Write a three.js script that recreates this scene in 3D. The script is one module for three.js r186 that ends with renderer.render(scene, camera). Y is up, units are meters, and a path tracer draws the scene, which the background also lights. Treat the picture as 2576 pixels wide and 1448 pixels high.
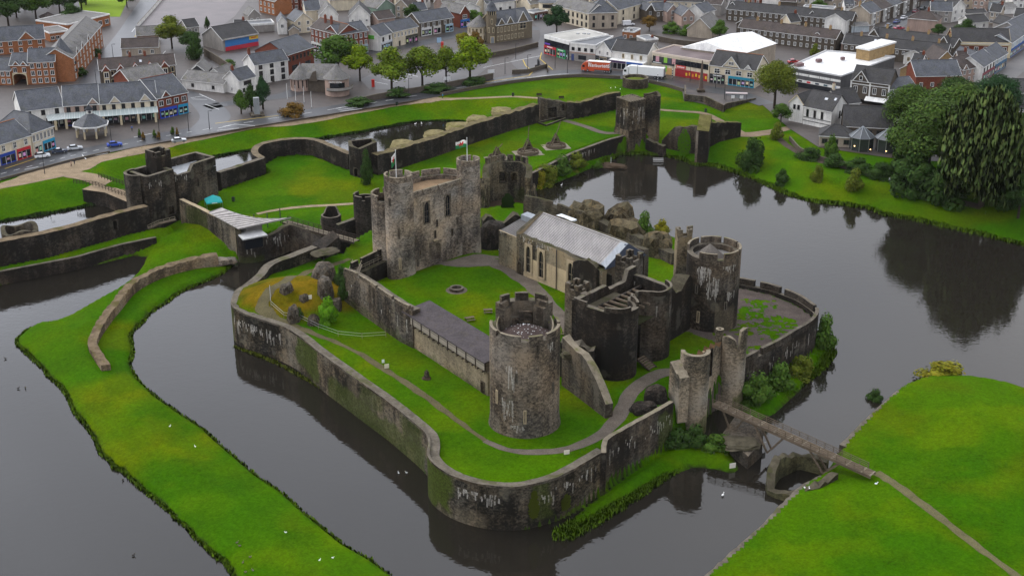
import*as THREE from 'three';
import{mergeGeometries}from 'three/addons/utils/BufferGeometryUtils.js';
import{FontLoader}from 'three/addons/loaders/FontLoader.js';
import{TextGeometry}from 'three/addons/geometries/TextGeometry.js';
// ---------------------------------------------------------------- camera, sky, sun, exposure
const scene=new THREE.Scene();
const FOC=3440,TILT=22.5*Math.PI / 180,EYE=124;
const camera=new THREE.PerspectiveCamera(2*Math.atan(724 / FOC)*180 / Math.PI,2575 / 1448,1,6000);
camera.position.set(0,EYE,0);
camera.rotation.x=-TILT;
scene.add(camera);
const renderer=new THREE.WebGLRenderer({antialias:true});
renderer.toneMapping=THREE.LinearToneMapping;
renderer.toneMappingExposure=1.0;
renderer.shadowMap.enabled=true;
const SUN=new THREE.Vector3(-0.72,0.62,-0.4).normalize();
const sun=new THREE.DirectionalLight(new THREE.Color(1.0,0.95,0.88),1.1);
sun.position.copy(SUN).multiplyScalar(400).add(new THREE.Vector3(0,0,-330));
sun.target.position.set(0,0,-330);
sun.castShadow=true;
sun.shadow.radius=24;
sun.shadow.mapSize.set(4096,4096);
Object.assign(sun.shadow.camera,{left:-320,right:320,top:320,bottom:-320,near:10,far:1200});
scene.add(sun,sun.target);
// ---------------------------------------------------------------- noise
function rng(seed){let a=seed>>>0;return()=>{a=(a + 0x6D2B79F5)|0;let t=Math.imul(a ^(a>>>15),1|a);t=(t + Math.imul(t ^(t>>>7),61|t))^ t;return((t ^(t>>>14))>>>0)/ 4294967296;};}
function hash2(x,y,s){let h=Math.imul(x,374761393)^ Math.imul(y,668265263)^ Math.imul(s,1274126177);h=Math.imul(h ^(h>>>13),1274126177);return((h ^(h>>>16))>>>0)/ 4294967296;}
function vnoise(x,y,s,px,py){
const xi=Math.floor(x),yi=Math.floor(y),fx=x - xi,fy=y - yi;
const u=fx*fx*(3 - 2*fx),v=fy*fy*(3 - 2*fy);
const m=(a,p)=>p?((a % p)+ p)% p:a;
const x0=m(xi,px),x1=m(xi + 1,px),y0=m(yi,py),y1=m(yi + 1,py);
const a=hash2(x0,y0,s),b=hash2(x1,y0,s),c=hash2(x0,y1,s),d=hash2(x1,y1,s);
return a +(b - a)*u +(c - a)*v +(a - b - c + d)*u*v;
}
function fbm(x,y,s,oct,px,py){let r=0,w=0.5,t=0;for(let i=0;i<oct;i++){r +=w*vnoise(x,y,s + i*17,px,py);t +=w;w*=0.5;x*=2;y*=2;if(px){px*=2;py*=2;}}return r / t;}
const clamp=(x,a=0,b=1)=>Math.min(b,Math.max(a,x));
const smooth=(a,b,x)=>{const t=clamp((x - a)/(b - a));return t*t*(3 - 2*t);};
const mixc=(a,b,t)=>[a[0]+(b[0]- a[0])*t,a[1]+(b[1]- a[1])*t,a[2]+(b[2]- a[2])*t];
// overcast sky: brighter overhead and round the veiled sun, soft cloud masses
{
const w=1024,h=512,d=new Float32Array(w*h*4);
for(let j=0;j<h;j++)for(let i=0;i<w;i++){
const el=((j + 0.5)/ h - 0.5)*Math.PI,az=((i + 0.5)/ w - 0.5)*2*Math.PI;
const dir=new THREE.Vector3(Math.cos(el)*Math.cos(az),Math.sin(el),Math.cos(el)*Math.sin(az));
const up=Math.max(0,Math.sin(el));
const ang=Math.acos(clamp(dir.dot(SUN),-1,1));
const k=1 /(0.22 + up),cx=dir.x*k*1.3,cz=dir.z*k*1.3;
const c1=fbm(cx + 40,cz + 40,5,5),c2=fbm(cx*2.3 + 90,cz*2.3 + 10,9,4);
const side=Math.atan2(-dir.x,-dir.z);
let L=1.12*(0.9 + 0.5*up)+ 1.5*Math.exp(-((ang / 0.78)**2))+ 1.7*Math.exp(-(((side - 0.45)/ 0.32)**2)-((el - 0.22)/ 0.15)**2);
L*=0.42 + 0.86*c1 + 0.34*c2;
if(el<0)L*=0.5;
const t=smooth(0.35,0.7,c1),o=(j*w + i)*4;
d[o]=L*(0.92 + 0.06*t);d[o + 1]=L*(0.965 + 0.02*t);d[o + 2]=L*(1.08 - 0.05*t);d[o + 3]=1;
}
const sky=new THREE.DataTexture(d,w,h,THREE.RGBAFormat,THREE.FloatType);
sky.mapping=THREE.EquirectangularReflectionMapping;sky.magFilter=sky.minFilter=THREE.LinearFilter;sky.needsUpdate=true;
scene.background=sky;scene.environment=sky;
}
// ---------------------------------------------------------------- places: sheet coordinates (px, py) at height h over the lake -> metres
const sT=Math.sin(TILT),cT=Math.cos(TILT);
function at(px,py,h=0){
const u=(px - 1287.5)/ FOC,v=(724 - py)/ FOC;
const dy=v*cT - sT,dz=-cT - v*sT,t=(h - EYE)/ dy;
return new THREE.Vector3(u*t,h,dz*t);
}
function rise(p,py){
const v=(724 - py)/ FOC,d=-p.z;
return EYE + d*(v*cT - sT)/(cT + v*sT);
}
const V=(x,y,z)=>new THREE.Vector3(x,y,z);
// ---------------------------------------------------------------- textures and materials
function tex(w,h,fn,{sx=1,sy=1,data=false,wrap=true}={}){
const d=new Uint8Array(w*h*4);
const enc=x=>{x=clamp(x);return 255*(x<=0.0031308?12.92*x:1.055*Math.pow(x,1 / 2.4)- 0.055);};
for(let j=0;j<h;j++)for(let i=0;i<w;i++){
const c=fn((i + 0.5)/ w,(j + 0.5)/ h,i,j),o=(j*w + i)*4;
for(let k=0;k<3;k++)d[o + k]=data?clamp(c[k])*255:enc(c[k]);
d[o + 3]=255;
}
const t=new THREE.DataTexture(d,w,h,THREE.RGBAFormat,THREE.UnsignedByteType);
t.magFilter=THREE.LinearFilter;t.minFilter=THREE.LinearMipmapLinearFilter;t.generateMipmaps=true;
t.wrapS=t.wrapT=wrap?THREE.RepeatWrapping:THREE.ClampToEdgeWrapping;
if(!data)t.colorSpace=THREE.SRGBColorSpace;
t.repeat.set(1 / sx,1 / sy);t.needsUpdate=true;
return t;
}
const lin=(r,g,b)=>new THREE.Color().setRGB(r,g,b);
function mat(c,rough=0.9,o={}){return new THREE.MeshPhysicalMaterial({specularIntensity:rough>0.75?0.15:rough>0.55?0.5:1,color:Array.isArray(c)?lin(...c):new THREE.Color(c),roughness:rough,metalness:0,...o});}
// weathered rubble masonry; streaks and moss are patches of their own, [u0, u1, v0, v1, amount] in metres
function stoneMap({w=32,h=32,tw=1024,th=1024,lo=[0.028,0.024,0.02],hi=[0.15,0.125,0.1],bias=0.5,v0=0,seed=1,white=[],moss=[],pale=[],st=0.75}={}){
const nx=Math.round(w / 8),ny=Math.round(h / 8);
const W=white.flatMap(([a,b,c,d,n],k)=>{const r=rng(seed*91 + k*13 + 7),out=[];for(let i=0;i<n*0.75;i++){const u=a + r()*(b - a)+(r()- 0.5)*0.8,top=d - r()*r()*(d - c)*0.75,len=0.3 + r()*r()*(top - c);out.push([u,top,len,0.035 + r()*0.075,seed + i]);}return out;});
const M=new Float32Array(tw*th);
for(const[u,top,len,wd,s]of W){
const j0=Math.floor((top - len - v0)/ h*th),j1=Math.ceil((top - v0)/ h*th);
for(let j=Math.max(0,j0);j<=Math.min(th - 1,j1);j++){
const y=j / th*h + v0,k=(top - y)/ len,ww=wd*(1.1 - 0.7*k)*(0.6 + 0.8*vnoise(y*2,s,3));
const cu=u + 0.1*(vnoise(y*1.2,s,8)- 0.5);
for(let i=Math.floor((cu - ww)/ w*tw);i<=Math.ceil((cu + ww)/ w*tw);i++)M[j*tw +((i % tw)+ tw)% tw]=Math.max(M[j*tw +((i % tw)+ tw)% tw],0.55 + 0.45*hash2(s,3,4));
}
}
const inside=(list,x,y,n)=>{let m=0;for(const[a,b,c,d,k]of list){const dx=Math.min(x - a,b - x),dy=Math.min(y - c,d - y);const e=Math.min(dx,dy);m=Math.max(m,k*smooth(-0.9,0.5,e +(n - 0.5)*3.2));}return m;};
return tex(tw,th,(u,v,i,j)=>{
const x=u*w,y=v*h + v0;
const big=fbm(u*nx,v*ny,seed,4,nx,ny);
const strk=fbm(u*nx*8,v*ny*0.9,seed + 40,3,nx*8,ny);
const blk=hash2(Math.floor(x / 0.55 + 0.5*(Math.floor(y / 0.32)% 2))% Math.round(w / 0.55),Math.floor(y / 0.32),seed + 5);
const fine=vnoise(u*w*5,v*h*5,seed + 60,Math.round(w*5),Math.round(h*5));
let t=bias +(big - 0.5)*1.5 +(strk - 0.5)*st +(blk - 0.5)*0.34 +(fine - 0.5)*0.42;
t=clamp(t);
let c=mixc(lo,hi,t*t*(1.6 - 0.6*t));
const warm=fbm(u*nx*2 + 7,v*ny*2,seed + 80,3,nx*2,ny*2)- 0.5;
c=[c[0]*(1 + 0.35*warm),c[1]*(1 + 0.12*warm),c[2]*(1 - 0.2*warm)];
const n2=fbm(u*nx*3,v*ny*2,seed + 120,4,nx*3,ny*2);
if(pale.length){const m=inside(pale,x,y,n2);c=mixc(c,[0.34*(0.7 + 0.5*fine),0.29*(0.7 + 0.5*fine),0.2*(0.7 + 0.5*fine)],m*(0.5 + 0.5*strk));}
const lich=smooth(0.66,0.8,n2)*0.35;c=mixc(c,[0.2,0.19,0.15],lich);
if(moss.length){const m=inside(moss,x,y,n2);const g=0.6 + 0.8*fine;c=mixc(c,[0.06*g,0.085*g,0.012*g],m);}
const k=M[j*tw + i];if(k>0)c=mixc(c,[0.6,0.58,0.54],k*(0.35 + 0.6*fine));
return c;
},{sx:w,sy:h});
}
function shiftV(t,v0,h){t.offset.y=-v0 / h;return t;}
const TX={};
TX.dark=stoneMap({seed:3,bias:0.42});
TX.mid=stoneMap({seed:11,bias:0.55,hi:[0.2,0.17,0.135],lo:[0.04,0.034,0.028]});
TX.light=stoneMap({seed:23,bias:0.6,hi:[0.33,0.28,0.225],lo:[0.075,0.064,0.054]});
TX.cop=tex(512,512,(u,v)=>{const a=fbm(u*10,v*10,4,5,10,10),b=fbm(u*40,v*40,8,3,40,40),m=smooth(0.55,0.72,fbm(u*6,v*6,44,4,6,6));let c=mixc([0.1,0.088,0.07],[0.3,0.27,0.22],clamp(a*0.9 + b*0.5 - 0.25));return mixc(c,[0.1,0.11,0.03],m*0.6);},{sx:12,sy:12});
TX.grass=tex(1024,1024,(u,v)=>{const a=fbm(u*8,v*8,4,5,8,8),b=vnoise(u*220,v*220,9,220,220),c=vnoise(u*90,v*90,12,90,90),y=smooth(0.5,0.75,fbm(u*5,v*5,60,4,5,5));const g=0.62 + 0.35*a + 0.3*(b - 0.5)+ 0.22*(c - 0.5);return mixc([0.62*g,0.8*g,0.5*g],[1.0*g,0.92*g,0.55*g],y*0.75);},{sx:46,sy:46});
TX.asph=tex(512,512,(u,v)=>{const a=fbm(u*6,v*6,4,5,6,6),b=vnoise(u*200,v*200,9,200,200);const g=0.6 + 0.6*a + 0.25*(b - 0.5);return[g*0.75,g*0.75,g*0.75];},{sx:30,sy:30});
TX.grain=tex(512,512,(u,v)=>{const a=fbm(u*5,v*5,31,5,5,5),b=fbm(u*40,v*40,9,3,40,40),s=fbm(u*26,v*3,77,3,26,3);const g=0.78 + 0.3*(a - 0.5)+ 0.22*(b - 0.5)+ 0.24*(s - 0.5);return[g,g*(1 - 0.02*s),g*(1 - 0.05*a)];},{sx:9,sy:9});
TX.slate=tex(512,512,(u,v)=>{const r=Math.floor(v*40),b=hash2(Math.floor(u*36 +(r % 2)*0.5),r,3),a=fbm(u*5,v*5,15,5,5,5),l=(v*40 % 1)<0.16?0.78:1;const g=(0.62 + 0.5*(a - 0.5)+ 0.3*(b - 0.5))*l;return mixc([g,g,g],[g*1.02,g*1.0,g*0.72],smooth(0.56,0.75,fbm(u*9,v*9,65,4,9,9))*0.6);},{sx:10,sy:10});
TX.brick=tex(512,512,(u,v)=>{const r=Math.floor(v*80),b=hash2(Math.floor(u*27 +(r % 2)*0.5)% 27,r,3),a=fbm(u*5,v*5,15,4,5,5);const g=0.72 + 0.35*(b - 0.5)+ 0.35*(a - 0.5);return[g,g*0.98,g*0.96];},{sx:6,sy:6});
TX.gravel=tex(512,512,(u,v)=>{const a=fbm(u*8,v*8,14,5,8,8),b=vnoise(u*160,v*160,9,160,160);const g=0.65 + 0.4*(a - 0.5)+ 0.4*(b - 0.5);return[g,g*0.97,g*0.93];},{sx:14,sy:14});
TX.plank=tex(256,256,(u,v)=>{const r=Math.floor(v*10),a=fbm(u*3,v*60,14 + r,3),b=hash2(r,2,5);const l=(v*10 % 1)<0.1?0.5:1;const g=(0.6 + 0.3*(a - 0.5)+ 0.3*(b - 0.5))*l;return[g,g*0.96,g*0.9];},{sx:2,sy:2});
const M={
stone:mat([0.62,0.6,0.58],0.95,{map:TX.dark}),mid:mat([0.66,0.64,0.6],0.95,{map:TX.mid}),light:mat([0.72,0.7,0.66],0.95,{map:TX.light}),
coping:mat([0.6,0.58,0.55],0.95,{map:TX.cop}),copdark:mat([0.36,0.35,0.29],0.95,{map:TX.cop}),coppale:mat([0.95,0.9,0.8],0.95,{map:TX.cop}),
ashlar:mat([0.4,0.32,0.21],0.9,{map:TX.grain}),lime:mat([0.52,0.41,0.26],0.9,{map:TX.grain}),
seam:mat([0.34,0.32,0.31],0.6,{map:TX.grain}),seamdark:mat([0.2,0.19,0.18],0.65,{map:TX.grain}),lead:mat([0.3,0.33,0.36],0.5,{map:TX.grain}),
timber:mat([0.2,0.16,0.12],0.85,{map:TX.plank}),timberpale:mat([0.32,0.28,0.22],0.85,{map:TX.plank}),timberdark:mat([0.07,0.055,0.045],0.85,{map:TX.plank}),
gravel:mat([0.17,0.145,0.12],0.95,{map:TX.gravel}),sand:mat([0.36,0.28,0.19],0.95,{map:TX.gravel}),asphalt:mat([0.05,0.051,0.055],0.42,{map:TX.asph}),paving:mat([0.085,0.07,0.062],0.55,{map:TX.gravel}),
greypave:mat([0.11,0.1,0.095],0.5,{map:TX.asph}),white:mat([0.8,0.8,0.78],0.7,{map:TX.grain}),paint:mat([0.7,0.7,0.68],0.7),yellow:mat([0.55,0.38,0.05],0.7),
steel:mat([0.35,0.36,0.37],0.4,{metalness:0.6}),iron:mat([0.03,0.03,0.032],0.6),glass:mat([0.012,0.014,0.018],0.12),soil:mat([0.09,0.065,0.045],0.95,{map:TX.gravel}),
};
// ---------------------------------------------------------------- geometry collector
class Geo{
constructor(){this.p=[];this.u=[];this.n=[];this.c=[];}
tri(a,b,c,ua,ub,uc,na,nb,nc){
let n;
if(!na){const ab=b.clone().sub(a),ac=c.clone().sub(a);n=ab.cross(ac);if(n.lengthSq()<1e-14)return this;n.normalize();na=nb=nc=n;}
if(!ua){const nn=n||na;if(Math.abs(nn.y)>0.75){ua=[a.x,-a.z];ub=[b.x,-b.z];uc=[c.x,-c.z];}else{const l=Math.hypot(nn.x,nn.z),tx=nn.z / l,tz=-nn.x / l,k=1 / Math.max(0.4,l);const f=q=>[q.x*tx + q.z*tz,q.y*k];ua=f(a);ub=f(b);uc=f(c);}}
for(const q of[a,b,c])this.p.push(q.x,q.y,q.z);
for(const q of[na,nb,nc])this.n.push(q.x,q.y,q.z);
for(const q of[ua,ub,uc])this.u.push(q[0],q[1]);
return this;
}
quad(a,b,c,d,ua,ub,uc,ud,na,nb,nc,nd){this.tri(a,b,c,ua,ub,uc,na,nb,nc);this.tri(a,c,d,ua,uc,ud,na,nc,nd);return this;}
// box by centre, size, turn about y
box(cx,cy,cz,w,h,d,turn=0){
const c=Math.cos(turn),s=Math.sin(turn);
const P=(x,y,z)=>V(cx + x*c + z*s,cy + y,cz - x*s + z*c),x=w / 2,y=h / 2,z=d / 2;
return this.hexa([P(-x,-y,z),P(x,-y,z),P(x,-y,-z),P(-x,-y,-z)],[P(-x,y,z),P(x,y,z),P(x,y,-z),P(-x,y,-z)]);
}
hexa(b,t){const n=b.length;for(let i=0;i<n;i++){const j=(i + 1)% n;this.quad(b[i],b[j],t[j],t[i]);}return this.fan(t).fan([...b].reverse());}
fan(t){const n=t.length;if(n===4)return this.quad(t[0],t[1],t[2],t[3]);if(n===3)return this.tri(...t);const s=t.map(q=>new THREE.Vector2(q.x,-q.z));const up=THREE.ShapeUtils.isClockWise(s);const f=THREE.ShapeUtils.triangulateShape(up?[...s].reverse():s,[]);const q=up?[...t].reverse():t;for(const[i,j,k]of f)up?this.tri(q[k],q[j],q[i]):this.tri(q[i],q[j],q[k]);return this;}
// straight bar between two points with square section
bar(a,b,w,h=w){
const d=b.clone().sub(a),L=d.length();d.normalize();
let r=V(0,1,0).cross(d);if(r.lengthSq()<1e-6)r=V(1,0,0);r.normalize();const u=d.clone().cross(r);
const P=(q,i,j)=>q.clone().addScaledVector(r,i*w / 2).addScaledVector(u,j*h / 2);
const A=[P(a,-1,-1),P(a,1,-1),P(a,1,1),P(a,-1,1)],B=[P(b,-1,-1),P(b,1,-1),P(b,1,1),P(b,-1,1)];
for(let i=0;i<4;i++){const j=(i + 1)% 4;this.quad(A[i],A[j],B[j],B[i]);}
return this.quad(A[3],A[2],A[1],A[0]).quad(B[0],B[1],B[2],B[3]);
}
cyl(a,b,r0,r1=r0,n=8,cap=true){
const d=b.clone().sub(a).normalize();let r=V(0,1,0).cross(d);if(r.lengthSq()<1e-6)r=V(1,0,0);r.normalize();const u=d.clone().cross(r),L=a.distanceTo(b);
const N=i=>r.clone().multiplyScalar(Math.cos(i / n*6.28318)).addScaledVector(u,Math.sin(i / n*6.28318));
for(let i=0;i<n;i++){const n0=N(i),n1=N(i + 1),A=a.clone().addScaledVector(n0,r0),B=a.clone().addScaledVector(n1,r0),C=b.clone().addScaledVector(n1,r1),D=b.clone().addScaledVector(n0,r1),k=i / n*6.28*r0,k1=(i + 1)/ n*6.28*r0;this.quad(A,B,C,D,[k,0],[k1,0],[k1,L],[k,L],n0,n1,n1,n0);if(cap){if(r1>0.001)this.tri(D,C,b);this.tri(B,A,a);}}
return this;
}
geometry(o){
const g=new THREE.BufferGeometry(),p=new Float32Array(this.p);
if(o)for(let i=0;i<p.length;i +=3){p[i]-=o.x;p[i + 1]-=o.y;p[i + 2]-=o.z;}
g.setAttribute('position',new THREE.BufferAttribute(p,3));g.setAttribute('normal',new THREE.BufferAttribute(new Float32Array(this.n),3));g.setAttribute('uv',new THREE.BufferAttribute(new Float32Array(this.u),2));
if(this.c.length)g.setAttribute('color',new THREE.BufferAttribute(new Float32Array(this.c),3));
return g;
}
build(name,material,parent){return addMesh(name,this.geometry(parent.origin),material,parent);}
}
function addMesh(name,geometry,material,parent){
const m=new THREE.Mesh(geometry,material);m.name=name;m.castShadow=m.receiveShadow=true;m.origin=parent.origin;parent.add(m);return m;
}
const taken={};
function numbered(name){const n=taken[name]=(taken[name]??-1)+ 1;return n?name + '_' + String(n).padStart(3,'0'):name;}
// a thing: a Group at its base; parts are built in world metres and stored relative to it
function thing(name,label,category,p=V(0,0,0),group){
const g=new THREE.Group();g.name=numbered(name);g.position.copy(p);g.origin=p.clone();g.userData={label,category};if(group)g.userData.group=group;scene.add(g);return g;
}
// a thing built in its own axes: x along its front, z towards its front
function local(name,label,category,p,turn=0,group){const g=thing(name,label,category,p,group);g.rotation.y=turn;g.origin=V(0,0,0);return g;}
function structure(name,geometry,material){const m=addMesh(numbered(name),geometry,material,scene);m.userData={kind:'structure'};return m;}
// ---------------------------------------------------------------- lines
const P2=(list,h)=>list.map(([x,y,hh])=>at(x,y,hh??h));
function arc(pts){const s=[0];for(let i=1;i<pts.length;i++)s.push(s[i - 1]+ Math.hypot(pts[i].x - pts[i - 1].x,pts[i].z - pts[i - 1].z));return s;}
function along(pts,s,d){let i=1;while(i<s.length - 1&&s[i]<d)i++;const t=(d - s[i - 1])/ Math.max(1e-6,s[i]- s[i - 1]);return pts[i - 1].clone().lerp(pts[i],t);}
function dense(pts,step){const s=arc(pts),n=Math.max(1,Math.round(s[s.length - 1]/ step)),out=[];for(let i=0;i<=n;i++)out.push(along(pts,s,s[s.length - 1]*i / n));return out;}
function curve(pts,step,closed=false){const c=new THREE.CatmullRomCurve3(pts,closed,'centripetal');const n=Math.max(2,Math.round(c.getLength()/ step));const o=c.getSpacedPoints(n);if(closed)o.pop();return o;}
function sideN(pts,i,closed){const n=pts.length,a=pts[closed?(i + n - 1)% n:Math.max(0,i - 1)],b=pts[closed?(i + 1)% n:Math.min(n - 1,i + 1)];const dx=b.x - a.x,dz=b.z - a.z,l=Math.hypot(dx,dz)||1;return V(dz / l,0,-dx / l);}
// masonry wall: pts carry the height of the top in y; it stands from `base` to there; thickness goes to the left of travel
function wall(parent,name,pts,{base=0,thick=1.5,material=M.stone,cap=M.coping,rough=0.12,closed=false,seed=1,capName='coping',u0=0,smoothN=false}={}){
const B=typeof base==='function'?base:()=>base;
const n=pts.length,g=new Geo(),t=new Geo(),r=rng(seed*7 + 3),s=arc(closed?[...pts,pts[0]]:pts);
const O=[],I=[],OB=[],IB=[];
for(let i=0;i<n;i++){
const k=sideN(pts,i,closed),p=pts[i],b=B(p,i),j=()=>(r()- 0.5)*rough;
O.push(V(p.x,p.y + j(),p.z));I.push(V(p.x + k.x*thick,p.y + j(),p.z + k.z*thick));OB.push(V(p.x,b,p.z));IB.push(V(p.x + k.x*thick,b,p.z + k.z*thick));
}
const m=closed?n:n - 1;
for(let i=0;i<m;i++){
const j=(i + 1)% n,a=s[i]+ u0,b=s[i + 1]+ u0;
g.quad(OB[i],OB[j],O[j],O[i],[a,OB[i].y],[b,OB[j].y],[b,O[j].y],[a,O[i].y]);
g.quad(IB[j],IB[i],I[i],I[j],[b,IB[j].y],[a,IB[i].y],[a,I[i].y],[b,I[j].y]);
t.quad(O[i],O[j],I[j],I[i]);
}
if(!closed){g.quad(IB[0],OB[0],O[0],I[0]);g.quad(OB[n - 1],IB[n - 1],I[n - 1],O[n - 1]);}
const mesh=g.build(name,material,parent);
if(cap)t.build(capName,cap,mesh===parent?parent:parent);else{const gg=t.geometry(parent.origin);mesh.geometry=mergeGeometries([mesh.geometry,gg]);}
return mesh;
}
// upright stretches on top of a wall line: [from, to] in metres along it
function merlons(parent,pts,spans,{up=1.2,thick=0.6,material=M.stone,cap=M.coping,seed=1}={}){
const s=arc(pts);
spans.forEach(([a,b,h],k)=>{const q=[along(pts,s,a)];for(let i=0;i<pts.length;i++)if(s[i]>a + 0.3&&s[i]<b - 0.3)q.push(pts[i].clone());q.push(along(pts,s,b));const top=q.map(p=>V(p.x,p.y +(h??up),p.z));const g=new THREE.Group();g.name='merlon';g.origin=parent.origin;parent.add(g);const base=q.map(p=>p.y - 0.05);wall(g,'merlon_wall',top,{base:(p,i)=>base[i],thick,material,cap,rough:0.08,seed:seed + k});});
}
// ring of masonry round a centre; angle 0 faces the viewer's side (+z), positive towards +x
const polar=(c,r,a,y)=>V(c.x + r*Math.sin(a),y,c.z + r*Math.cos(a));
function ring(parent,name,c,r,{base,top,thick=1,floor,a0=-Math.PI,a1=Math.PI,seg=48,material=M.stone,cap=M.coping,flare=0,flareTop=0,uOff=0,topFn,smoothN=true}={}){
const g=new Geo(),t=new Geo(),full=a1 - a0>6.28,T=topFn||(()=>top);
const inner=floor??base;
for(let i=0;i<seg;i++){
const a=a0 +(a1 - a0)*i / seg,b=a0 +(a1 - a0)*(i + 1)/ seg,ta=T(a),tb=T(b),ua=a*r + uOff,ub=b*r + uOff;
const na=V(Math.sin(a),0,Math.cos(a)),nb=V(Math.sin(b),0,Math.cos(b));
if(flare>0){g.quad(polar(c,r + flare,a,base),polar(c,r + flare,b,base),polar(c,r,b,base + flareTop),polar(c,r,a,base + flareTop),[ua,base],[ub,base],[ub,base + flareTop],[ua,base + flareTop],na,nb,nb,na);g.quad(polar(c,r,a,base + flareTop),polar(c,r,b,base + flareTop),polar(c,r,b,tb),polar(c,r,a,ta),[ua,base + flareTop],[ub,base + flareTop],[ub,tb],[ua,ta],na,nb,nb,na);}
else g.quad(polar(c,r,a,base),polar(c,r,b,base),polar(c,r,b,tb),polar(c,r,a,ta),[ua,base],[ub,base],[ub,tb],[ua,ta],na,nb,nb,na);
const ri=r - thick,ma=na.clone().negate(),mb=nb.clone().negate();
g.quad(polar(c,ri,b,inner),polar(c,ri,a,inner),polar(c,ri,a,ta),polar(c,ri,b,tb),[ub,inner],[ua,inner],[ua,ta],[ub,tb],mb,ma,ma,mb);
t.quad(polar(c,r,a,ta),polar(c,r,b,tb),polar(c,ri,b,tb),polar(c,ri,a,ta));
}
if(!full)for(const[a,f]of[[a0,1],[a1,-1]]){const q=[polar(c,r,a,base),polar(c,r,a,T(a)),polar(c,r - thick,a,T(a)),polar(c,r - thick,a,base)];f>0?g.quad(...q):g.quad(...q.reverse());}
const mesh=g.build(name,material,parent);if(cap)t.build('coping',cap,parent);return mesh;
}
function ringMerlons(parent,c,r,y,spans,{up=1.3,thick=0.7,material=M.stone,cap=M.coping}={}){
for(const[a,b,h]of spans){const g=new THREE.Group();g.name='merlon';g.origin=parent.origin;parent.add(g);ring(g,'merlon_wall',c,r,{base:y - 0.05,top:y +(h??up),thick,a0:a,a1:b,seg:Math.max(3,Math.round((b - a)*r / 0.8)),material,cap});}
}
function disc(parent,name,c,r,y,material,peak=0,seg=40){const g=new Geo();for(let i=0;i<seg;i++)g.tri(polar(c,r,i / seg*6.28319,y),polar(c,r,(i + 1)/ seg*6.28319,y),V(c.x,y + peak,c.z));return g.build(name,material,parent);}
// cut a rectangular opening through the faces of `root` that lie at c and look along dir
function cut(root,c,dir,w,h,reach=0.7){
const o=root.origin||V(0,0,0),rx=dir.z,rz=-dir.x;let host=null;
root.traverse(m=>{
if(!m.isMesh||m.noCut)return;const g=m.geometry;if(g.index)return;g.computeBoundingSphere();const b=g.boundingSphere;if(b.center.clone().add(o).distanceTo(c)>b.radius + Math.max(w,h)+ 1)return;
const names=['position','normal','uv'].filter(k=>g.attributes[k]),A=names.map(k=>g.attributes[k]),out=names.map(()=>[]);let hit=false;
const get=i=>A.map(t=>Array.from(t.array.slice(i*t.itemSize,(i + 1)*t.itemSize)));
const X=v=>(v[0][0]+ o.x - c.x)*rx +(v[0][2]+ o.z - c.z)*rz,Y=v=>v[0][1]+ o.y - c.y,Z=v=>(v[0][0]+ o.x - c.x)*dir.x +(v[0][2]+ o.z - c.z)*dir.z;
const clip=(P,f)=>{const q=[];for(let i=0;i<P.length;i++){const a=P[i],b2=P[(i + 1)% P.length],fa=f(a),fb=f(b2);if(fa>=0)q.push(a);if((fa>=0)!==(fb>=0)){const t=fa /(fa - fb);q.push(a.map((v,k)=>v.map((x,j)=>x +(b2[k][j]- x)*t)));}}return q;};
const emit=P=>{for(let i=1;i<P.length - 1;i++)for(const v of[P[0],P[i],P[i + 1]])v.forEach((x,k)=>out[k].push(...x));};
for(let i=0;i<A[0].count;i +=3){
const P=[get(i),get(i + 1),get(i + 2)],e1=P[1][0].map((x,k)=>x - P[0][0][k]),e2=P[2][0].map((x,k)=>x - P[0][0][k]),n=V(...e1).cross(V(...e2)).normalize(),xs=P.map(X),ys=P.map(Y),zs=P.map(Z);
if(n.x*dir.x + n.z*dir.z<0.35||Math.max(...xs)<-w / 2||Math.min(...xs)>w / 2||Math.max(...ys)<0||Math.min(...ys)>h){emit(P);continue;}
const mid=clip(clip(clip(clip(P,v=>X(v)+ w / 2),v=>w / 2 - X(v)),Y),v=>h - Y(v));if(mid.length<3||mid.every(v=>Math.abs(Z(v))>reach)){emit(P);continue;}
hit=true;emit(clip(P,v=>-w / 2 - X(v)));emit(clip(P,v=>X(v)- w / 2));const in2=clip(clip(P,v=>X(v)+ w / 2),v=>w / 2 - X(v));emit(clip(in2,v=>-Y(v)));emit(clip(in2,v=>Y(v)- h));
}
if(hit){host||=m;const ng=new THREE.BufferGeometry();names.forEach((k,i)=>ng.setAttribute(k,new THREE.Float32BufferAttribute(out[i],A[i].itemSize)));m.geometry=ng;}
});
return host;
}
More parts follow.
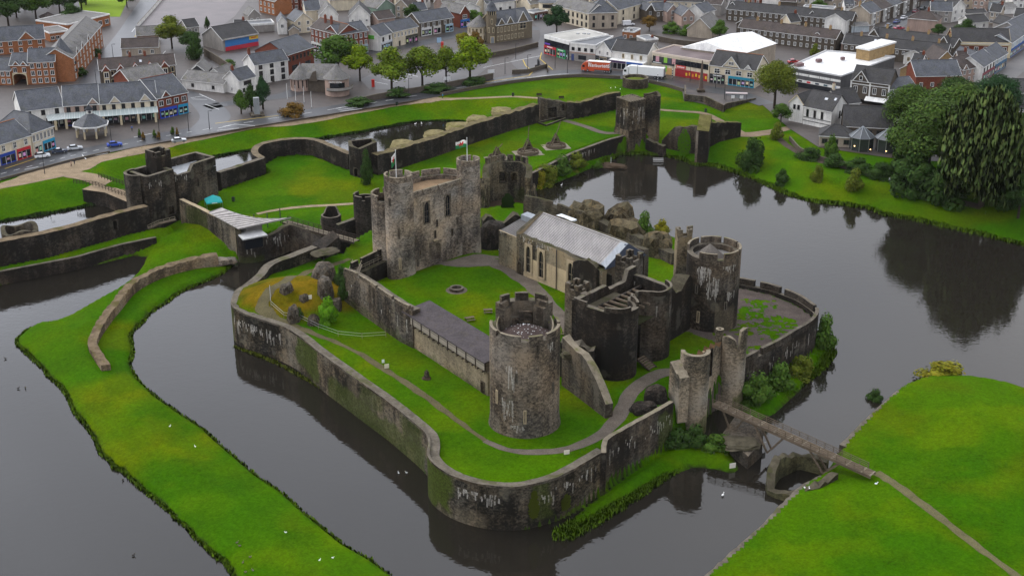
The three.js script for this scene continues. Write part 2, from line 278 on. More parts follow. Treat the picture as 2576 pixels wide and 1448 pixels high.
// opening in a face: a real recess with reveals behind a proud stone surround; glazed when a fill is given
function opening(parent,name,c,dir,w,h,{surround=M.ashlar,t=0.16,arch=true,fill,out=0.1,bars=0,depth=1.0}={}){
const r=V(dir.z,0,-dir.x),P=(x,y,z)=>c.clone().addScaledVector(r,x).addScaledVector(dir,z).add(V(0,y,0)),hw=w / 2,host=cut(parent,c,dir,w,h);
const f=new Geo(),N=arch?12:1,A=[[-hw,0]],B=[[-hw - t,0]];
if(arch)for(let i=0;i<=N;i++){const a=Math.PI - Math.PI*i / N,x=hw*Math.cos(a),y=h*0.72 + h*0.28*Math.pow(Math.sin(a),0.8);A.push([x,y]);B.push([x*(1 + t / hw),i===0||i===N?y:h + t]);}else{A.push([-hw,h],[hw,h]);B.push([-hw - t,h + t],[hw + t,h + t]);}
A.push([hw,0]);B.push([hw + t,0]);
for(let i=0;i<A.length - 1;i++){const a0=A[i],a1=A[i + 1],b0=B[i],b1=B[i + 1];f.quad(P(...b0,out),P(...a0,out),P(...a1,out),P(...b1,out));f.quad(P(...a0,out),P(...a0,-0.3),P(...a1,-0.3),P(...a1,out));f.quad(P(...b0,-0.2),P(...b0,out),P(...b1,out),P(...b1,-0.2));}
f.quad(P(-hw - t,-t,out),P(hw + t,-t,out),P(hw + t,0,out),P(-hw - t,0,out));f.quad(P(-hw,0,out),P(hw,0,out),P(hw,0,-0.3),P(-hw,0,-0.3));f.quad(P(-hw - t,-t,-0.2),P(hw + t,-t,-0.2),P(hw + t,-t,out),P(-hw - t,-t,out));
const m=f.build(name,surround,parent);m.noCut=true;
const v=new Geo(),D=-(fill?0.4:depth);v.quad(P(-hw,0,0),P(-hw,0,D),P(-hw,h,D),P(-hw,h,0)).quad(P(hw,0,D),P(hw,0,0),P(hw,h,0),P(hw,h,D)).quad(P(-hw,h,D),P(hw,h,D),P(hw,h,0),P(-hw,h,0)).quad(P(-hw,0,0),P(hw,0,0),P(hw,0,D),P(-hw,0,D));if(!fill)v.quad(P(-hw,0,D),P(hw,0,D),P(hw,h,D),P(-hw,h,D));
v.build('reveal',host?host.material:surround,m).noCut=true;
if(fill){const o=new Geo();o.quad(P(-hw,0,-0.22),P(hw,0,-0.22),P(hw,h,-0.22),P(-hw,h,-0.22));o.build('pane',fill,m).noCut=true;}
if(bars){const q=new Geo();for(let i=1;i<=bars;i++){const x=-hw + w*i /(bars + 1);q.bar(P(x,0,-0.15),P(x,h*0.9,-0.15),0.1);}for(const y of[0.3,0.55])q.bar(P(-hw,h*y,-0.15),P(hw,h*y,-0.15),0.07);q.build('mullion',surround,m).noCut=true;}
return m;
}
// ---------------------------------------------------------------- land: plates bounded by shore lines or walls
const WARD=7.2,COURT=8.2,TOWN=4.0,EAST=5.0,BERM=3.2;
function plate(list,h0=0){const p=P2(list,h0),n=p.length,X=p.map(q=>q.x),Z=p.map(q=>q.z);return{X,Z,n,x0:Math.min(...X),x1:Math.max(...X),z0:Math.min(...Z),z1:Math.max(...Z)};}
function sd(P,x,z,far=30){
if(x<P.x0 - far||x>P.x1 + far||z<P.z0 - far||z>P.z1 + far)return -far;
let d=1e9,c=false;
for(let i=0,j=P.n - 1;i<P.n;j=i++){
const ax=P.X[j],az=P.Z[j],bx=P.X[i]- ax,bz=P.Z[i]- az,t=clamp(((x - ax)*bx +(z - az)*bz)/(bx*bx + bz*bz));
const ex=ax + bx*t - x,ez=az + bz*t - z;d=Math.min(d,ex*ex + ez*ez);
if((P.Z[i]>z)!==(az>z)&&x<bx*(z - az)/ bz + ax)c=!c;
}
return(c?1:-1)*Math.sqrt(d);
}
// the middle ward's wall head, outer edge, from the north-east round by the north-west corner to the west gate
const wardLine=[[783,617,10],[750,629,10],[718,642,9.8],[691,651,9.6],[660,668,9],[643,690,8.6],[608,718,8.2],[592,728,8],[583,745,8],[579,762,8],[583,774,8],[608,790,8],[642,803,8],[675,813,8],[711,826,8],[747,846,8],[787,878,8],[831,911,8],[877,944,8],[920,975,8],[964,1006,8],[1011,1043,8],[1054,1079,8],[1072,1098,8],[1076,1120,8],[1074,1148,8],[1087,1168,8],[1121,1193,8],[1157,1209,8],[1211,1223,8],[1264,1229,8],[1308,1228,8],[1355,1219,8],[1401,1205,8],[1445,1183,8],[1488,1158,8],[1525,1136,8]];
const wardLine2=[[1528,1108,9.6],[1575,1078,9.6],[1641,1041,9.6],[1695,1010,9.6]];
const wardLine3=[[1862,907,9.4],[1915,878,9.4],[1960,856,9.4],[2002,831,9.4],[2044,806,9.4],[2057,791,9.4],[2061,779,9.4],[2056,768,9.4],[2044,759,9.4],[2027,747,9.4],[2007,736,9.4],[1976,724,9.4],[1944,713,9.4],[1912,706,9.4],[1877,699,9.4],[1845,694,9.4]];
const wardRest=[[1790,640,7],[1720,600,7],[1640,575,7],[1540,560,7],[1440,540,7],[1370,520,7],[1300,505,7],[1220,520,7],[1100,520,7],[950,560,7],[880,600,7],[850,615,9]];
const PL={
main:plate([[-900,720],[-60,728],[0,713],[133,686],[267,660],[333,643],[420,650],[560,668],[598,656],[690,634],[806,611],[900,570],[1010,520],[1180,500],[1335,481],[1365,476],[1405,458],[1452,438],[1495,420],[1553,387],[1615,385],[1672,390],[1718,399],[1750,414],[1775,414],[1805,417],[1844,429],[1880,442],[1930,462],[1978,485],[2024,500],[2064,508],[2111,512],[2184,521],[2228,538],[2311,553],[2411,576],[2478,590],[2574,614],[3200,700],[9000,-560],[-7000,-560]]),
moat:plate([[-300,600],[0,557],[53,548],[100,540],[167,528],[213,518],[245,512],[330,490],[380,450],[460,410],[549,392],[599,382],[644,374],[720,363],[791,351],[844,341],[911,331],[977,318],[1044,305],[1111,303],[1164,306],[1184,314],[1165,320,9],[1074,351,9],[952,385,9],[871,385,9],[831,368,9],[787,351,9],[744,348,9],[687,355,9],[646,377,9],[666,393,9],[553,432,9],[520,470,4],[440,505,4],[372,516,8.7],[300,534,8.7],[200,563,8.7],[100,588,8.7],[0,606,8.7],[-300,660,8.7]]),
northDam:plate([[-300,745,BERM],[0,683,BERM],[193,646,BERM],[300,616,BERM],[390,598,BERM],[450,565,BERM],[372,521,8.7],[300,538,8.7],[200,567,8.7],[100,592,8.7],[0,610,8.7],[-300,665,8.7]]),
eastN:plate([[451,503,8.5],[499,525,8.5],[527,540,8.5],[587,571,8.5],[640,590,6],[726,565,6],[806,590,5],[900,555,5],[1000,500,5],[1180,490,5],[1340,436,5],[1443,384,EAST],[1534,351,EAST],[1590,345,EAST],[1650,335,EAST],[1640,310,EAST],[1550,272,EAST],[1445,296,EAST],[1359,301,EAST],[1288,285,9],[1165,324,9],[1074,355,9],[952,389,9],[871,389,9],[831,372,9],[787,355,9],[744,352,9],[687,359,9],[648,381,9],[668,397,9],[553,436,9],[500,470,8]]),
finger:plate([[977,1446],[927,1409],[861,1372],[817,1336],[771,1299],[704,1239],[644,1200],[600,1162],[550,1119],[510,1082],[453,1044],[388,999],[350,962],[343,956],[328,930],[322,913],[331,893],[330,873],[325,843],[333,830],[353,813],[370,793],[390,776],[413,763],[437,743],[467,726],[500,713],[533,700],[556,688],[575,672],[590,650],[520,610],[440,575],[385,600],[372,630],[363,663],[347,686],[320,710],[290,730],[253,750],[213,773],[173,796],[133,811],[97,815],[67,830],[43,853],[43,866],[67,886],[87,906],[113,930],[123,946],[143,963],[158,976],[173,1003],[190,1039],[217,1069],[242,1106],[253,1139],[278,1157],[287,1176],[307,1182],[333,1206],[363,1232],[400,1262],[433,1289],[443,1306],[470,1322],[490,1349],[513,1369],[540,1396],[567,1412],[587,1442],[640,1530],[900,1850],[1500,1850]]),
ward:plate([...wardLine,...wardLine2,[1760,985,7.2],[1800,950,7.2],...wardLine3,...wardRest],8),
bankW:plate([[1405,1334],[1440,1326],[1500,1304],[1570,1260],[1620,1230],[1680,1198],[1745,1176],[1800,1180],[1842,1192],[1860,1180],[1840,1140],[1800,1105],[1720,1100],[1600,1180],[1480,1270]]),
bankS:plate([[1870,1060],[1905,1062],[1950,1040],[2010,985],[2050,935],[2085,905],[2104,885],[2090,860],[2060,860],[2000,900],[1900,960],[1860,1000]]),
isle:plate([[1770,1470],[1810,1435],[1870,1380],[1932,1322],[1985,1268],[2025,1232],[2072,1205],[2110,1150],[2132,1120],[2185,1062],[2240,1010],[2265,990],[2298,974],[2331,966],[2400,962],[2471,968],[2525,980],[2575,995],[2800,1060],[3600,1300],[3600,2600],[1300,2600]]),
};
const moundC=at(745,752,WARD),courtPoly=plate([[900,712,COURT],[1010,700,COURT],[1190,632,COURT],[1300,660,COURT],[1480,720,COURT],[1560,800,COURT],[1480,880,COURT],[1330,930,COURT],[1230,905,COURT],[1050,800,COURT]]);
const apex=at(2330,1130,3);
function height(x,z){
let h=-1.6;
const a=sd(PL.main,x,z,60),m=-sd(PL.moat,x,z,60);
const bank=(d,top,s)=>d>0?Math.min(top,0.1 + d*s):Math.max(-1.6,d*0.6);
h=Math.max(h,Math.min(bank(a,TOWN,0.32),bank(m,TOWN,0.3)));
const cliff=(d,top,soft=0.7)=>d>soft?top:d>-0.3?-1.6 +(top + 1.6)*(d + 0.3)/(soft + 0.3):-1.6;
h=Math.max(h,cliff(sd(PL.northDam,x,z),BERM));
h=Math.max(h,cliff(sd(PL.eastN,x,z),EAST));
const f=sd(PL.finger,x,z);
if(f>-4)h=Math.max(h,f>0?Math.min(0.75,f*0.9)+ Math.min(1.5,f*0.12):f*0.6);
const w=sd(PL.ward,x,z);
if(w>-2){
let t=cliff(w - 0.3,WARD,0.6);
if(w>1){const dm=Math.hypot((x - moundC.x)/ 1.25,z - moundC.z);t +=3.6*smooth(15,3,dm);const cd=sd(courtPoly,x,z);t=Math.max(t,WARD +(COURT - WARD)*smooth(-3,1,cd));}
h=Math.max(h,t);
}
for(const k of['bankW','bankS']){const b=sd(PL[k],x,z);if(b>-3)h=Math.max(h,b>0?Math.min(1.1,b*0.5):b*0.6);}
const i=sd(PL.isle,x,z,60);
if(i>-2)h=Math.max(h,i>0?Math.min(2.2,i*4)+ Math.min(2.6,Math.max(0,i - 1)*0.11):i*1.2);
return h;
}
function spaced(parts){const out=[];for(const[a,b,s]of parts){const n=Math.round(Math.abs(b - a)/ s);for(let i=0;i<n;i++)out.push(a +(b - a)*i / n);}out.push(parts[parts.length - 1][1]);return out;}
const GX=spaced([[-3000,-900,300],[-900,-300,40],[-300,-118,1.6],[-118,118,0.85],[118,300,1.6],[300,900,40],[900,3000,300]]);
const GZ=spaced([[-60,-150,10],[-150,-345,0.85],[-345,-480,1.2],[-480,-700,8],[-700,-1200,60],[-1200,-5000,400]]);
const GH=new Float32Array(GX.length*GZ.length);
for(let j=0;j<GZ.length;j++)for(let i=0;i<GX.length;i++){const x=GX[i],z=GZ[j];let h=height(x,z);if(h>0.4)h +=0.22*(fbm(x*0.11 + 50,z*0.11 + 90,3,3)- 0.5)+ 0.05*(vnoise(x*1.3,z*1.3,9)- 0.5);GH[j*GX.length + i]=h;}
function cell(A,v){let lo=0,hi=A.length - 2;const up=A[1]>A[0];while(lo<hi){const m=(lo + hi + 1)>>1;if(up?A[m]<=v:A[m]>=v)lo=m;else hi=m - 1;}return lo;}
function ground(x,z){
const i=cell(GX,x),j=cell(GZ,z),n=GX.length,u=clamp((x - GX[i])/(GX[i + 1]- GX[i])),v=clamp((z - GZ[j])/(GZ[j + 1]- GZ[j]));
const a=GH[j*n + i],b=GH[j*n + i + 1],c=GH[(j + 1)*n + i],d=GH[(j + 1)*n + i + 1];
return u + v<1?a +(b - a)*u +(c - a)*v:d +(c - d)*(1 - u)+(b - d)*(1 - v);
}
function onGround(px,py,guess=TOWN){let h=guess,p;for(let k=0;k<8;k++){p=at(px,py,h);h=ground(p.x,p.z);}p.y=h;return p;}
{
const n=GX.length,m=GZ.length,pos=new Float32Array(n*m*3),uv=new Float32Array(n*m*2),col=new Float32Array(n*m*3),idx=[];
for(let j=0;j<m;j++)for(let i=0;i<n;i++){
const k=j*n + i,x=GX[i],z=GZ[j],h=GH[k];
pos.set([x,h,z],k*3);uv.set([x,-z],k*2);
// turf: lush and worn patches, straw-coloured rough grass on the rubble mound, mud below the water line
const a=fbm(x*0.035 + 20,z*0.035 + 70,21,4),b=fbm(x*0.16 + 8,z*0.16 + 30,33,3),y2=fbm(x*0.07 + 60,z*0.07 + 9,52,4);
let c=mixc([0.052,0.128,0.001],[0.084,0.152,0.001],smooth(0.3,0.7,a*0.6 + b*0.4));
c=mixc(c,[0.125,0.148,0.0015],smooth(0.48,0.72,y2)*0.75);
const dm=Math.hypot((x - moundC.x)/ 1.25,z - moundC.z)+(b - 0.5)*7;
if(sd(PL.ward,x,z)>1)c=mixc(c,mixc([0.19,0.12,0.01],[0.09,0.08,0.004],smooth(0.4,0.65,b)),smooth(13,9.5,dm));
if(h<0.12)c=[0.035,0.03,0.02];
col.set(c,k*3);
}
for(let j=0;j<m - 1;j++)for(let i=0;i<n - 1;i++){const k=j*n + i;if(Math.max(GH[k],GH[k + 1],GH[k + n],GH[k + n + 1])<-1.5&&i>2&&j>2)continue;idx.push(k,k + 1,k + n,k + 1,k + n + 1,k + n);}
const g=new THREE.BufferGeometry();g.setAttribute('position',new THREE.BufferAttribute(pos,3));g.setAttribute('uv',new THREE.BufferAttribute(uv,2));g.setAttribute('color',new THREE.BufferAttribute(col,3));g.setIndex(idx);g.computeVertexNormals();
structure('grass_ground',g,mat([1,1,1],0.95,{map:TX.grass,vertexColors:true,specularIntensity:0.03}));
}
// ---------------------------------------------------------------- lake and moat
{
const g=new THREE.PlaneGeometry(2400,1600);g.rotateX(-Math.PI / 2);g.translate(0,0,-500);
const uv=g.attributes.uv;for(let i=0;i<uv.count;i++)uv.setXY(i,uv.getX(i)*2400,uv.getY(i)*1600);
const bump=tex(1024,1024,(u,v)=>{const a=fbm(u*40,v*70,5,3,40,70),b=fbm(u*12,v*16,15,3,12,16),c=vnoise(u*150,v*190,25,150,190);const k=a*0.5*(0.4 + 1.2*b)+ c*0.25;return[k,k,k];},{data:true,sx:60,sy:60});
structure('lake_water',g,new THREE.MeshPhysicalMaterial({color:lin(0.014,0.012,0.009),roughness:0.05,ior:1.42,bumpMap:bump,bumpScale:0.016}));
const bed=new THREE.PlaneGeometry(2400,1600);bed.rotateX(-Math.PI / 2);bed.translate(0,-2,-500);structure('lake_bed',bed,M.soil);
}
scene.fog=new THREE.FogExp2(new THREE.Color(0.86,0.89,0.93),0.000016);
// ---------------------------------------------------------------- town ground, roads, paths
const SHEET=TOWN + 0.2;
function sheet(name,list,y,material){const s=new THREE.Shape(P2(list,y).map(p=>new THREE.Vector2(p.x,-p.z)));const g=new THREE.ShapeGeometry(s);g.rotateX(-Math.PI / 2);g.translate(0,y,0);const p=g.attributes.position,uv=g.attributes.uv;for(let i=0;i<p.count;i++)uv.setXY(i,p.getX(i),-p.getZ(i));return structure(name,g,material);}
sheet('pavement',[[-900,640],[-100,477],[0,453],[100,426],[180,405],[270,384],[400,358],[480,344],[640,317],[870,280],[1000,259],[1100,243],[1200,223],[1288,208],[1380,197],[1460,193],[1560,198],[1640,208],[1716,228],[1720,250],[1800,268],[1905,252],[1960,300],[1985,322],[2060,370],[2250,398],[2575,420],[4000,500],[9000,-560],[-7000,-560]],SHEET,M.paving);
// ribbon along a line of [px, py, width]; follows the turf unless a level is given
function ribbon(name,list,material,{y,lift=0.05,step=0.8,ragged=0.25,seed=3,kind=true}={}){
const raw=list.map(([a,b,w])=>{const p=y===undefined?onGround(a,b,list.g??WARD):at(a,b,y);p.w=w;return p;});
const c=new THREE.CatmullRomCurve3(raw,false,'centripetal'),n=Math.max(4,Math.round(c.getLength()/ step)),pts=[];
for(let i=0;i<=n;i++){const t=i / n,p=c.getPoint(t),k=t*(raw.length - 1),j=Math.min(raw.length - 2,Math.floor(k));p.w=raw[j].w +(raw[j + 1].w - raw[j].w)*(k - j);pts.push(p);}
const pos=[],uv=[],id=[],m=y===undefined?6:2;
for(let i=0;i<=n;i++){const s=sideN(pts,i),p=pts[i];for(let k=0;k<=m;k++){const q=(k / m - 0.5)*p.w +(k===0?-1:k===m?1:0)*ragged*(fbm(i*0.3,k + seed,seed,3)- 0.5)*2;const x=p.x + s.x*q,z=p.z + s.z*q;pos.push(x,y===undefined?ground(x,z)+ lift:y,z);uv.push(x,-z);}}
for(let i=0;i<n;i++)for(let k=0;k<m;k++){const a=i*(m + 1)+ k,b=a + m + 1;id.push(a,b,a + 1,b,b + 1,a + 1);}
const g=new THREE.BufferGeometry();g.setAttribute('position',new THREE.Float32BufferAttribute(pos,3));g.setAttribute('uv',new THREE.Float32BufferAttribute(uv,2));g.setIndex(id);g.computeVertexNormals();
return structure(name,g,material);
}
const roadY=SHEET + 0.03;
ribbon('road',[[-120,461,9],[0,437,9],[100,411,9],[180,391,9],[270,371,9],[400,344,8.5],[480,331,8.5],[640,304,8.5],[870,269,8.5],[1000,248,8.5],[1100,232,8.5],[1200,212,8.5],[1288,197,8.5],[1380,186,8.5],[1460,182,8.5],[1560,186,8.5],[1660,202,8.5],[1750,219,8.5],[1850,235,8],[1930,262,7]],M.asphalt,{y:roadY,ragged:0});
ribbon('road',[[515,322,9],[540,295,10],[520,265,9],[490,245,8],[450,232,7],[330,228,7],[215,232,8]],M.asphalt,{y:roadY + 0.004,ragged:0});
ribbon('road',[[205,240,8],[228,205,8],[262,160,8.5],[300,110,9],[330,70,9],[352,35,9],[380,-5,9],[430,-70,9]],M.asphalt,{y:roadY + 0.008,ragged:0});
ribbon('road',[[520,270,6],[560,262,6],[640,250,6],[720,238,7],[780,205,7],[792,165,7],[810,140,7],[930,130,6.5],[1060,108,7],[1160,84,7],[1250,70,7],[1380,72,7]],M.asphalt,{y:roadY + 0.004,ragged:0});
ribbon('road',[[1345,196,9],[1338,176,10],[1318,152,10],[1345,132,8],[1375,110,8],[1382,80,8],[1350,40,8],[1330,0,8]],M.greypave,{y:roadY + 0.008,ragged:0});
ribbon('road',[[2215,92,7],[2240,72,7],[2290,42,7],[2350,5,7],[2420,-40,7]],M.asphalt,{y:roadY,ragged:0});
ribbon('road',[[2480,240,8],[2515,205,8],[2560,165,8],[2630,110,8]],M.greypave,{y:roadY,ragged:0});
sheet('car_park',[[930,225],[905,200],[985,160],[1120,128],[1225,120],[1240,160],[1180,205],[1060,226]],roadY + 0.012,M.greypave);
sheet('yard',[[350,70],[480,62],[540,78],[590,40],[620,0],[640,-60],[430,-60],[395,0]],roadY + 0.012,mat([0.13,0.1,0.096],0.5,{map:TX.asph}));
sheet('yard',[[520,160],[560,135],[660,125],[700,140],[660,165],[560,185]],roadY + 0.004,M.greypave);
// painted lines
const lines=new Geo(),dash=(x0,y0,x1,y1,w=0.16,g=lines)=>{const a=at(x0,y0,roadY + 0.02),b=at(x1,y1,roadY + 0.02),s=V(b.z - a.z,0,a.x - b.x).normalize().multiplyScalar(w / 2);g.quad(a.clone().add(s),b.clone().add(s),b.clone().sub(s),a.clone().sub(s));};
for(let i=0;i<34;i++){const f=u=>{const P=[[0,437],[100,411],[180,391],[270,371],[400,344],[480,331],[640,304],[870,269],[1000,248],[1200,212],[1288,197],[1460,182]];const k=u*(P.length - 1),j=Math.min(P.length - 2,Math.floor(k)),t=k - j;return[P[j][0]+(P[j + 1][0]- P[j][0])*t,P[j][1]+(P[j + 1][1]- P[j][1])*t];};const a=f(i / 34),b=f(i / 34 + 0.014);dash(...a,...b,0.18);}
for(const[a,b,c,d]of[[478,246,510,241],[482,249,520,250],[500,236,540,254],[515,262,550,275],[548,322,590,312],[590,312,640,316],[545,328,600,322],[335,345,390,333],[210,395,270,385],[215,400,205,389],[60,426,95,419],[845,272,885,266],[850,276,900,270],[855,280,910,273],[1210,218,1310,199],[1325,196,1410,186],[940,205,975,212],[960,198,1000,206],[985,190,1025,199],[1010,183,1050,192],[1040,176,1090,186],[1215,170,1300,152],[1300,152,1360,140],[395,150,415,128],[330,80,340,68],[315,108,332,95]])dash(a,b,c,d,0.22);
{const m=lines.geometry();structure('road_markings',m,M.paint);const yl=new Geo();for(const[a,b,c,d]of[[10,424,90,398],[1315,150,1322,165],[1322,165,1340,180],[1340,180,1330,190],[1362,132,1358,148],[1358,148,1390,175],[338,92,348,80],[540,310,700,290],[1180,212,1330,190]])dash(a,b,c,d,0.3,yl);structure('road_markings',yl.geometry(),M.yellow);}
// footpaths
const g0=l=>Object.assign(l,{g:TOWN});
ribbon('footpath',g0([[-60,484,4],[0,468,4.5],[60,453,8],[120,434,13],[185,416,13],[235,402,8],[300,389,5.5],[400,366,5],[480,352,4.6],[640,326,4.4],[720,313,4.4],[900,284,4.4],[1000,266,5],[1060,260,6.5],[1085,256,6],[1110,252,2.4],[1160,248,2.2],[1288,243,2.2],[1358,247,2]]),M.sand);
ribbon('footpath',g0([[150,430,6],[190,440,6],[235,452,5.5],[268,468,5]]),M.sand,{lift:0.08});
ribbon('footpath',g0([[1648,275,2.2],[1700,279,2.2],[1770,285,2.2],[1800,298,2.6],[1840,320,3],[1870,338,5],[1935,333,5],[1990,320,3]]),mat([0.26,0.2,0.14],0.95,{map:TX.gravel}));
ribbon('footpath',g0([[1955,345,2.4],[1990,372,2.4],[2050,402,2.4],[2150,428,2.4],[2260,456,2.4],[2360,492,2.4],[2470,530,2.4]]),mat([0.1,0.08,0.065],0.9,{map:TX.gravel}));
ribbon('footpath',[[1716,934,3.4],[1668,938,3.4],[1625,958,3.2],[1590,985,3],[1568,1025,3],[1545,1062,2.8],[1500,1100,2.5],[1430,1128,2.1],[1350,1137,1.9],[1280,1132,1.6],[1220,1108,1.3]],M.gravel);
ribbon('footpath',[[1220,1108,1.3],[1140,1052,1.3],[1060,990,1.4],[980,938,1.5],[900,888,1.4],[830,855,1.4],[770,832,1.7],[712,810,2.2],[680,790,2.6],[660,768,2.8],[661,750,2.8],[680,728,2.6],[715,707,2.2],[765,688,2],[810,674,2],[880,651,1.8]],mat([0.13,0.115,0.06],0.95,{map:TX.gravel}),{ragged:0.6});
ribbon('footpath',[[1100,662,3.4],[1140,660,5],[1200,655,7.5],[1245,652,9],[1285,672,7],[1320,705,4.4],[1360,742,3.4],[1405,790,3],[1445,850,3]],M.gravel,{ragged:0.5});
ribbon('footpath',Object.assign([[645,538,1.6],[700,527,1.6],[760,520,1.6],[830,516,1.6],[895,512,1.6]],{g:EAST}),M.sand);
ribbon('footpath',Object.assign([[1420,303,2.6],[1470,317,2.4],[1520,334,2.4],[1560,346,2.4]],{g:EAST}),M.gravel);
ribbon('footpath',Object.assign([[2203,1188,2.2],[2250,1215,1.7],[2330,1275,1.6],[2420,1345,1.6],[2500,1405,1.6],[2600,1480,1.6]],{g:4}),mat([0.15,0.14,0.07],0.95,{map:TX.gravel}),{ragged:0.4});
// gravel terrace in the south-west corner, with tufts growing through
{
const poly=plate([[1700,812],[1760,850],[1800,862],[1790,900],[1760,935],[1720,940],[1740,960],[1790,960],[1850,925],[1915,893],[2002,846],[2040,815],[2048,790],[2030,765],[1976,741],[1912,725],[1850,718],[1830,760]],WARD);
const pos=[],uv=[],put=(x,z)=>{pos.push(x,ground(x,z)+ 0.05,z);uv.push(x,-z);};
for(let z=poly.z0;z<poly.z1;z +=0.45)for(let x=poly.x0;x<poly.x1;x +=0.45){const k=sd(poly,x,z);const n=fbm(x*0.22 + 9,z*0.22 + 40,6,4);if(k +(n - 0.5)*3<0||(n>0.57&&k>2.2&&fbm(x*1.1,z*1.1,77,2)>0.4))continue;for(const[a,b]of[[0,0],[0,0.45],[0.45,0],[0,0.45],[0.45,0.45],[0.45,0]])put(x + a,z + b);}
const g=new THREE.BufferGeometry();g.setAttribute('position',new THREE.Float32BufferAttribute(pos,3));g.setAttribute('uv',new THREE.Float32BufferAttribute(uv,2));g.computeVertexNormals();structure('gravel_terrace',g,mat([0.11,0.09,0.08],0.95,{map:TX.gravel}));
}
// ================================================================ castle
const near=(pts,p)=>{const s=arc(pts);let b=0,d=1e9;pts.forEach((q,i)=>{const e=Math.hypot(q.x - p.x,q.z - p.z);if(e<d){d=e;b=s[i];}});return b;};
const stoneM=o=>{const t=stoneMap(o);const k=o.k??1;return mat([0.68*k,0.66*k,0.63*k],0.95,{map:shiftV(t,o.v0??0,o.h??32)});};
function lump(parent,name,c,rx,ry,rz,material,seed=1,rough=0.35,turn=0){
const g0=new THREE.IcosahedronGeometry(1,3),p=g0.attributes.position,r=seed*3.7,G=new Geo(),q=[];
for(let i=0;i<p.count;i++){const x=p.getX(i),y=p.getY(i),z=p.getZ(i);const k=1 + rough*((fbm(x*1.7 + r,y*1.7 + z*1.3 + 20,seed,3)- 0.5)*2);const sq=Math.pow(Math.max(Math.abs(x),Math.abs(y),Math.abs(z)),-0.45);const X=x*k*rx*sq,Z=z*k*rz*sq;q.push(V(c.x + X*Math.cos(turn)+ Z*Math.sin(turn),c.y + Math.max(-0.35,y*k*sq)*ry,c.z - X*Math.sin(turn)+ Z*Math.cos(turn)));}
for(let i=0;i<q.length;i +=3)G.tri(q[i],q[i + 1],q[i + 2]);
return G.build(name,material,parent);
}
function floorPoly(parent,name,pts,y,material){return new Geo().fan(pts.map(p=>V(p.x,y,p.z))).build(name,material,parent);}
const rot90=d=>V(d.z,0,-d.x);
// ---- middle ward: retaining wall and parapets
{
const pts=curve(P2(wardLine),1.4),L=arc(pts).at(-1),u=(x,y)=>near(pts,at(x,y,8));
const m=stoneM({
w:L + 2,h:12,v0:-1.5,tw:2048,th:160,seed:31,bias:0.42,hi:[0.24,0.2,0.145],lo:[0.022,0.02,0.016],
white:[[u(585,775),u(705,824),2.8,6.4,70],[u(1140,1202),u(1265,1229),4.2,6.6,34],[u(1380,1212),u(1525,1136),3.4,6.6,26],[u(1330,1226),u(1400,1206),4,6,14]],
moss:[[u(745,846),u(795,884),1.5,8.5,0.75],[u(1078,1150),u(1125,1195),0.5,8.4,0.9],[u(820,902),u(1065,1086),-1,4.2,0.6],[u(585,745),u(583,772),0,8,0.7],[u(1355,1219),u(1382,1212),2,8,0.6],[u(900,960),u(960,1003),4,8,0.45],[u(1010,1043),u(1050,1076),3,8,0.5]],
pale:[[u(870,940),u(1054,1079),1.5,6,0.25],[u(1150,1207),u(1230,1226),-1,2.6,0.3]],
});
const t=thing('ward_wall','long low retaining wall curving round the middle ward above the moat','wall',V(pts[60].x,0,pts[60].z));
wall(t,'masonry',pts,{base:-1.5,thick:2.1,material:m,rough:0.1,capName:'wall_walk',cap:M.coping,seed:5});
// narrow raised outer kerb on the wall head
const q=pts.slice(Math.round(pts.length*0.22)).map(p=>V(p.x,p.y + 0.42,p.z));wall(t,'kerb',q,{base:7.95,thick:0.45,material:M.mid,cap:M.coping,rough:0.14,seed:8});
const pts2=curve([at(1525,1138,8.6),...P2(wardLine2)],1.4),L2=arc(pts2).at(-1);
const m2=stoneM({w:28,h:12,v0:-1.5,tw:512,th:192,seed:37,bias:0.3,white:[[1,27,4.4,7.4,40]],moss:[[18,26,1,8,0.6],[0,28,-1,0.8,0.6]]});
const t2=thing('parapet_wall','dark straight parapet wall rising to the ruined west gate towers','wall',V(pts2[8].x,0,pts2[8].z));
wall(t2,'masonry',pts2,{base:-1.5,thick:0.9,material:m2,cap:M.coppale,rough:0.12,seed:9});
const pts3=curve(P2(wardLine3).map(p=>p.setY(8.0)),1.3),L3=arc(pts3).at(-1),u3=(x,y)=>near(pts3,at(x,y,9.4));
const m3=stoneM({w:L3 + 2,h:12,v0:-1.5,tw:1024,th:160,seed:41,bias:0.34,white:[[2,40,2.5,6.8,30]],moss:[[0,45,-1,1.5,0.6]]});
const t3=thing('crenellated_wall','curved crenellated wall round the gravel terrace beside the lake','wall',V(pts3[30].x,0,pts3[30].z));
wall(t3,'masonry',pts3,{base:-1.5,thick:0.95,material:m3,cap:M.coping,rough:0.06,seed:10});
merlons(t3,pts3,[[0.1,u3(1913,879)],[u3(1917,876),u3(2058,772)],[u3(2054,767),u3(1981,726)],[u3(1973,722),u3(1913,706)],[u3(1904,704),L3 - 0.1]],{up:1.4,thick:0.75,material:m3,cap:M.coping});
}
// ---- north-east wall stub blocks
{
const b=[[783,643,7],[813,656,7],[858,632,7],[836,618,7]].map(a=>at(...a)),t=thing('masonry_block','broken thick block of wall at the north-east corner of the ward','ruin',b[1].clone());
const g=new Geo();g.hexa(b,b.map((p,i)=>V(p.x +[0.3,0,-0.4,0.2][i],[10,9.7,10.6,10.8][i],p.z - 0.4)));g.build('masonry',M.stone,t);
lump(t,'broken_top',at(818,634,9.7),3.0,0.6,2.0,M.copdark,12,0.5,0.6);
}
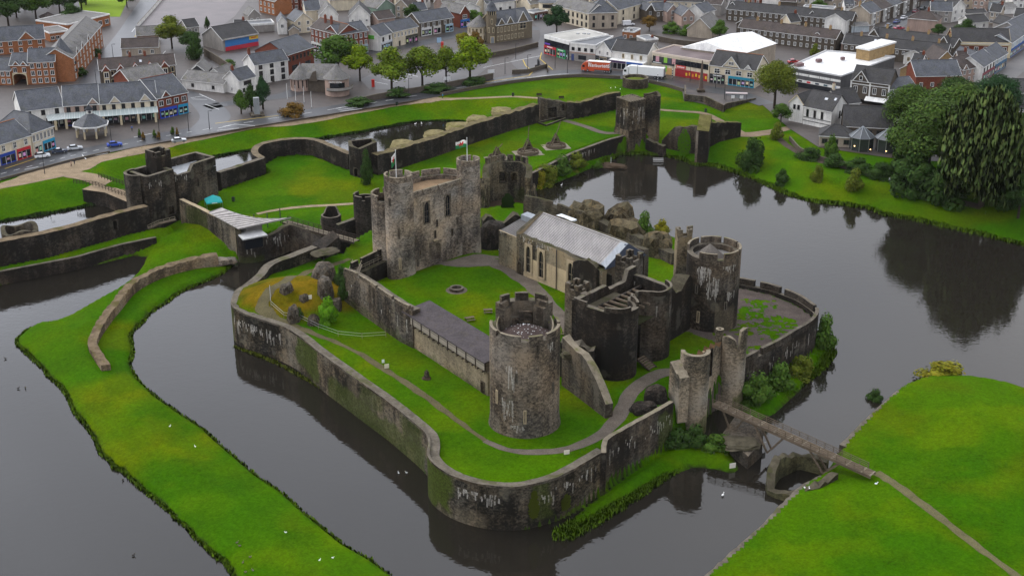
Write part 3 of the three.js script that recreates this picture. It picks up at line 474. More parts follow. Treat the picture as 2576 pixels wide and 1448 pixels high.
// ---- inner north curtain with the timber gallery
const nA=at(862,683,15.4),nB=at(1036,782,15.4),nC=at(1021,806,12.2),nD=at(1226,936,12.2);
{
const pts=dense([nA,at(891,693,15.4),at(927,715,15.4),at(964,741,15.4),at(1004,767,15.4),nB],1.5),L=arc(pts).at(-1);
const m=stoneM({w:L + 2,h:14,v0:5,tw:512,th:224,seed:47,bias:0.5,hi:[0.24,0.2,0.155],white:[[1,30,9,13,14]],moss:[[0,40,6,8.6,0.3]]});
const t=thing('curtain_wall','tall inner curtain wall running from the gatehouse to the gallery','wall',V(pts[6].x,WARD,pts[6].z));
wall(t,'masonry',pts,{base:6,thick:2.1,material:m,rough:0.1,capName:'wall_walk'});
merlons(t,pts,[[0.2,4.2],[5.4,12.5],[13.3,19.4],[20.4,25.6],[26.4,L - 0.3]],{up:0.75,thick:0.6,material:m,cap:M.coppale});
const p2=dense([nC,nD],1.5),L2=arc(p2).at(-1);
const m2=stoneM({w:L2 + 2,h:14,v0:5,tw:512,th:224,seed:53,bias:0.66,hi:[0.36,0.3,0.215],lo:[0.06,0.05,0.04],pale:[[3,L2,8,12.3,0.75]],moss:[[0,34,6,7.6,0.4]]});
const t2=thing('gallery_wall','pale patched curtain wall carrying the timber gallery','wall',V(p2[6].x,WARD,p2[6].z));
wall(t2,'masonry',p2,{base:6,thick:2.1,material:m2,rough:0.1,capName:'wall_walk'});
// doorway close to the tower
const d=nD.clone().sub(nC).setY(0).normalize(),out=rot90(d).negate();
opening(t2,'doorway',V(nD.x,7.3,nD.z).addScaledVector(d,-1.6).addScaledVector(out,0.02),out,1.1,2.2,{surround:M.mid,depth:1.8});
// gallery
const s=thing('timber_gallery','long timber gallery with dark lean-to roof and pale panels on the curtain wall','gallery',V(p2[10].x,12.2,p2[10].z));
const inn=rot90(d),A=V(nC.x,12.25,nC.z).addScaledVector(out,0.35),n=9,len=L2 - 0.3,W=6.2,fl=12.25,ev=14.1,bk=14.9;
const P=(k,w,y)=>A.clone().addScaledVector(d,k).addScaledVector(inn,w).setY(y);
const bays=new Geo();bays.hexa([P(0,0.06,fl),P(len,0.06,fl),P(len,W - 0.1,fl),P(0,W - 0.1,fl)],[P(0,0.06,ev),P(len,0.06,ev),P(len,W - 0.1,bk),P(0,W - 0.1,bk)]);bays.build('body',M.timberdark,s);
for(let i=0;i<n;i++){const a=len*i / n + 0.12,b=len*(i + 1)/ n - 0.12;const g=new Geo();g.hexa([P(a,0,fl + 0.1),P(b,0,fl + 0.1),P(b,0.05,fl + 0.1),P(a,0.05,fl + 0.1)],[P(a,0,ev - 0.08),P(b,0,ev - 0.08),P(b,0.05,ev - 0.08),P(a,0.05,ev - 0.08)]);g.build('panel',mat([0.4,0.36,0.31],0.85,{map:TX.plank}),s);}
for(let i=0;i<=n;i++)new Geo().bar(P(len*i / n,-0.06,fl - 0.5),P(len*i / n,-0.06,ev),0.16).build('post',M.timberdark,s);
for(let i=0;i<17;i++)new Geo().bar(P(0.6 +(len - 1.2)*i / 16,0.25,fl - 0.12),P(0.6 +(len - 1.2)*i / 16,-0.3,fl - 0.12),0.22,0.24).build('beam_end',M.timberdark,s);
const rf=new Geo();rf.hexa([P(-0.35,-0.4,ev),P(len + 0.35,-0.4,ev),P(len + 0.35,W,bk),P(-0.35,W,bk)],[P(-0.35,-0.4,ev + 0.22),P(len + 0.35,-0.4,ev + 0.22),P(len + 0.35,W,bk + 0.22),P(-0.35,W,bk + 0.22)]);rf.build('roof',mat([0.075,0.06,0.062],0.75,{map:TX.slate}),s);
const end=new Geo();end.hexa([P(len,0.1,fl),P(len + 0.06,0.1,fl),P(len + 0.06,W - 0.1,fl),P(len,W - 0.1,fl)],[P(len,0.1,ev),P(len + 0.06,0.1,ev),P(len + 0.06,W - 0.1,bk),P(len,W - 0.1,bk)]);end.build('end_boarding',M.timber,s);
}
// ---- north-west tower
{
const c=at(1319,1063,6.9),r=6.25,front=polar(c,r,0,7),sill=rise(front,862),t=thing('round_tower','nearest big round tower with white streaks and a tall gorge wall','tower',V(c.x,6.9,c.z));
const m=stoneM({w:2*Math.PI*r,h:26,v0:5,tw:1024,th:640,seed:61,bias:0.55,st:0.5,hi:[0.33,0.27,0.21],lo:[0.04,0.034,0.028],white:[[-3.2,-1.6,13,21,26],[-4.4,-2.0,9,14.5,22],[-2.6,0.4,8,9.5,14],[4.6,5.6,22.5,25,12]],moss:[]});
m.map.offset.x=0;
ring(t,'masonry',c,r,{base:6,top:sill,thick:1.5,floor:sill - 1.6,seg:56,material:m,flare:0.45,flareTop:3.2});
ringMerlons(t,c,r,sill,[[-1.75,-0.95],[-0.78,-0.12],[0.1,0.52],[0.66,1.5],[1.62,2.0]],{up:1.05,thick:0.55,material:m,cap:M.coppale});
disc(t,'roof_cone',c,r - 1.6,sill - 1.2,mat([0.1,0.075,0.07],0.9,{map:TX.gravel}),1.9);
// droppings on the cone: flecks of lime
const f=new Geo(),rr=rng(5);for(let i=0;i<60;i++){const a=rr()*6.28,q=Math.sqrt(rr())*(r - 2.2),y=sill - 1.2 + 1.9*(1 - q /(r - 1.6))+ 0.03,p=polar(c,q,a,y);f.box(p.x,p.y,p.z,0.06 + rr()*0.18,0.015,0.06 + rr()*0.12,a);}f.build('droppings',M.paint,t).userData.kind='stuff';
// gorge wall at the back, higher than the rim, with stair turrets
const gb=sill - 1.4,gt=rise(polar(c,r,Math.PI,7),752);
const gp=[-2.3,-2.62,-2.95,-3.28,-3.6,-3.95].map(a=>polar(c,r - 0.6,a + 6.2832,gt));
const line=curve(gp,0.9),gm=M.mid;
wall(t,'gorge_wall',line,{base:gb,thick:1.5,material:gm,cap:M.coping,rough:0.06});
const s=arc(line).at(-1);merlons(t,line,[[0.2,2.0],[3.1,5.4],[6.6,8.6],[9.4,s - 0.1]],{up:1.5,thick:0.6,material:gm,cap:M.coping});
for(const[a,w2]of[[-2.18,1.1],[2.4,1.2]]){const p=polar(c,r - 1.7,a,gb),g=new Geo();g.box(p.x,(gb + gt)/ 2,p.z,w2*2,gt - gb,w2*1.7,a);g.build('stair_wall',gm,t);new Geo().box(p.x,gt + 0.5,p.z,w2*1.9,1.0,0.6,a).build('merlon',gm,t);}
const ib=polar(c,r - 2.2,Math.PI - 0.1,gb);opening(t,'doorway',polar(c,r - 2.12,Math.PI - 0.05,sill - 0.9),V(0.05,0,1).normalize(),2.2,2.0,{surround:M.mid});
// curved handrail walls inside the rim
for(const[a0,a1]of[[-2.4,-0.6],[0.9,2.0]])ring(t,'inner_parapet',c,r - 1.2,{base:sill - 1.4,top:sill + 0.35,thick:0.22,a0,a1,seg:16,material:M.mid,cap:M.coppale,topFn:a=>sill + 0.3 + 1.4*smooth(1.2,2.3,Math.abs(a))});
const slit=(a,y,h2=2.3,sur=M.ashlar)=>opening(t,'arrow_slit',polar(c,r + 0.02,a,y),V(Math.sin(a),0,Math.cos(a)),0.16,h2,{surround:sur,t:0.2,arch:false});
slit(0.0,10.2);slit(-0.9,13);slit(0.9,15,1.8,M.mid);slit(-0.25,18,1.6,M.mid);slit(0.35,sill - 2.2,1.5,M.mid);
// broken spur wall to the south
const w=thing('broken_wall','free-standing broken wall with jagged end beside the round tower','ruin',at(1460,1010,WARD));
const a=at(1412,968,WARD),b=at(1522,1052,WARD),top=[17.5,17.2,16.8,16.6,16.5,16,15,13.6,11.8,10.2],pl=[];for(let i=0;i<10;i++){const p=a.clone().lerp(b,i / 9);pl.push(p.setY(top[i]- 0.2));}
wall(w,'masonry',pl,{base:6,thick:1.6,material:M.mid,cap:M.coppale,rough:0.5,seed:3});
const w2=thing('link_wall','ruined link wall between round tower and west gatehouse','ruin',at(1452,930,WARD));
const la=at(1408,935,COURT),lb=at(1492,945,COURT);wall(w2,'masonry',dense([la,lb],1).map((p,i)=>p.setY(14.5 - 0.5*Math.sin(i*1.3)- 0.12*i)),{base:6,thick:2,material:M.stone,rough:0.5});
lump(w2,'broken_top',at(1440,892,14.2),2.2,0.9,1.6,M.copdark,31,0.5);opening(w2,'archway',at(1450,938,10.6),V(-0.3,0,1).normalize(),2,2.6,{surround:M.mid});
}
// ---- south-west tower
{
const c=at(1786,809,WARD),r=5.55,sill=rise(polar(c,r,0,7.2),656),t=thing('round_tower','farther big round tower by the lake, streaked white, with a square stair turret','tower',V(c.x,WARD,c.z));
const m=stoneM({w:2*Math.PI*r,h:24,v0:5,tw:1024,th:640,seed:67,bias:0.4,hi:[0.2,0.165,0.13],white:[[-4.2,-1.4,17,21.5,60],[-2.2,0.6,13,19.5,46],[1.4,4.6,19.6,21.8,26],[2.2,4.6,13.4,16,18]],pale:[[-5,5,6,12,0.3]]});
ring(t,'masonry',c,r,{base:6,top:sill,thick:1.2,floor:sill - 1.4,seg:52,material:m});
ringMerlons(t,c,r,sill,[[-0.72,-0.02],[0.24,1.02],[1.1,1.85],[1.95,2.62],[2.74,3.55],[3.68,4.6]],{up:1.35,thick:0.5,material:m,cap:M.coppale});
disc(t,'floor',c,r - 1.1,sill - 1.2,M.seamdark);disc(t,'roof_cone',polar(c,1.0,-1.2,0),3.4,sill - 1.1,mat([0.17,0.155,0.14],0.85,{map:TX.gravel}),2.9,8);
for(const[a,y,h2]of[[-0.75,15.5,1.6],[0.75,18.5,1.5],[-0.62,9.2,2.2],[0.4,12.2,1.6]])opening(t,'arrow_slit',polar(c,r + 0.02,a,y),V(Math.sin(a),0,Math.cos(a)),0.3,h2,{surround:a<-0.6&&y<12?M.ashlar:M.mid,t:0.2,arch:false});
// stair turret on its north-east side
const q=[[1690,762],[1696,772],[1731,770],[1733,758]].map(a=>at(a[0],a[1],WARD)),tt=rise(q[1],596),sp=new Geo();
const tm=stoneM({w:16,h:28,v0:5,tw:256,th:512,seed:71,bias:0.62,hi:[0.3,0.25,0.17]});
wall(t,'stair_turret',q.map(p=>V(p.x,tt,p.z)),{base:6,thick:0.55,closed:true,material:tm,cap:M.coping,rough:0.05});
floorPoly(t,'turret_floor',q,tt - 1,M.stone);
const loop=[...q,q[0]].map(p=>V(p.x,tt,p.z)),s=arc(loop);merlons(t,loop,[[0,s[1]*0.8],[s[1]+ 0.1,s[1]+ 1.1],[s[2]- 1,s[2]+ 0.9],[s[3]- 0.4,s[3]+ 1.4],[s[4]- 1,s[4]- 0.1]],{up:1.5,thick:0.5,material:tm,cap:M.coping});
}
// ---- inner west gatehouse: two round-fronted towers, open to the sky
{
const c1=at(1546,934,WARD),c2=at(1630,887,WARD),d=c2.clone().sub(c1).setY(0).normalize(),e=rot90(d),r=4.25;
const t=thing('gatehouse','ruined roofless west gatehouse with two dark rounded towers','gatehouse',V(c1.x,WARD,c1.z).lerp(c2,0.5));
const top1=rise(polar(c1,r,0,7.2),781),top2=rise(polar(c2,r,0.3,7.2),744),tp=Math.min(top1,top2);
const m=stoneM({w:64,h:20,v0:5,tw:1024,th:320,seed:73,k:0.9,bias:0.26,hi:[0.15,0.125,0.1],white:[[20,44,16,20,8]],moss:[]});
// outline: starts on the court side of the left tower, round both fronts, back to the court side
const aD=Math.atan2(d.x,d.z),line=[],add=(c,a0,a1,y)=>{for(let i=0;i<=14;i++)line.push(polar(c,r,a0 +(a1 - a0)*i / 14,y));};
const aE=Math.atan2(e.x,e.z),bk1=polar(c1,r,aD + Math.PI,tp).addScaledVector(e,7.5),bk2=polar(c2,r,aD,tp).addScaledVector(e,7.5);
line.push(bk1);const aF=Math.atan2(-e.x,-e.z),norm=a=>Math.atan2(Math.sin(a),Math.cos(a)),f0=norm(aF);
add(c1,f0 - Math.PI / 2,f0 + Math.PI / 2 - 0.1,tp);add(c2,f0 - Math.PI / 2 + 0.1,f0 + Math.PI / 2,tp);line.push(bk2);
const pts=dense(line,0.9).map((p,i)=>{p.y=tp + 0.9*(fbm(i*0.16,3,8,3)- 0.5);return p;}),L=arc(pts).at(-1);
wall(t,'masonry',pts,{base:6,thick:1.1,material:m,cap:M.coping,rough:0.12,seed:4});
merlons(t,pts,[[0.3,3.4],[7.6,13.2],[16.5,L*0.5 - 0.6],[L*0.5 + 0.4,L - 8.5]],{up:0.9,thick:0.5,material:m,cap:M.coping});
const back=dense([bk2,bk1],0.9).map((p,i,a)=>V(p.x,tp +(i<4?1.6:i<11?-0.6:0.5),p.z));wall(t,'court_wall',back,{base:6,thick:1,material:M.stone,cap:M.coping,rough:0.15});
// floor well below with bare joists
const mid=c1.clone().lerp(c2,0.5),inner=[bk1.clone().addScaledVector(e,-1),polar(c1,r - 1.1,f0 - 1.4,0),polar(c1,r - 1.1,f0,0),polar(c2,r - 1.1,f0,0),polar(c2,r - 1.1,f0 + 1.4,0),bk2.clone().addScaledVector(e,-1)];
floorPoly(t,'lower_floor',inner,tp - 4.2,mat([0.05,0.055,0.025],0.95,{map:TX.gravel}));
for(let i=0;i<8;i++){const p=c1.clone().addScaledVector(d,-2.2 + i*1.9).setY(tp - 1.5);new Geo().bar(p.clone().addScaledVector(e,-2.6),p.clone().addScaledVector(e,4.2),0.32,0.38).build('floor_joist',M.timber,t);}
for(const k of[-0.5,4.4])new Geo().bar(c1.clone().addScaledVector(d,-3.2).addScaledVector(e,k).setY(tp - 1.75),c2.clone().addScaledVector(d,3).addScaledVector(e,k).setY(tp - 1.75),0.45,0.6).build('cross_wall',M.stone,t);
const g0=new Geo();const pf=c1.clone().addScaledVector(d,2).addScaledVector(e,6);g0.box(pf.x,tp - 1.9,pf.z,12,0.6,3,aD - Math.PI / 2);g0.build('wall_walk',M.copdark,t);
new Geo().box(pf.x - 2.5,tp - 0.6,pf.z + 1,1.5,2.4,1.5,aD).build('chimney_stub',M.mid,t);
// gate passage between the towers, with steps
const gf=mid.clone().addScaledVector(e,-0.4);opening(t,'gate_arch',gf.clone().setY(7.4).addScaledVector(e,-0.35),e.clone().negate(),2.6,7.4,{surround:M.stone,t:0.3,depth:7});
const st=thing('timber_steps','short timber steps below the west gate arch','steps',mid.clone().addScaledVector(e,-3.4).setY(WARD));
for(let i=0;i<6;i++){const p=mid.clone().addScaledVector(e,-2.2 - i*0.5);new Geo().box(p.x,8.8 - i*0.27,p.z,2.3,0.16,0.46,Math.atan2(e.x,e.z)).build('tread',M.timber,st);}
for(const k of[-1.2,1.2])new Geo().bar(mid.clone().addScaledVector(e,-1.9).addScaledVector(d,k).setY(8.9),mid.clone().addScaledVector(e,-5.2).addScaledVector(d,k).setY(7.2),0.14,0.34).build('stringer',M.timberdark,st);
// corner turrets on the court side
const turret=(px,py,w,dep,rowTop,seed,label,name)=>{
const q0=at(px,py,COURT),q=[q0.clone().addScaledVector(e,dep),q0,q0.clone().addScaledVector(d,w),q0.clone().addScaledVector(d,w).addScaledVector(e,dep)],y=rise(q0,rowTop);
const tm=stoneM({w:16,h:24,v0:5,tw:256,th:384,seed,bias:0.5,hi:[0.24,0.2,0.15]});
wall(t,name,q.map(p=>V(p.x,y,p.z)),{base:6,thick:0.55,closed:true,material:tm,cap:M.coping,rough:0.05});floorPoly(t,'turret_floor',q,y - 1,M.stone);
const loop=[...q,q[0]].map(p=>V(p.x,y,p.z)),s=arc(loop);merlons(t,loop,[[0.02,1.2],[s[1]- 1.1,s[1]+ 1.2],[s[2]- 1.2,s[2]+ 1.2],[s[3]- 1.2,s[3]+ 1.2],[s[4]- 1.1,s[4]- 0.02]],{up:1.1,thick:0.55,material:tm,cap:M.coping});
};
turret(1452,868,3.6,3.4,734,79,'','stair_turret');turret(1578,822,4.8,3.6,664,83,'','stair_turret');
// south link to the big tower, and small wall tops
const lw=thing('link_wall','dark ruined wall joining west gatehouse and lakeside round tower','ruin',at(1695,860,WARD));
wall(lw,'masonry',dense([at(1668,868,WARD),at(1735,828,WARD)],1).map((p,i)=>p.setY(18.2 + 1.2*Math.sin(i*0.9))),{base:6,thick:3.2,material:M.stone,cap:M.copdark,rough:0.7});
}
// ---- great east gatehouse
const eg={};
{
const FL=at(1009,682,COURT),FR=at(1180,624,COURT),d=FR.clone().sub(FL).setY(0),len=d.length();d.normalize();const e=rot90(d);
Object.assign(eg,{FL,FR,d,e});
const t=thing('gatehouse','great pale east gatehouse with round corner turrets, gate arch and flagpoles','gatehouse',FL.clone().lerp(FR,0.5).setY(COURT));
const rl=3.25,rr=2.75,q=(k,w,y)=>FL.clone().addScaledVector(d,k).addScaledVector(e,w).setY(y);
const par=rise(q(len*0.5,-0.6,8),482),fl=par - 1.0,dep=12.5;
const m=stoneM({w:40,h:28,v0:6,tw:1024,th:720,seed:89,k:1.25,bias:0.58,st:0.45,hi:[0.4,0.34,0.275],lo:[0.06,0.05,0.043]});
const F=[q(-0.2,3.4,par),q(-0.6,-0.6,par),q(len + 0.8,-0.6,par),q(len + 1.6,5,par),q(len,8.4,par),q(len - 4,10.6,par),q(len - 8,11,par),q(len*0.5,10.6,par),q(5.2,9.2,par),q(3.2,7,par),q(2.2,4.8,par)];
wall(t,'masonry',dense([...F,F[0]],1.2).slice(0,-1),{base:6.5,thick:1.1,closed:true,material:m,cap:M.coping,rough:0.05});
const rear=curve(F.slice(3),0.8),RL=arc(rear).at(-1);merlons(t,rear,[[0.2,4],[4.8,9.6],[10.4,RL - 0.2]],{up:1.4,thick:0.55,material:m,cap:M.coppale});
floorPoly(t,'roof_terrace',F,fl,mat([0.3,0.21,0.13],0.95,{map:TX.gravel}));
const fr=[q(rl - 0.4,-0.6,par),q(len - rr + 0.3,-0.6,par)],FLn=fr[0].distanceTo(fr[1]);merlons(t,fr,[[0,3.4],[3.8,8.2],[8.6,FLn]],{up:1.35,thick:0.6,material:m,cap:M.coppale});
// rear towers
{const c=q(0.2,4.4,0),r=3.7;ring(t,'rear_tower',c,r,{base:6.5,top:par,thick:0.6,floor:fl,material:m,seg:40});ringMerlons(t,c,r,par,[[-2.5,-1.5],[-1.35,-0.55],[2.6,3.5]],{up:1.2,thick:0.5,material:m,cap:M.coppale});disc(t,'tower_floor',c,r - 0.5,fl - 0.6,M.stone);}
// front turrets
const tops=[];
for(const[c,r,row]of[[FL,rl,462],[FR,rr,420]]){
const y=rise(polar(c,r,0,COURT),row);tops.push([c,y,r]);
ring(t,'corner_turret',c,r,{base:6.5,top:y,thick:0.7,floor:y - 1.2,material:m,seg:36,flare:0.12,flareTop:5,uOff:20});ringMerlons(t,c,r,y,[[-0.6,0.55],[0.75,1.5],[1.7,2.7],[2.9,3.9],[4.15,5.4]],{up:1.3,thick:0.5,material:m,cap:M.coppale});disc(t,'turret_floor',c,r - 0.6,y - 1,M.stone,0,24);
}
// openings of the court front
const o=e.clone().negate(),fp=(k,y)=>q(k,-0.62,y);
const ga=fp(len*0.47,8.25);opening(t,'gate_arch',ga,o,2.9,4.4,{surround:M.light,t:0.4,out:0.16,depth:6});
opening(t,'traceried_window',fp(len*0.355,18.2),o,1.45,4.9,{surround:M.light,t:0.3,bars:1,fill:M.glass});opening(t,'traceried_window',fp(len*0.66,18.4),o,1.45,4.9,{surround:M.light,t:0.3,bars:1,fill:M.glass});
for(const[k,y,h2]of[[0.25,10.8,1.3],[0.47,14,1.6],[0.5,16.6,1.5],[0.72,13.2,1.5],[0.8,15.5,1.6],[0.79,10.4,1.4],[0.21,8.4,2]])opening(t,'slit_window',fp(len*k,y),o,0.32,h2,{surround:M.light,t:0.14,arch:false});
const cs=(a,y,h2,s2)=>opening(t,'arrow_slit',polar(FL,rl + 0.03,a,y),V(Math.sin(a),0,Math.cos(a)),0.16,h2,{surround:s2,t:0.22,arch:false});cs(0.02,10.1,2.4,M.ashlar);cs(0.0,17.5,2.2,M.light);cs(0.75,22,1.8,M.light);cs(-0.6,25,1.4,M.light);
new Geo().box(...fp(len*0.47,13.4).toArray(),1.3,0.35,0.7,Math.atan2(o.x,o.z)).build('corbel',M.ashlar,t);
eg.tops=tops;
// lean-to ledge wall of the north side with rails
const s=thing('stair_wall','dark wall stub with railed wall-walk north of the gatehouse','wall',at(930,690,COURT));
const a=at(876,681,11.5),b=at(968,636,11.5);wall(s,'masonry',dense([at(884,697,11),at(975,655,11)],1.4),{base:6,thick:2.4,material:M.stone,cap:M.copdark,rough:0.1});
const up=dense([at(884,676,12.4),at(970,634,12.4)],1.2);wall(s,'parapet',up,{base:9,thick:0.7,material:M.stone,cap:M.coping,rough:0.06});merlons(s,up,[[0.2,2.4],[3.6,9.2],[9.9,12.6]],{up:1.3,thick:0.6,cap:M.coppale});
const r0=at(884,690,11.1),r1=at(972,649,11.1);for(let i=0;i<=8;i++){const p=r0.clone().lerp(r1,i / 8);new Geo().bar(p,p.clone().setY(p.y + 1.1),0.09).build('rail_post',M.timberpale,s);}for(const y of[0.6,1.1])new Geo().bar(r0.clone().setY(11.1 + y),r1.clone().setY(11.1 + y),0.08).build('handrail',M.timberpale,s);
const st=thing('timber_stair','pale timber stair with rails down to the ward path','steps',at(873,700,11));
const s0=at(887,664,12.2),s1=at(874,697,11.4);for(const k of[0,2]){const o2=V(k,0,0.3*k);new Geo().bar(s0.clone().add(o2),s1.clone().add(o2),0.3,0.2).build('stringer',M.timberpale,st);new Geo().bar(s0.clone().add(o2).setY(13.3),s1.clone().add(o2).setY(12.5),0.12).build('handrail',M.timberpale,st);}
for(let i=0;i<8;i++){const p=s0.clone().lerp(s1,i / 7);new Geo().box(p.x + 1,p.y,p.z + 0.3,2.1,0.08,0.4,0).build('tread',M.timberpale,st);}
}
// ---- flags on the turrets
{
const flagTex=tex(96,64,(u,v)=>{let c=v>0.5?[0.75,0.74,0.7]:[0.03,0.2,0.07];const dx=u - 0.5,dy=v - 0.52;const body=(dx*dx / 0.05 + dy*dy / 0.012)<1||((u - 0.66)**2 / 0.006 +(v - 0.68)**2 / 0.012)<1||(Math.abs(u - 0.42)<0.05&&v>0.5&&v<0.85 - Math.abs(u - 0.42))||((Math.abs(u - 0.36)<0.025||Math.abs(u - 0.62)<0.025||Math.abs(u - 0.5)<0.02)&&v<0.5&&v>0.24)||((u - 0.22)**2 / 0.012 +(v - 0.62)**2 / 0.003<1);return body?[0.5,0.02,0.03]:c;},{wrap:false});
const fm=mat([1,1,1],0.85,{map:flagTex,side:THREE.DoubleSide});
eg.tops.forEach(([c,y],i)=>{
const p=V(c.x +(i?-0.2:-0.35),y - 1,c.z + 1),topY=rise(p,i?347:378);
const f=thing('flagpole',i?'white flagpole with waving dragon flag on the right gatehouse turret':'white flagpole with limp furled flag on the left gatehouse turret','flagpole',p);
new Geo().cyl(p,V(p.x,topY,p.z),0.09,0.06,8).build('pole',M.paint,f);new Geo().cyl(V(p.x,topY,p.z),V(p.x,topY + 0.18,p.z),0.12,0.05,8).build('finial',M.paint,f);
const w=i?2.5:0.85,h=i?1.7:2.5,nx=14,g=new THREE.BufferGeometry(),po=[],uv=[],id=[];
for(let a=0;a<=nx;a++)for(let b=0;b<=4;b++){const s=a / nx,k=b / 4;po.push(-0.1 - s*w,topY - 0.5 - p.y - h + k*h +(i?-0.5*s*s + 0.16*Math.sin(s*7):-1.1*s),(i?0.3:0.16)*Math.sin(s*(i?7:16)+ k));uv.push(1 - s,k);}
for(let a=0;a<nx;a++)for(let b=0;b<4;b++){const k=a*5 + b;id.push(k,k + 1,k + 5,k + 1,k + 6,k + 5);}
g.setAttribute('position',new THREE.Float32BufferAttribute(po,3));g.setAttribute('uv',new THREE.Float32BufferAttribute(uv,2));g.setIndex(id);g.computeVertexNormals();addMesh('flag',g,fm,f);
});
}
// ---- great hall
{
const A=at(1300,686,COURT),B=at(1446,747,COURT),d=B.clone().sub(A).setY(0).normalize(),e=rot90(d),L=27,Wd=14.4;
const t=thing('great_hall','great hall with ribbed metal roof and tall pointed windows','hall',A.clone()),q=(k,w,y)=>A.clone().addScaledVector(d,k).addScaledVector(e,w).setY(y);
const ey=rise(A,588),ridge=ey + 3.3,o=e.clone().negate();
const m=stoneM({w:30,h:16,v0:6,tw:512,th:320,seed:97,k:1.1,bias:0.58,hi:[0.34,0.28,0.19],lo:[0.04,0.034,0.027],pale:[[6,9,7,15,0.5]],white:[[1,12,15.5,18,30]]});
const n0=dense([q(0,0,ey),q(15.5,0,ey)],1.3),n1=dense([q(15.5,0,ey - 0.2),q(L,0,ey - 1.0)],1.3);
wall(t,'north_wall',[...n0,...n1.slice(1)],{base:6.5,thick:1.5,material:m,cap:M.copdark,rough:0.2});
const gable=(k,nm,mt,low)=>{const pts=[];for(let i=0;i<=10;i++){const w=Wd*i / 10;pts.push(q(k,w,(low?-1.6:0.5)+ ey + 3.3*(1 - Math.abs(w - Wd / 2)/(Wd / 2))));}if(low)pts.reverse();wall(t,nm,pts.reverse(),{base:6.5,thick:0.9,material:mt,cap:M.copdark,rough:0.1});};
gable(-0.2,'east_gable',m);gable(L - 0.4,'west_gable',M.mid,true);
wall(t,'south_wall',dense([q(L,Wd,ey + 0.4),q(-0.2,Wd,ey + 0.4)],1.3),{base:6.5,thick:1.4,material:M.mid,cap:M.copdark,rough:0.35});
// roof: two slopes with standing seams
const r0=0.8,r1=L - 0.2,ev=ey - 0.25,w0=1.1,w1=Wd - 1.3,wm=Wd / 2;
const slope=(nm,wa,wb,ya,yb,mt)=>{const g=new Geo();g.hexa([q(r0,wa,ya),q(r1,wa,ya),q(r1,wb,yb),q(r0,wb,yb)],[q(r0,wa,ya + 0.15),q(r1,wa,ya + 0.15),q(r1,wb,yb + 0.15),q(r0,wb,yb + 0.15)]);const s=g.build(nm,mt,t);for(let i=0;i<=38;i++){const k=r0 +(r1 - r0)*i / 38;new Geo().bar(q(k,wa,ya + 0.19),q(k,wb,yb + 0.19),0.1,0.14).build('standing_seam',mt,s);}};
slope('north_slope',w0,wm,ev,ridge,M.seam);slope('south_slope',w1,wm,ev,ridge,M.seam);
new Geo().bar(q(r0,wm,ridge + 0.25),q(r1,wm,ridge + 0.25),0.4,0.12).build('ridge_cap',M.seam,t);
const eb=new Geo();eb.hexa([q(r1 + 0.05,w0 - 0.3,ev - 0.4),q(r1 + 0.6,w0 - 0.3,ev - 0.4),q(r1 + 0.6,w1 + 0.3,ev - 0.4),q(r1 + 0.05,w1 + 0.3,ev - 0.4)],[q(r1 + 0.05,wm - 0.3,ridge + 0.2),q(r1 + 0.6,wm - 0.3,ridge + 0.2),q(r1 + 0.6,wm + 0.3,ridge + 0.2),q(r1 + 0.05,wm + 0.3,ridge + 0.2)]);eb.build('gable_cladding',mat([0.07,0.085,0.13],0.6,{map:TX.grain}),t);
const vb=new Geo();vb.hexa([q(r1 - 1.3,w0,ev + 0.2),q(r1 + 0.65,w0 - 0.4,ev - 0.1),q(r1 + 0.65,wm,ridge + 0.22),q(r1 - 1.3,wm,ridge + 0.22)],[q(r1 - 1.3,w0,ev + 0.32),q(r1 + 0.65,w0 - 0.4,ev + 0.05),q(r1 + 0.65,wm,ridge + 0.34),q(r1 - 1.3,wm,ridge + 0.34)]);vb.build('verge_flashing',M.lead,t);
// windows and door of the court front
for(const k of[4.0,8.2,17.6]){opening(t,'pointed_window',q(k,-0.03,9.6),o,1.55,6.2,{surround:M.ashlar,t:0.5,out:0.22,bars:1,fill:M.glass});}
opening(t,'doorway',q(1.0,-0.03,8.25),o,1.3,2.9,{surround:M.mid,t:0.3,depth:1.3});
const panel=(k0,k1,y0,y1)=>{const g=new Geo();g.hexa([q(k0,-0.06,y0),q(k1,-0.06,y0),q(k1,0.02,y0),q(k0,0.02,y0)],[q(k0,-0.06,y1),q(k1,-0.06,y1),q(k1,0.02,y1),q(k0,0.02,y1)]);g.build('limewashed_panel',M.lime,t);};
panel(9.9,16.2,7.4,13.4);panel(2.3,9.9,7.4,9.2);panel(5.1,6.9,9.2,13.0);
new Geo().bar(q(13.2,-0.25,7.5),q(13.2,-0.25,ey),0.2).build('drainpipe',M.iron,t);
// ruined west end wall in front of the hall's end
const wr=thing('broken_wall','round-topped ruined wall at the west end of the great hall','ruin',q(20,-0.6,COURT));
wall(wr,'masonry',dense([q(18.6,-0.5,0),q(26,-0.5,0),q(27.6,2.5,0)],0.9).map((p,i,a)=>p.setY(16.4 + 1.6*Math.sin(Math.min(1,i / 9)*Math.PI*0.95)-(i>8?0.35*(i - 8):0))),{base:6.5,thick:1.3,material:M.stone,cap:M.copdark,rough:0.4});
opening(wr,'doorway',q(24,-0.56,9),o,1.2,3.4,{surround:M.mid});
// low service range east of the hall
const s=thing('service_range','lower stone range with lead roof against the hall end','building',q(-3.5,1,COURT)),sy=ey - 1.2;
wall(s,'masonry',[q(-7,6.5,sy),q(-7,0.6,sy),q(-0.25,0.6,sy),q(-0.25,6.5,sy)],{base:6.5,thick:0.8,closed:true,material:m,cap:M.ashlar,rough:0.1});
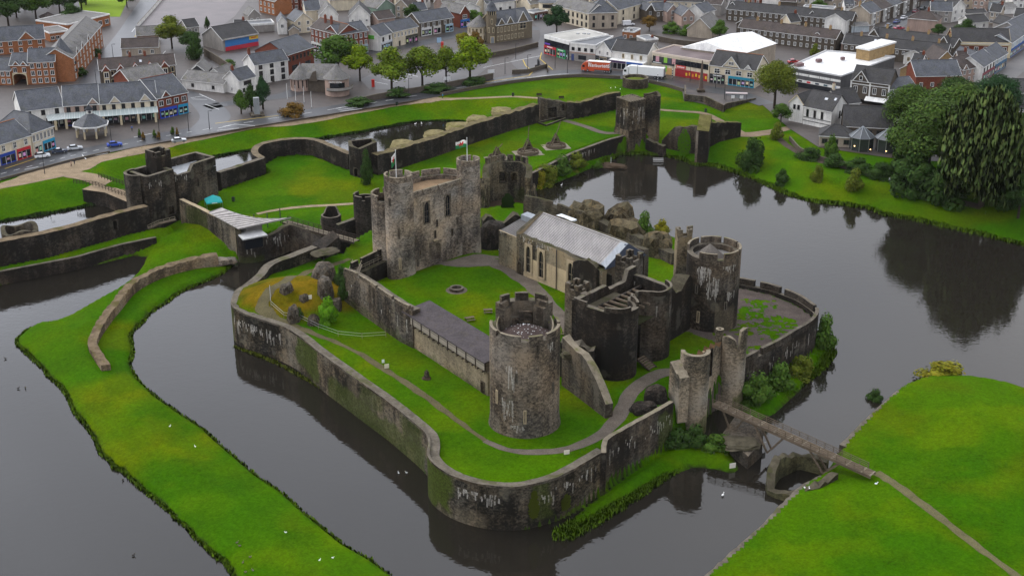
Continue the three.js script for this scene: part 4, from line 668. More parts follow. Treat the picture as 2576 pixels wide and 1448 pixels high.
const sr=new Geo();sr.hexa([q(-6.6,0.9,sy - 0.2),q(-0.2,0.9,sy - 0.2),q(-0.2,8,sy + 1.9),q(-5.8,8,sy + 1.9)],[q(-6.6,0.9,sy),q(-0.2,0.9,sy),q(-0.2,8,sy + 2.1),q(-5.8,8,sy + 2.1)]);const srm=sr.build('lead_roof',M.seamdark,s);for(let i=0;i<11;i++){const k=i / 10;new Geo().bar(q(-6.6 + 6.4*k,0.9,sy + 0.05),q(-5.8 + 5.6*k,8,sy + 2.15),0.09,0.13).build('standing_seam',M.seamdark,srm);}
const dm=new Geo();dm.hexa([q(-5.6,6.2,sy + 1.2),q(-0.6,6.2,sy + 1.2),q(-0.6,8.2,sy + 1.2),q(-5.6,8.2,sy + 1.2)],[q(-5.6,6.2,sy + 2.9),q(-0.6,6.2,sy + 2.9),q(-0.6,8.2,sy + 3.1),q(-5.6,8.2,sy + 3.1)]);dm.build('roof_lantern',M.lead,s);
const wx=thing('plant_housing','white boxy roof housing behind the hall gable','housing',q(-1,Wd + 1,14));new Geo().box(...q(-0.6,Wd + 0.6,15.5).toArray(),4.6,3.6,3,Math.atan2(e.x,e.z)).build('stone_base',M.mid,wx);new Geo().box(...q(-0.6,Wd + 0.6,17.5).toArray(),5.2,0.35,3.6,Math.atan2(e.x,e.z)).build('roof',mat([0.62,0.64,0.66],0.5),wx);
const lean=thing('lean_to_porch','small lean-to slate porch beside the service range','porch',q(-8.2,3,COURT));const lg=new Geo();lg.hexa([q(-9,2.2,10.6),q(-7,2.2,10.6),q(-7,6,11.4),q(-9,6,11.4)],[q(-9,2.2,10.8),q(-7,2.2,10.8),q(-7,6,11.6),q(-9,6,11.6)]);lg.build('roof',M.lead,lean);for(const k of[-8.9,-7.2])new Geo().bar(q(k,2.4,8.2),q(k,2.4,10.6),0.2).build('post',M.timberdark,lean);
eg.hall=q;
}
// ---- ruined south curtain and masonry lumps beside the lake
{
const sm=M.mid,lumps=[[1474,568,5,6,3.2,1],[1552,570,3.8,5.8,3,2],[1580,600,5,4.6,3.4,3],[1655,642,3.8,5.6,3.2,4],[1530,566,2.2,2.2,2.4,6],[1436,556,3,2.6,2.4,7]];
const names=['broad mossy lump of ruined curtain wall beside the lake, farthest from the tower','arched mossy lump of ruined curtain wall standing against the water','low long mossy ruin lump behind the hall roof','rounded mossy ruin lump next to the stair turret','small mossy ruin lump between the two large ones','sloping mossy wall remnant behind the roof housing'];
lumps.forEach(([x,y,a,b,c,s],i)=>{const p=at(x,y,WARD - 0.5),t=thing('ruin_lump',names[i],'ruin',p);lump(t,'masonry',p,a,b,c,mat([0.62,0.58,0.42],0.95,{map:TX.mid}),s + 40,0.5,-0.7);if(i===1)opening(t,'cavity',V(p.x - 0.6,p.y + 0.6,p.z + c*0.95),V(-0.2,0,1).normalize(),1.8,2.2,{surround:M.mid});});
const w=thing('south_curtain','broken south curtain wall with gaps between hall and lake','wall',at(1400,545,WARD));
const sc=dense([at(1316,500,11),at(1378,513,11),at(1422,530,10),at(1500,555,9.5),at(1590,590,9.8),at(1690,640,9.8)],1.6);wall(w,'masonry',sc.map((p,i)=>p.setY(p.y + 1.2*(fbm(i*0.35,2,7,3)- 0.5))),{base:2,thick:2.2,material:sm,cap:M.copdark,rough:0.4});merlons(w,sc,[[0.3,8.5],[10,14.5],[15.8,22]],{up:1.3,thick:0.8,material:sm,cap:M.copdark});
}
// ---- leaning south-east tower, hollow ruin
{
const c=at(1276,520,5),r=6.6,t=thing('ruined_tower','hollow ruined tower with worn battlements behind the gatehouse','tower',V(c.x,5,c.z)),y=rise(polar(c,r,0,5),440);
const mm=stoneM({w:42,h:24,v0:0,tw:512,th:320,seed:101,bias:0.52,hi:[0.26,0.22,0.15],moss:[[8,18,2,9,0.4]]});
ring(t,'masonry',c,r,{base:2,top:y,thick:1.7,floor:2,a0:1.15,a1:5.1,seg:40,material:mm,cap:M.copdark,topFn:a=>y + 0.8*(fbm(a*2,1,5,3)- 0.5)- 2.5*smooth(4.4,5.1,a)- 2*smooth(1.7,1.15,a)});
ringMerlons(t,c,r,y - 0.3,[[2.15,2.4],[2.52,2.78],[2.9,3.15],[3.28,3.52],[3.65,3.9],[4.02,4.24]],{up:1.9,thick:0.8,material:mm,cap:M.copdark});
disc(t,'inner_floor',c,r - 0.5,5.2,M.soil,1.5);
for(const a of[2.75,3.4])opening(t,'window_recess',polar(c,r - 1.75,a,y - 5.5),V(-Math.sin(a),0,-Math.cos(a)),1.6,2.6,{surround:mm,t:0.3});
const sh=polar(c,r - 0.2,1.35,5);lump(t,'broken_flank',V(sh.x,5,sh.z),1.6,8,1.8,mm,77,0.3);const sh2=polar(c,r - 0.2,-1.35,5);lump(t,'broken_flank',V(sh2.x,5,sh2.z),1.6,9,2.0,mm,78,0.3);
const w=thing('broken_wall','low dark ruined walls between the leaning tower and the hall','ruin',at(1260,560,WARD));wall(w,'masonry',dense([at(1215,556,10),at(1330,548,9.6)],1.2).map((p,i)=>p.setY(p.y + 1.2*Math.sin(i*1.1))),{base:4,thick:2,material:M.stone,cap:M.copdark,rough:0.6});lump(w,'rubble',at(1243,618,WARD),3.4,6.5,2.8,M.stone,33,0.2,0.4);
}
// ---- ruined west outer gate towers
{
const c1=at(1739,1080,0),c2=at(1837,1005,1),t=thing('outer_gatehouse','pair of broken pale round gate towers above the footbridge','gatehouse',V(c1.x,0,c1.z));
const m=stoneM({w:22,h:26,v0:-1,tw:384,th:448,seed:103,k:1.15,bias:0.62,st:0.5,hi:[0.38,0.32,0.245],lo:[0.05,0.045,0.035],moss:[[-6,6,-1,3.2,0.6]]});
const r1=2.75,r2=2.45,y1=rise(polar(c1,r1,0,0),897),y2=rise(polar(c2,r2,0,1),856);
ring(t,'tower_wall',c1,r1,{base:-1,top:y1,thick:0.8,seg:32,material:m,cap:M.coppale,topFn:a=>y1 - 5*smooth(1.75,2.1,Math.abs(a))});
ring(t,'tower_wall',c2,r2,{base:-1,top:y2,thick:0.8,seg:32,material:m,cap:M.coppale,topFn:a=>y2 +(a<0.2?-0.7 + 1.2*Math.cos((a + 0.75)*1.6):2.2 - 0.9*Math.abs(a - 0.9))- 2.4*smooth(0.1,0.2,a)*smooth(0.4,0.3,a)- 4*smooth(2.0,2.4,Math.abs(a))});
disc(t,'fill',c1,r1 - 0.4,y1 - 6,M.soil);disc(t,'fill',c2,r2 - 0.4,y2 - 4.5,M.soil);
const d=c2.clone().sub(c1).setY(0).normalize(),e=rot90(d);
const g1=c1.clone().addScaledVector(d,r1 - 0.3).addScaledVector(e,1.5),g2=c2.clone().addScaledVector(d,-r2 + 0.3).addScaledVector(e,1.5);
wall(t,'gate_wall',dense([g1,g2],0.7).map((p,i)=>p.setY(13.4 + 0.5*Math.sin(i*2))),{base:-1,thick:1.2,material:m,cap:mat([0.5,0.33,0.22],0.95,{map:TX.cop}),rough:0.5});
opening(t,'gate_arch',g1.clone().lerp(g2,0.5).setY(8.1).addScaledVector(e,-0.05),e.clone().negate(),2.4,5.2,{surround:M.stone,t:0.3,depth:1.1});
const fl=at(1700,1012,WARD);wall(t,'flank_wall',dense([at(1681,998,WARD),at(1706,1026,WARD)],0.8).map((p,i)=>p.setY(14.5 - 0.2*i)),{base:4,thick:2.0,material:m,cap:M.coppale,rough:0.5});
const bl=c2.clone().addScaledVector(e,2.4).addScaledVector(d,-1.6);ring(t,'stair_stub',bl,0.8,{base:5,top:y2 + 1.2,thick:0.5,seg:16,material:m,cap:M.coppale});
const rk=thing('masonry_block','dark fallen masonry chunk next to the gate tower, larger of two','ruin',at(1648,1000,WARD));lump(rk,'masonry',at(1648,1006,WARD),2.3,2.9,1.8,M.stone,51,0.25);
const rk2=thing('masonry_block','dark fallen masonry chunk next to the path, smaller and lower','ruin',at(1612,1030,WARD));lump(rk2,'masonry',at(1618,1032,WARD),2.6,1.7,1.6,M.stone,52,0.25,0.5);
}
// ---- timber footbridge to the western island
{
const A=at(1800,1012,7.6),B=at(2197,1192,4.3),d=B.clone().sub(A),L=d.length();d.normalize();const h=V(d.x,0,d.z).normalize(),e=rot90(h),Wd=2.1;
const t=thing('footbridge','timber footbridge on splayed struts from the gate towers to the grassy island','bridge',V(A.x,0,A.z).lerp(B,0.5).setY(0));
const q=(k,w,y=0)=>A.clone().addScaledVector(d,k).addScaledVector(e,w).add(V(0,y,0));
const n=Math.round(L / 0.32);for(let i=0;i<n;i++)new Geo().bar(q((i + 0.5)*L / n,-Wd / 2),q((i + 0.5)*L / n,Wd / 2),L / n*0.9,0.09).build('plank',i % 9===4||i % 23===7?M.timberpale:M.timber,t);
for(const w of[-Wd / 2,Wd / 2]){new Geo().bar(q(0,w*0.92,-0.26),q(L,w*0.92,-0.26),0.22,0.42).build('stringer',M.timber,t);for(let i=0;i<=18;i++){const k=L*i / 18*0.955;new Geo().bar(q(k,w,-0.3),q(k,w,1.15),0.11).build('rail_post',M.timber,t);}for(const y of[0.4,0.75,1.12])new Geo().bar(q(0,w,y),q(L*0.955,w,y),0.07,0.09).build('handrail',M.timber,t);}
for(const[k,foot]of[[0.37,1.6],[0.72,1.4]])for(const w of[-0.8,0.8])for(const s of[-1,1]){const b=q(L*k,w);b.y=foot;new Geo().bar(b,q(L*k + s*2.9,w,-0.5),0.28).build('strut',M.timber,t);}
{const b=q(L*0.12,0);for(const s of[-1,1])new Geo().bar(V(b.x,2.2,b.z),q(L*0.12 + s*2.4,0,-0.5),0.26).build('strut',M.timber,t);}
// stone piers
const p1=thing('bridge_pier','ivy-stained stone pier below the castle end of the footbridge','pier',at(1880,1165,0));const pq=[at(1815,1128,0),at(1880,1180,0),at(1916,1148,0),at(1918,1110,0),at(1850,1085,0)];new Geo().hexa(pq.map(p=>V(p.x,-1.5,p.z)),pq.map((p,i)=>V(p.x,[3.2,2.6,3.4,4,3.6][i],p.z))).build('masonry',M.mid,p1);lump(p1,'rubble_top',at(1868,1115,3),3.4,0.8,2.4,M.copdark,91,0.5);
const p2=thing('bridge_pier','hollow mossy stone pier at the island end of the footbridge','pier',at(2000,1230,0));wall(p2,'masonry',dense([at(2092,1186,3.4),at(2050,1212,3),at(2000,1236,1.6),at(1948,1228,0.9),at(1952,1180,3.6),at(1966,1152,4.2),at(2012,1148,2.6),at(2080,1160,3)],0.9),{base:-1.5,thick:1.5,material:mat([0.62,0.66,0.42],0.95,{map:TX.mid}),cap:M.copdark,rough:0.8});
}
// ---- island revetment wall
{
const a=curve(P2([[1786,1460],[1815,1432],[1870,1382],[1932,1326],[1985,1270],[2030,1228],[2078,1200]],2.1),1.2),b=curve(P2([[2128,1124],[2185,1066],[2240,1014],[2268,990],[2300,974],[2331,966],[2400,961],[2471,967],[2525,979],[2590,1000],[2700,1040]],2.1),1.4);
const t=thing('revetment_wall','rough stone edging wall of the island, near stretch in front of the bridge','wall',a[8].clone().setY(0));wall(t,'masonry',a,{base:-1.5,thick:1.25,material:M.light,cap:M.coping,rough:0.35,capName:'rubble_top'});
const t2=thing('revetment_wall','rough stone edging wall of the island, stretch behind the bridge','wall',b[8].clone().setY(0));wall(t2,'masonry',b,{base:-1.5,thick:1.25,material:M.light,cap:M.coping,rough:0.35,capName:'rubble_top'});
}
// ---- stone causeway wall on the finger of land
{
const p=curve(P2([[276,915],[258,890],[243,866],[246,848],[268,810],[300,770],[345,722],[400,692],[460,672],[520,658],[548,654]],2.6),1.0);
const t=thing('causeway_wall','long curving rubble wall lying on the grassy finger of land','wall',V(p[20].x,1.5,p[20].z));wall(t,'masonry',p.map((q,i)=>q.clone().setY(2.5 + 0.035*Math.min(i,40))),{base:0.8,thick:1.9,material:mat([0.85,0.74,0.6],0.95,{map:TX.light}),cap:mat([0.7,0.58,0.44],0.95,{map:TX.cop}),rough:0.55,capName:'rubble_top'});
lump(t,'tumbled_end',at(556,660,1.2),3.6,1.2,1.6,M.light,19,0.5,0.3);
}
// ================================================================ dams, outer gate and eastern platform
const railing=(parent,a,b,n,mt,h=1.1,rails=[0.55,1.08])=>{for(let i=0;i<=n;i++){const p=a.clone().lerp(b,i / n);new Geo().bar(p,V(p.x,p.y + h,p.z),0.12).build('rail_post',mt,parent);}for(const y of rails)new Geo().bar(V(a.x,a.y + y,a.z),V(b.x,b.y + y,b.z),0.09,0.11).build('handrail',mt,parent);};
{
const p=dense(P2([[-120,632],[0,608],[100,590],[200,565],[300,536],[372,519]],8.7),1.8),L=arc(p).at(-1);
const t=thing('dam_wall','tall dark north dam wall with grassy foot, left of the outer gate','wall',V(p[20].x,BERM,p[20].z));wall(t,'masonry',p,{base:1,thick:2.4,material:M.stone,cap:mat([0.72,0.6,0.46],0.95,{map:TX.cop}),rough:0.25});
const o=V(0.25,0,1).normalize();opening(t,'blocked_window',at(290,576,4.8).add(V(0,0,0.2)),o,1.0,2.4,{surround:M.mid});
for(const[x,y,lb]of[[137,632,'small yellow timber frame standing at the dam wall foot, right one'],[28,656,'small yellow timber frame standing at the dam wall foot, left one']]){const q=at(x,y,BERM + 0.05),f=thing('trestle',lb,'frame',q,'yellow frames by the dam wall');for(const k of[-0.45,0.45])new Geo().bar(V(q.x + k,q.y,q.z),V(q.x + k,q.y + 1.7,q.z),0.14).build('leg',M.yellow,f);for(const y2 of[0.6,1.62])new Geo().bar(V(q.x - 0.45,q.y + y2,q.z),V(q.x + 0.45,q.y + y2,q.z),0.12).build('crossbar',M.yellow,f);}
const r=dense(P2([[-120,708],[0,683],[100,664],[193,646],[300,616],[392,597]],3.35),1.8),t2=thing('revetment_wall','lower dark wall of the north dam rising from the moat','wall',V(r[20].x,0,r[20].z));wall(t2,'masonry',r,{base:-1.5,thick:1.0,material:M.stone,rough:0.1});
const c=at(47,574,8.8),tw=thing('tower_stub','mossy round tower stub behind the north dam wall','ruin',V(c.x,0,c.z));ring(tw,'masonry',c,4.4,{base:-1.5,top:8.9,thick:1.1,seg:28,material:M.mid,cap:M.copdark,topFn:a=>8.8 + 0.6*Math.sin(a*3)});
}
// ---- main outer gatehouse
{
const A=at(378,557,3.2),B=at(551,492,4.6),d=B.clone().sub(A).setY(0),L=d.length();d.normalize();const e=rot90(d),q=(k,w,y)=>A.clone().addScaledVector(d,k).addScaledVector(e,w).setY(y),y0=rise(A,446),y1=rise(B,396);
const t=thing('gatehouse','dark blocky outer gatehouse with raised central turret at the dam entrance','gatehouse',q(L / 2,0,3));
const m=stoneM({w:30,h:20,v0:0,tw:512,th:320,seed:107,bias:0.28,hi:[0.16,0.135,0.11],white:[[6,14,11,14,8]],pale:[[14,28,4,10,0.12]]});
wall(t,'north_block',dense([q(0,9,y0),q(0,0,y0),q(L*0.38,0,y0 + 0.2),q(L*0.38,9,y0),q(0,9,y0)],2).slice(0,-1),{base:0,thick:1.1,closed:true,material:m,rough:0.05});
floorPoly(t,'floor',[q(0,9),q(0,0),q(L*0.38,0),q(L*0.38,9)].map((p)=>p),y0 - 2,M.stone);
wall(t,'south_block',dense([q(L*0.38 + 0.05,9,y1),q(L*0.38 + 0.05,-0.9,y1 - 1.6),q(L*0.58,-0.9,y1 - 1.6),q(L*0.6,-0.3,y1),q(L,0,y1 + 0.2),q(L,9,y1),q(L*0.38 + 0.05,9,y1)],2).slice(0,-1),{base:0,thick:1.1,closed:true,material:m,rough:0.05});
floorPoly(t,'floor',[q(L*0.4,9),q(L*0.4,0),q(L,0),q(L,9)],y1 - 2.2,mat([0.42,0.44,0.46],0.35,{map:TX.grain}));
const tq=[q(L*0.25,8,0),q(L*0.25,3.2,0),q(L*0.46,3.2,0),q(L*0.46,8,0)],ty=rise(tq[1],397);
wall(t,'central_turret',tq.map(p=>V(p.x,ty,p.z)),{base:y0 - 3,thick:0.8,closed:true,material:M.stone,cap:M.coping,rough:0.05});floorPoly(t,'turret_floor',tq,ty - 2,M.stone);
const loop=[...tq,tq[0]].map(p=>V(p.x,ty,p.z)),s=arc(loop);merlons(t,loop,[[0.2,3.6],[s[1]+ 0.1,s[1]+ 1.8],[s[1]+ 3.2,s[2]+ 1.2],[s[2]+ 2.4,s[3]- 0.2],[s[3]+ 0.4,s[4]- 0.3]],{up:1.3,thick:0.7});
const c=q(0.9,5,0);ring(t,'round_corner',c,3.6,{base:0,top:y0 + 0.3,thick:0.8,floor:y0 - 2,a0:-2.6,a1:0.4,seg:20,material:m});
opening(t,'slit_window',q(L*0.7,-0.25,9),e.clone().negate(),0.3,2.2,{surround:M.mid,arch:false});opening(t,'slit_window',q(L*0.16,-0.02,8.5),e.clone().negate(),0.3,1.8,{surround:M.mid,arch:false});opening(t,'postern',q(L*0.3,-0.02,3.4),e.clone().negate(),1.6,2.4,{surround:M.mid});
// timber walkway at its foot
const st=thing('timber_walkway','small timber walkway with rails at the foot of the outer gatehouse','walkway',at(405,575,3));const a=at(372,574,3.2),b=at(398,562,4.2),c2=at(440,552,4.4);for(const[u,v]of[[a,b],[b,c2]]){new Geo().bar(u,v,1.4,0.14).build('deck',M.timber,st);railing(st,u.clone().add(V(0.1,0,0.7)),v.clone().add(V(0.1,0,0.7)),3,M.timberpale);}
}
// ---- walls of the eastern platform
{
const A=dense(P2([[553,434],[666,397]],9.6),1.8),a=thing('curtain_wall','straight curtain wall between outer gatehouse and the curved corner','wall',V(A[5].x,EAST,A[5].z));wall(a,'masonry',A,{base:0,thick:1.6,material:M.stone,rough:0.15});
const B=curve(P2([[666,395],[652,386],[648,376],[660,364],[688,356],[744,349],[787,353],[831,370],[874,388]],9.6),1.5),b=thing('curtain_wall','curved curtain wall round the back of the grassy eastern court','wall',V(B[15].x,EAST,B[15].z));wall(b,'masonry',B,{base:0,thick:2.0,material:M.stone,cap:mat([0.7,0.62,0.5],0.95,{map:TX.cop}),rough:0.2});
const q=[at(878,425,EAST),at(880,440,EAST),at(908,448,EAST),at(950,428,EAST),at(938,418,EAST)],y=rise(q[2],375),tw=thing('square_tower','squat square wall tower with open top on the eastern curtain','tower',q[2].clone());wall(tw,'masonry',q.map(p=>V(p.x,y,p.z)),{base:1,thick:1.3,closed:true,material:M.stone,cap:M.copdark,rough:0.15});floorPoly(tw,'floor',q,y - 2.5,M.soil);opening(tw,'doorway',q[1].clone().lerp(q[2],0.55).add(V(0,0.1,0.04)),V(-0.2,0,1).normalize(),1.1,2.4,{surround:M.mid});
const C=dense(P2([[948,391],[1010,373],[1074,353],[1144,330],[1211,307],[1288,283],[1356,263]],10.8),1.6),c=thing('curtain_wall','long thick south curtain wall with overgrown top, running to the right','wall',V(C[20].x,EAST,C[20].z));wall(c,'masonry',C,{base:0,thick:2.6,material:M.stone,cap:mat([0.62,0.56,0.36],0.95,{map:TX.cop}),rough:0.5});
[[1092,345],[1150,327],[1200,309],[1262,288],[1010,372]].forEach(([x,yy],i)=>lump(c,'buttress',at(x,yy - 4,9.2),3.4,1.6,3.4,mat([0.9,0.85,0.5],0.95,{map:TX.cop}),60 + i,0.35));
const D=dense(P2([[1332,440],[1443,384],[1534,351],[1582,338]],EAST + 0.35),1.6),dd=thing('retaining_wall','straight dark retaining wall of the southern platform above the lake','wall',V(D[10].x,0,D[10].z));wall(dd,'masonry',D,{base:-1.5,thick:1.1,material:stoneM({w:40,h:10,v0:-1.5,tw:512,th:128,seed:113,bias:0.32,white:[[14,36,2.4,4.4,34]]}),rough:0.08});
// ruins between the platforms
const r=thing('ruined_wall','ruined wall with dark recess at the edge of the southern platform','ruin',at(1390,298,EAST));const r0=at(1359,302,EAST),r1=at(1424,294,EAST);wall(r,'masonry',dense([r0,r1],1).map((p,i,z)=>p.setY(rise(p,247 + 12*i / z.length))),{base:3,thick:2.2,material:M.mid,cap:M.copdark,rough:0.4});opening(r,'recess',r0.clone().lerp(r1,0.45).add(V(0,0.1,0.05)),V(0.05,0,1).normalize(),2.6,3.6,{surround:M.stone,depth:2});opening(r,'window',r0.clone().lerp(r1,0.86).add(V(0,2.6,0.05)),V(0.05,0,1).normalize(),0.7,1.6,{surround:M.stone});
const r2=thing('ruined_wall','ruined wall with swept grassy top leading to the square lakeside tower','ruin',at(1490,285,EAST));const k0=at(1424,296,EAST),k1=at(1446,297,EAST),k2=at(1560,272,EAST);wall(r2,'masonry',dense([k0,k1,k2],1.3).map((p,i,z)=>p.setY(rise(p,258 - 26*smooth(0.15,0.9,i / z.length)))),{base:3,thick:1.8,material:M.stone,cap:mat([0.6,0.56,0.32],0.95,{map:TX.cop}),rough:0.45});
const tr=thing('stone_trough','low stone basin wall below the ruined recess','basin',at(1390,310,EAST));wall(tr,'masonry',[at(1352,306,5.5),at(1374,314,5.5),at(1424,296,5.5),at(1406,292,5.5)],{base:4.5,thick:0.5,closed:true,material:M.stone,rough:0.1});
}
// ---- square lakeside tower
{
const L=at(1546,333,EAST),F=at(1581,346,EAST),R=at(1623,337,EAST),Bk=L.clone().add(R).sub(F),y=rise(F,256),t=thing('square_tower','tall square lakeside tower with open roof beams','tower',V(F.x,0,F.z));
const m=stoneM({w:24,h:20,v0:-1,tw:320,th:256,seed:127,bias:0.42,hi:[0.2,0.165,0.12],white:[[2,22,7,14,30]]});
const ctr=L.clone().lerp(R,0.5),sp=p=>V(ctr.x +(p.x - ctr.x)*1.2,0,ctr.z +(p.z - ctr.z)*1.2),q=[Bk,L,F,R];wall(t,'masonry',dense([...q,Bk].map(p=>V(p.x,y,p.z)),1.1).slice(0,-1),{base:4,thick:0.9,closed:true,material:m,cap:M.copdark,rough:0.4});
const g=new Geo();g.hexa([sp(L),sp(F),sp(R),sp(Bk)].map(p=>p.setY(-1)),[L,F,R,Bk].map(p=>V(p.x,7,p.z)));g.build('battered_base',m,t);
for(let i=0;i<7;i++){const k=(i + 0.5)/ 7;new Geo().bar(L.clone().lerp(Bk,k).setY(y - 0.1),F.clone().lerp(R,k).setY(y - 0.1),0.28,0.3).build('roof_beam',M.timberpale,t);}
floorPoly(t,'inner_floor',q,y - 1.6,M.stone);const dL=F.clone().sub(L).setY(0).normalize(),o=rot90(dL).negate();opening(t,'window',L.clone().lerp(F,0.45).setY(11.6).addScaledVector(o,0.04),o,0.8,2,{surround:M.mid});
const c=at(1636,331,EAST),yy=rise(c,232);ring(t,'round_flank',c,2.8,{base:-1,top:yy,thick:0.9,a0:-0.9,a1:4.2,seg:26,material:m,cap:M.copdark,topFn:a=>yy - 0.9*Math.abs(Math.sin(a*1.3))});opening(t,'tall_recess',polar(c,2.5,-0.62,5.5),V(-0.6,0,0.8),1.5,6.5,{surround:M.stone,depth:0.8});
}
// ---- south-east walls by the lake
{
const t=thing('ruined_wall','ivy-patched stepped ruin wall beside the lakeside tower','ruin',at(1705,378,1));const a=at(1664,372,1),b=at(1752,390,1),rows=[353,342,331,319,320,321,319,317,318,317];wall(t,'masonry',rows.map((r,i)=>{const p=a.clone().lerp(b,i / 9);return p.setY(rise(p,r));}),{base:-1,thick:1.3,material:M.mid,cap:M.copdark,rough:0.4});
const p=thing('wall_pier','tall pale-edged pier of the ruin standing in the lake margin','ruin',at(1765,412,0));const g=new Geo(),q=[at(1748,412,0),at(1779,413,0),at(1786,385,0),at(1755,384,0)];g.hexa(q.map(v=>v.setY(-1)),q.map((v,i)=>V(v.x,[10.6,10.2,12.2,12.4][i],v.z)));g.build('masonry',M.stone,p);new Geo().fan(q.map((v,i)=>V(v.x,[10.63,10.23,12.23,12.43][i],v.z))).build('mossy_top',mat([0.5,0.5,0.2],0.95,{map:TX.cop}),p);new Geo().bar(V(q[0].x + 0.2,0,q[0].z + 0.06),V(q[0].x + 0.2,10.4,q[0].z + 0.06),0.7,0.16).build('quoin',M.light,p);
const w=thing('ruined_wall','broad dark ruin wall with grass-grown top right of the pier','ruin',at(1815,372,2));const c=at(1772,380,2),d=at(1862,360,2);wall(w,'masonry',dense([c,d],1).map((v,i,z)=>v.setY(rise(v,309 - 2*i / z.length))),{base:0,thick:1.8,material:M.stone,cap:mat([0.5,0.5,0.22],0.95,{map:TX.cop}),rough:0.35});
const s=thing('ruined_wall','low broken wall between lakeside tower and ivy ruin','ruin',at(1650,360,2));wall(s,'masonry',dense([at(1624,350,4),at(1668,368,3.4)],1),{base:-1,thick:1.4,material:M.stone,cap:M.copdark,rough:0.5});
const sl=thing('sluice_frame','small white sluice rail in the lake below the lakeside ruins','sluice',at(1656,408,0));for(const k of[0,1,2])new Geo().box(at(1656,408,0).x,0.3 + k*0.35,at(1656,408,0).z - k*0.4,3.2,0.1,0.1).build('rail',M.paint,sl);
const dr=at(1545,420,0),raft=thing('driftwood_islet','brushwood islet with white stake floating in the lake','islet',dr);lump(raft,'mound',V(dr.x,0,dr.z),4.2,1.1,1.8,M.soil,88,0.5,-0.3);new Geo().bar(V(dr.x - 1,0.3,dr.z - 0.5),V(dr.x - 1,2.9,dr.z - 0.5),0.12).build('stake',M.paint,raft);for(let i=0;i<5;i++)new Geo().bar(V(dr.x - 2 + i,0.6,dr.z + 0.6),V(dr.x + i*0.9,1.0,dr.z - 0.6),0.12).build('branch',M.timberdark,raft);
}
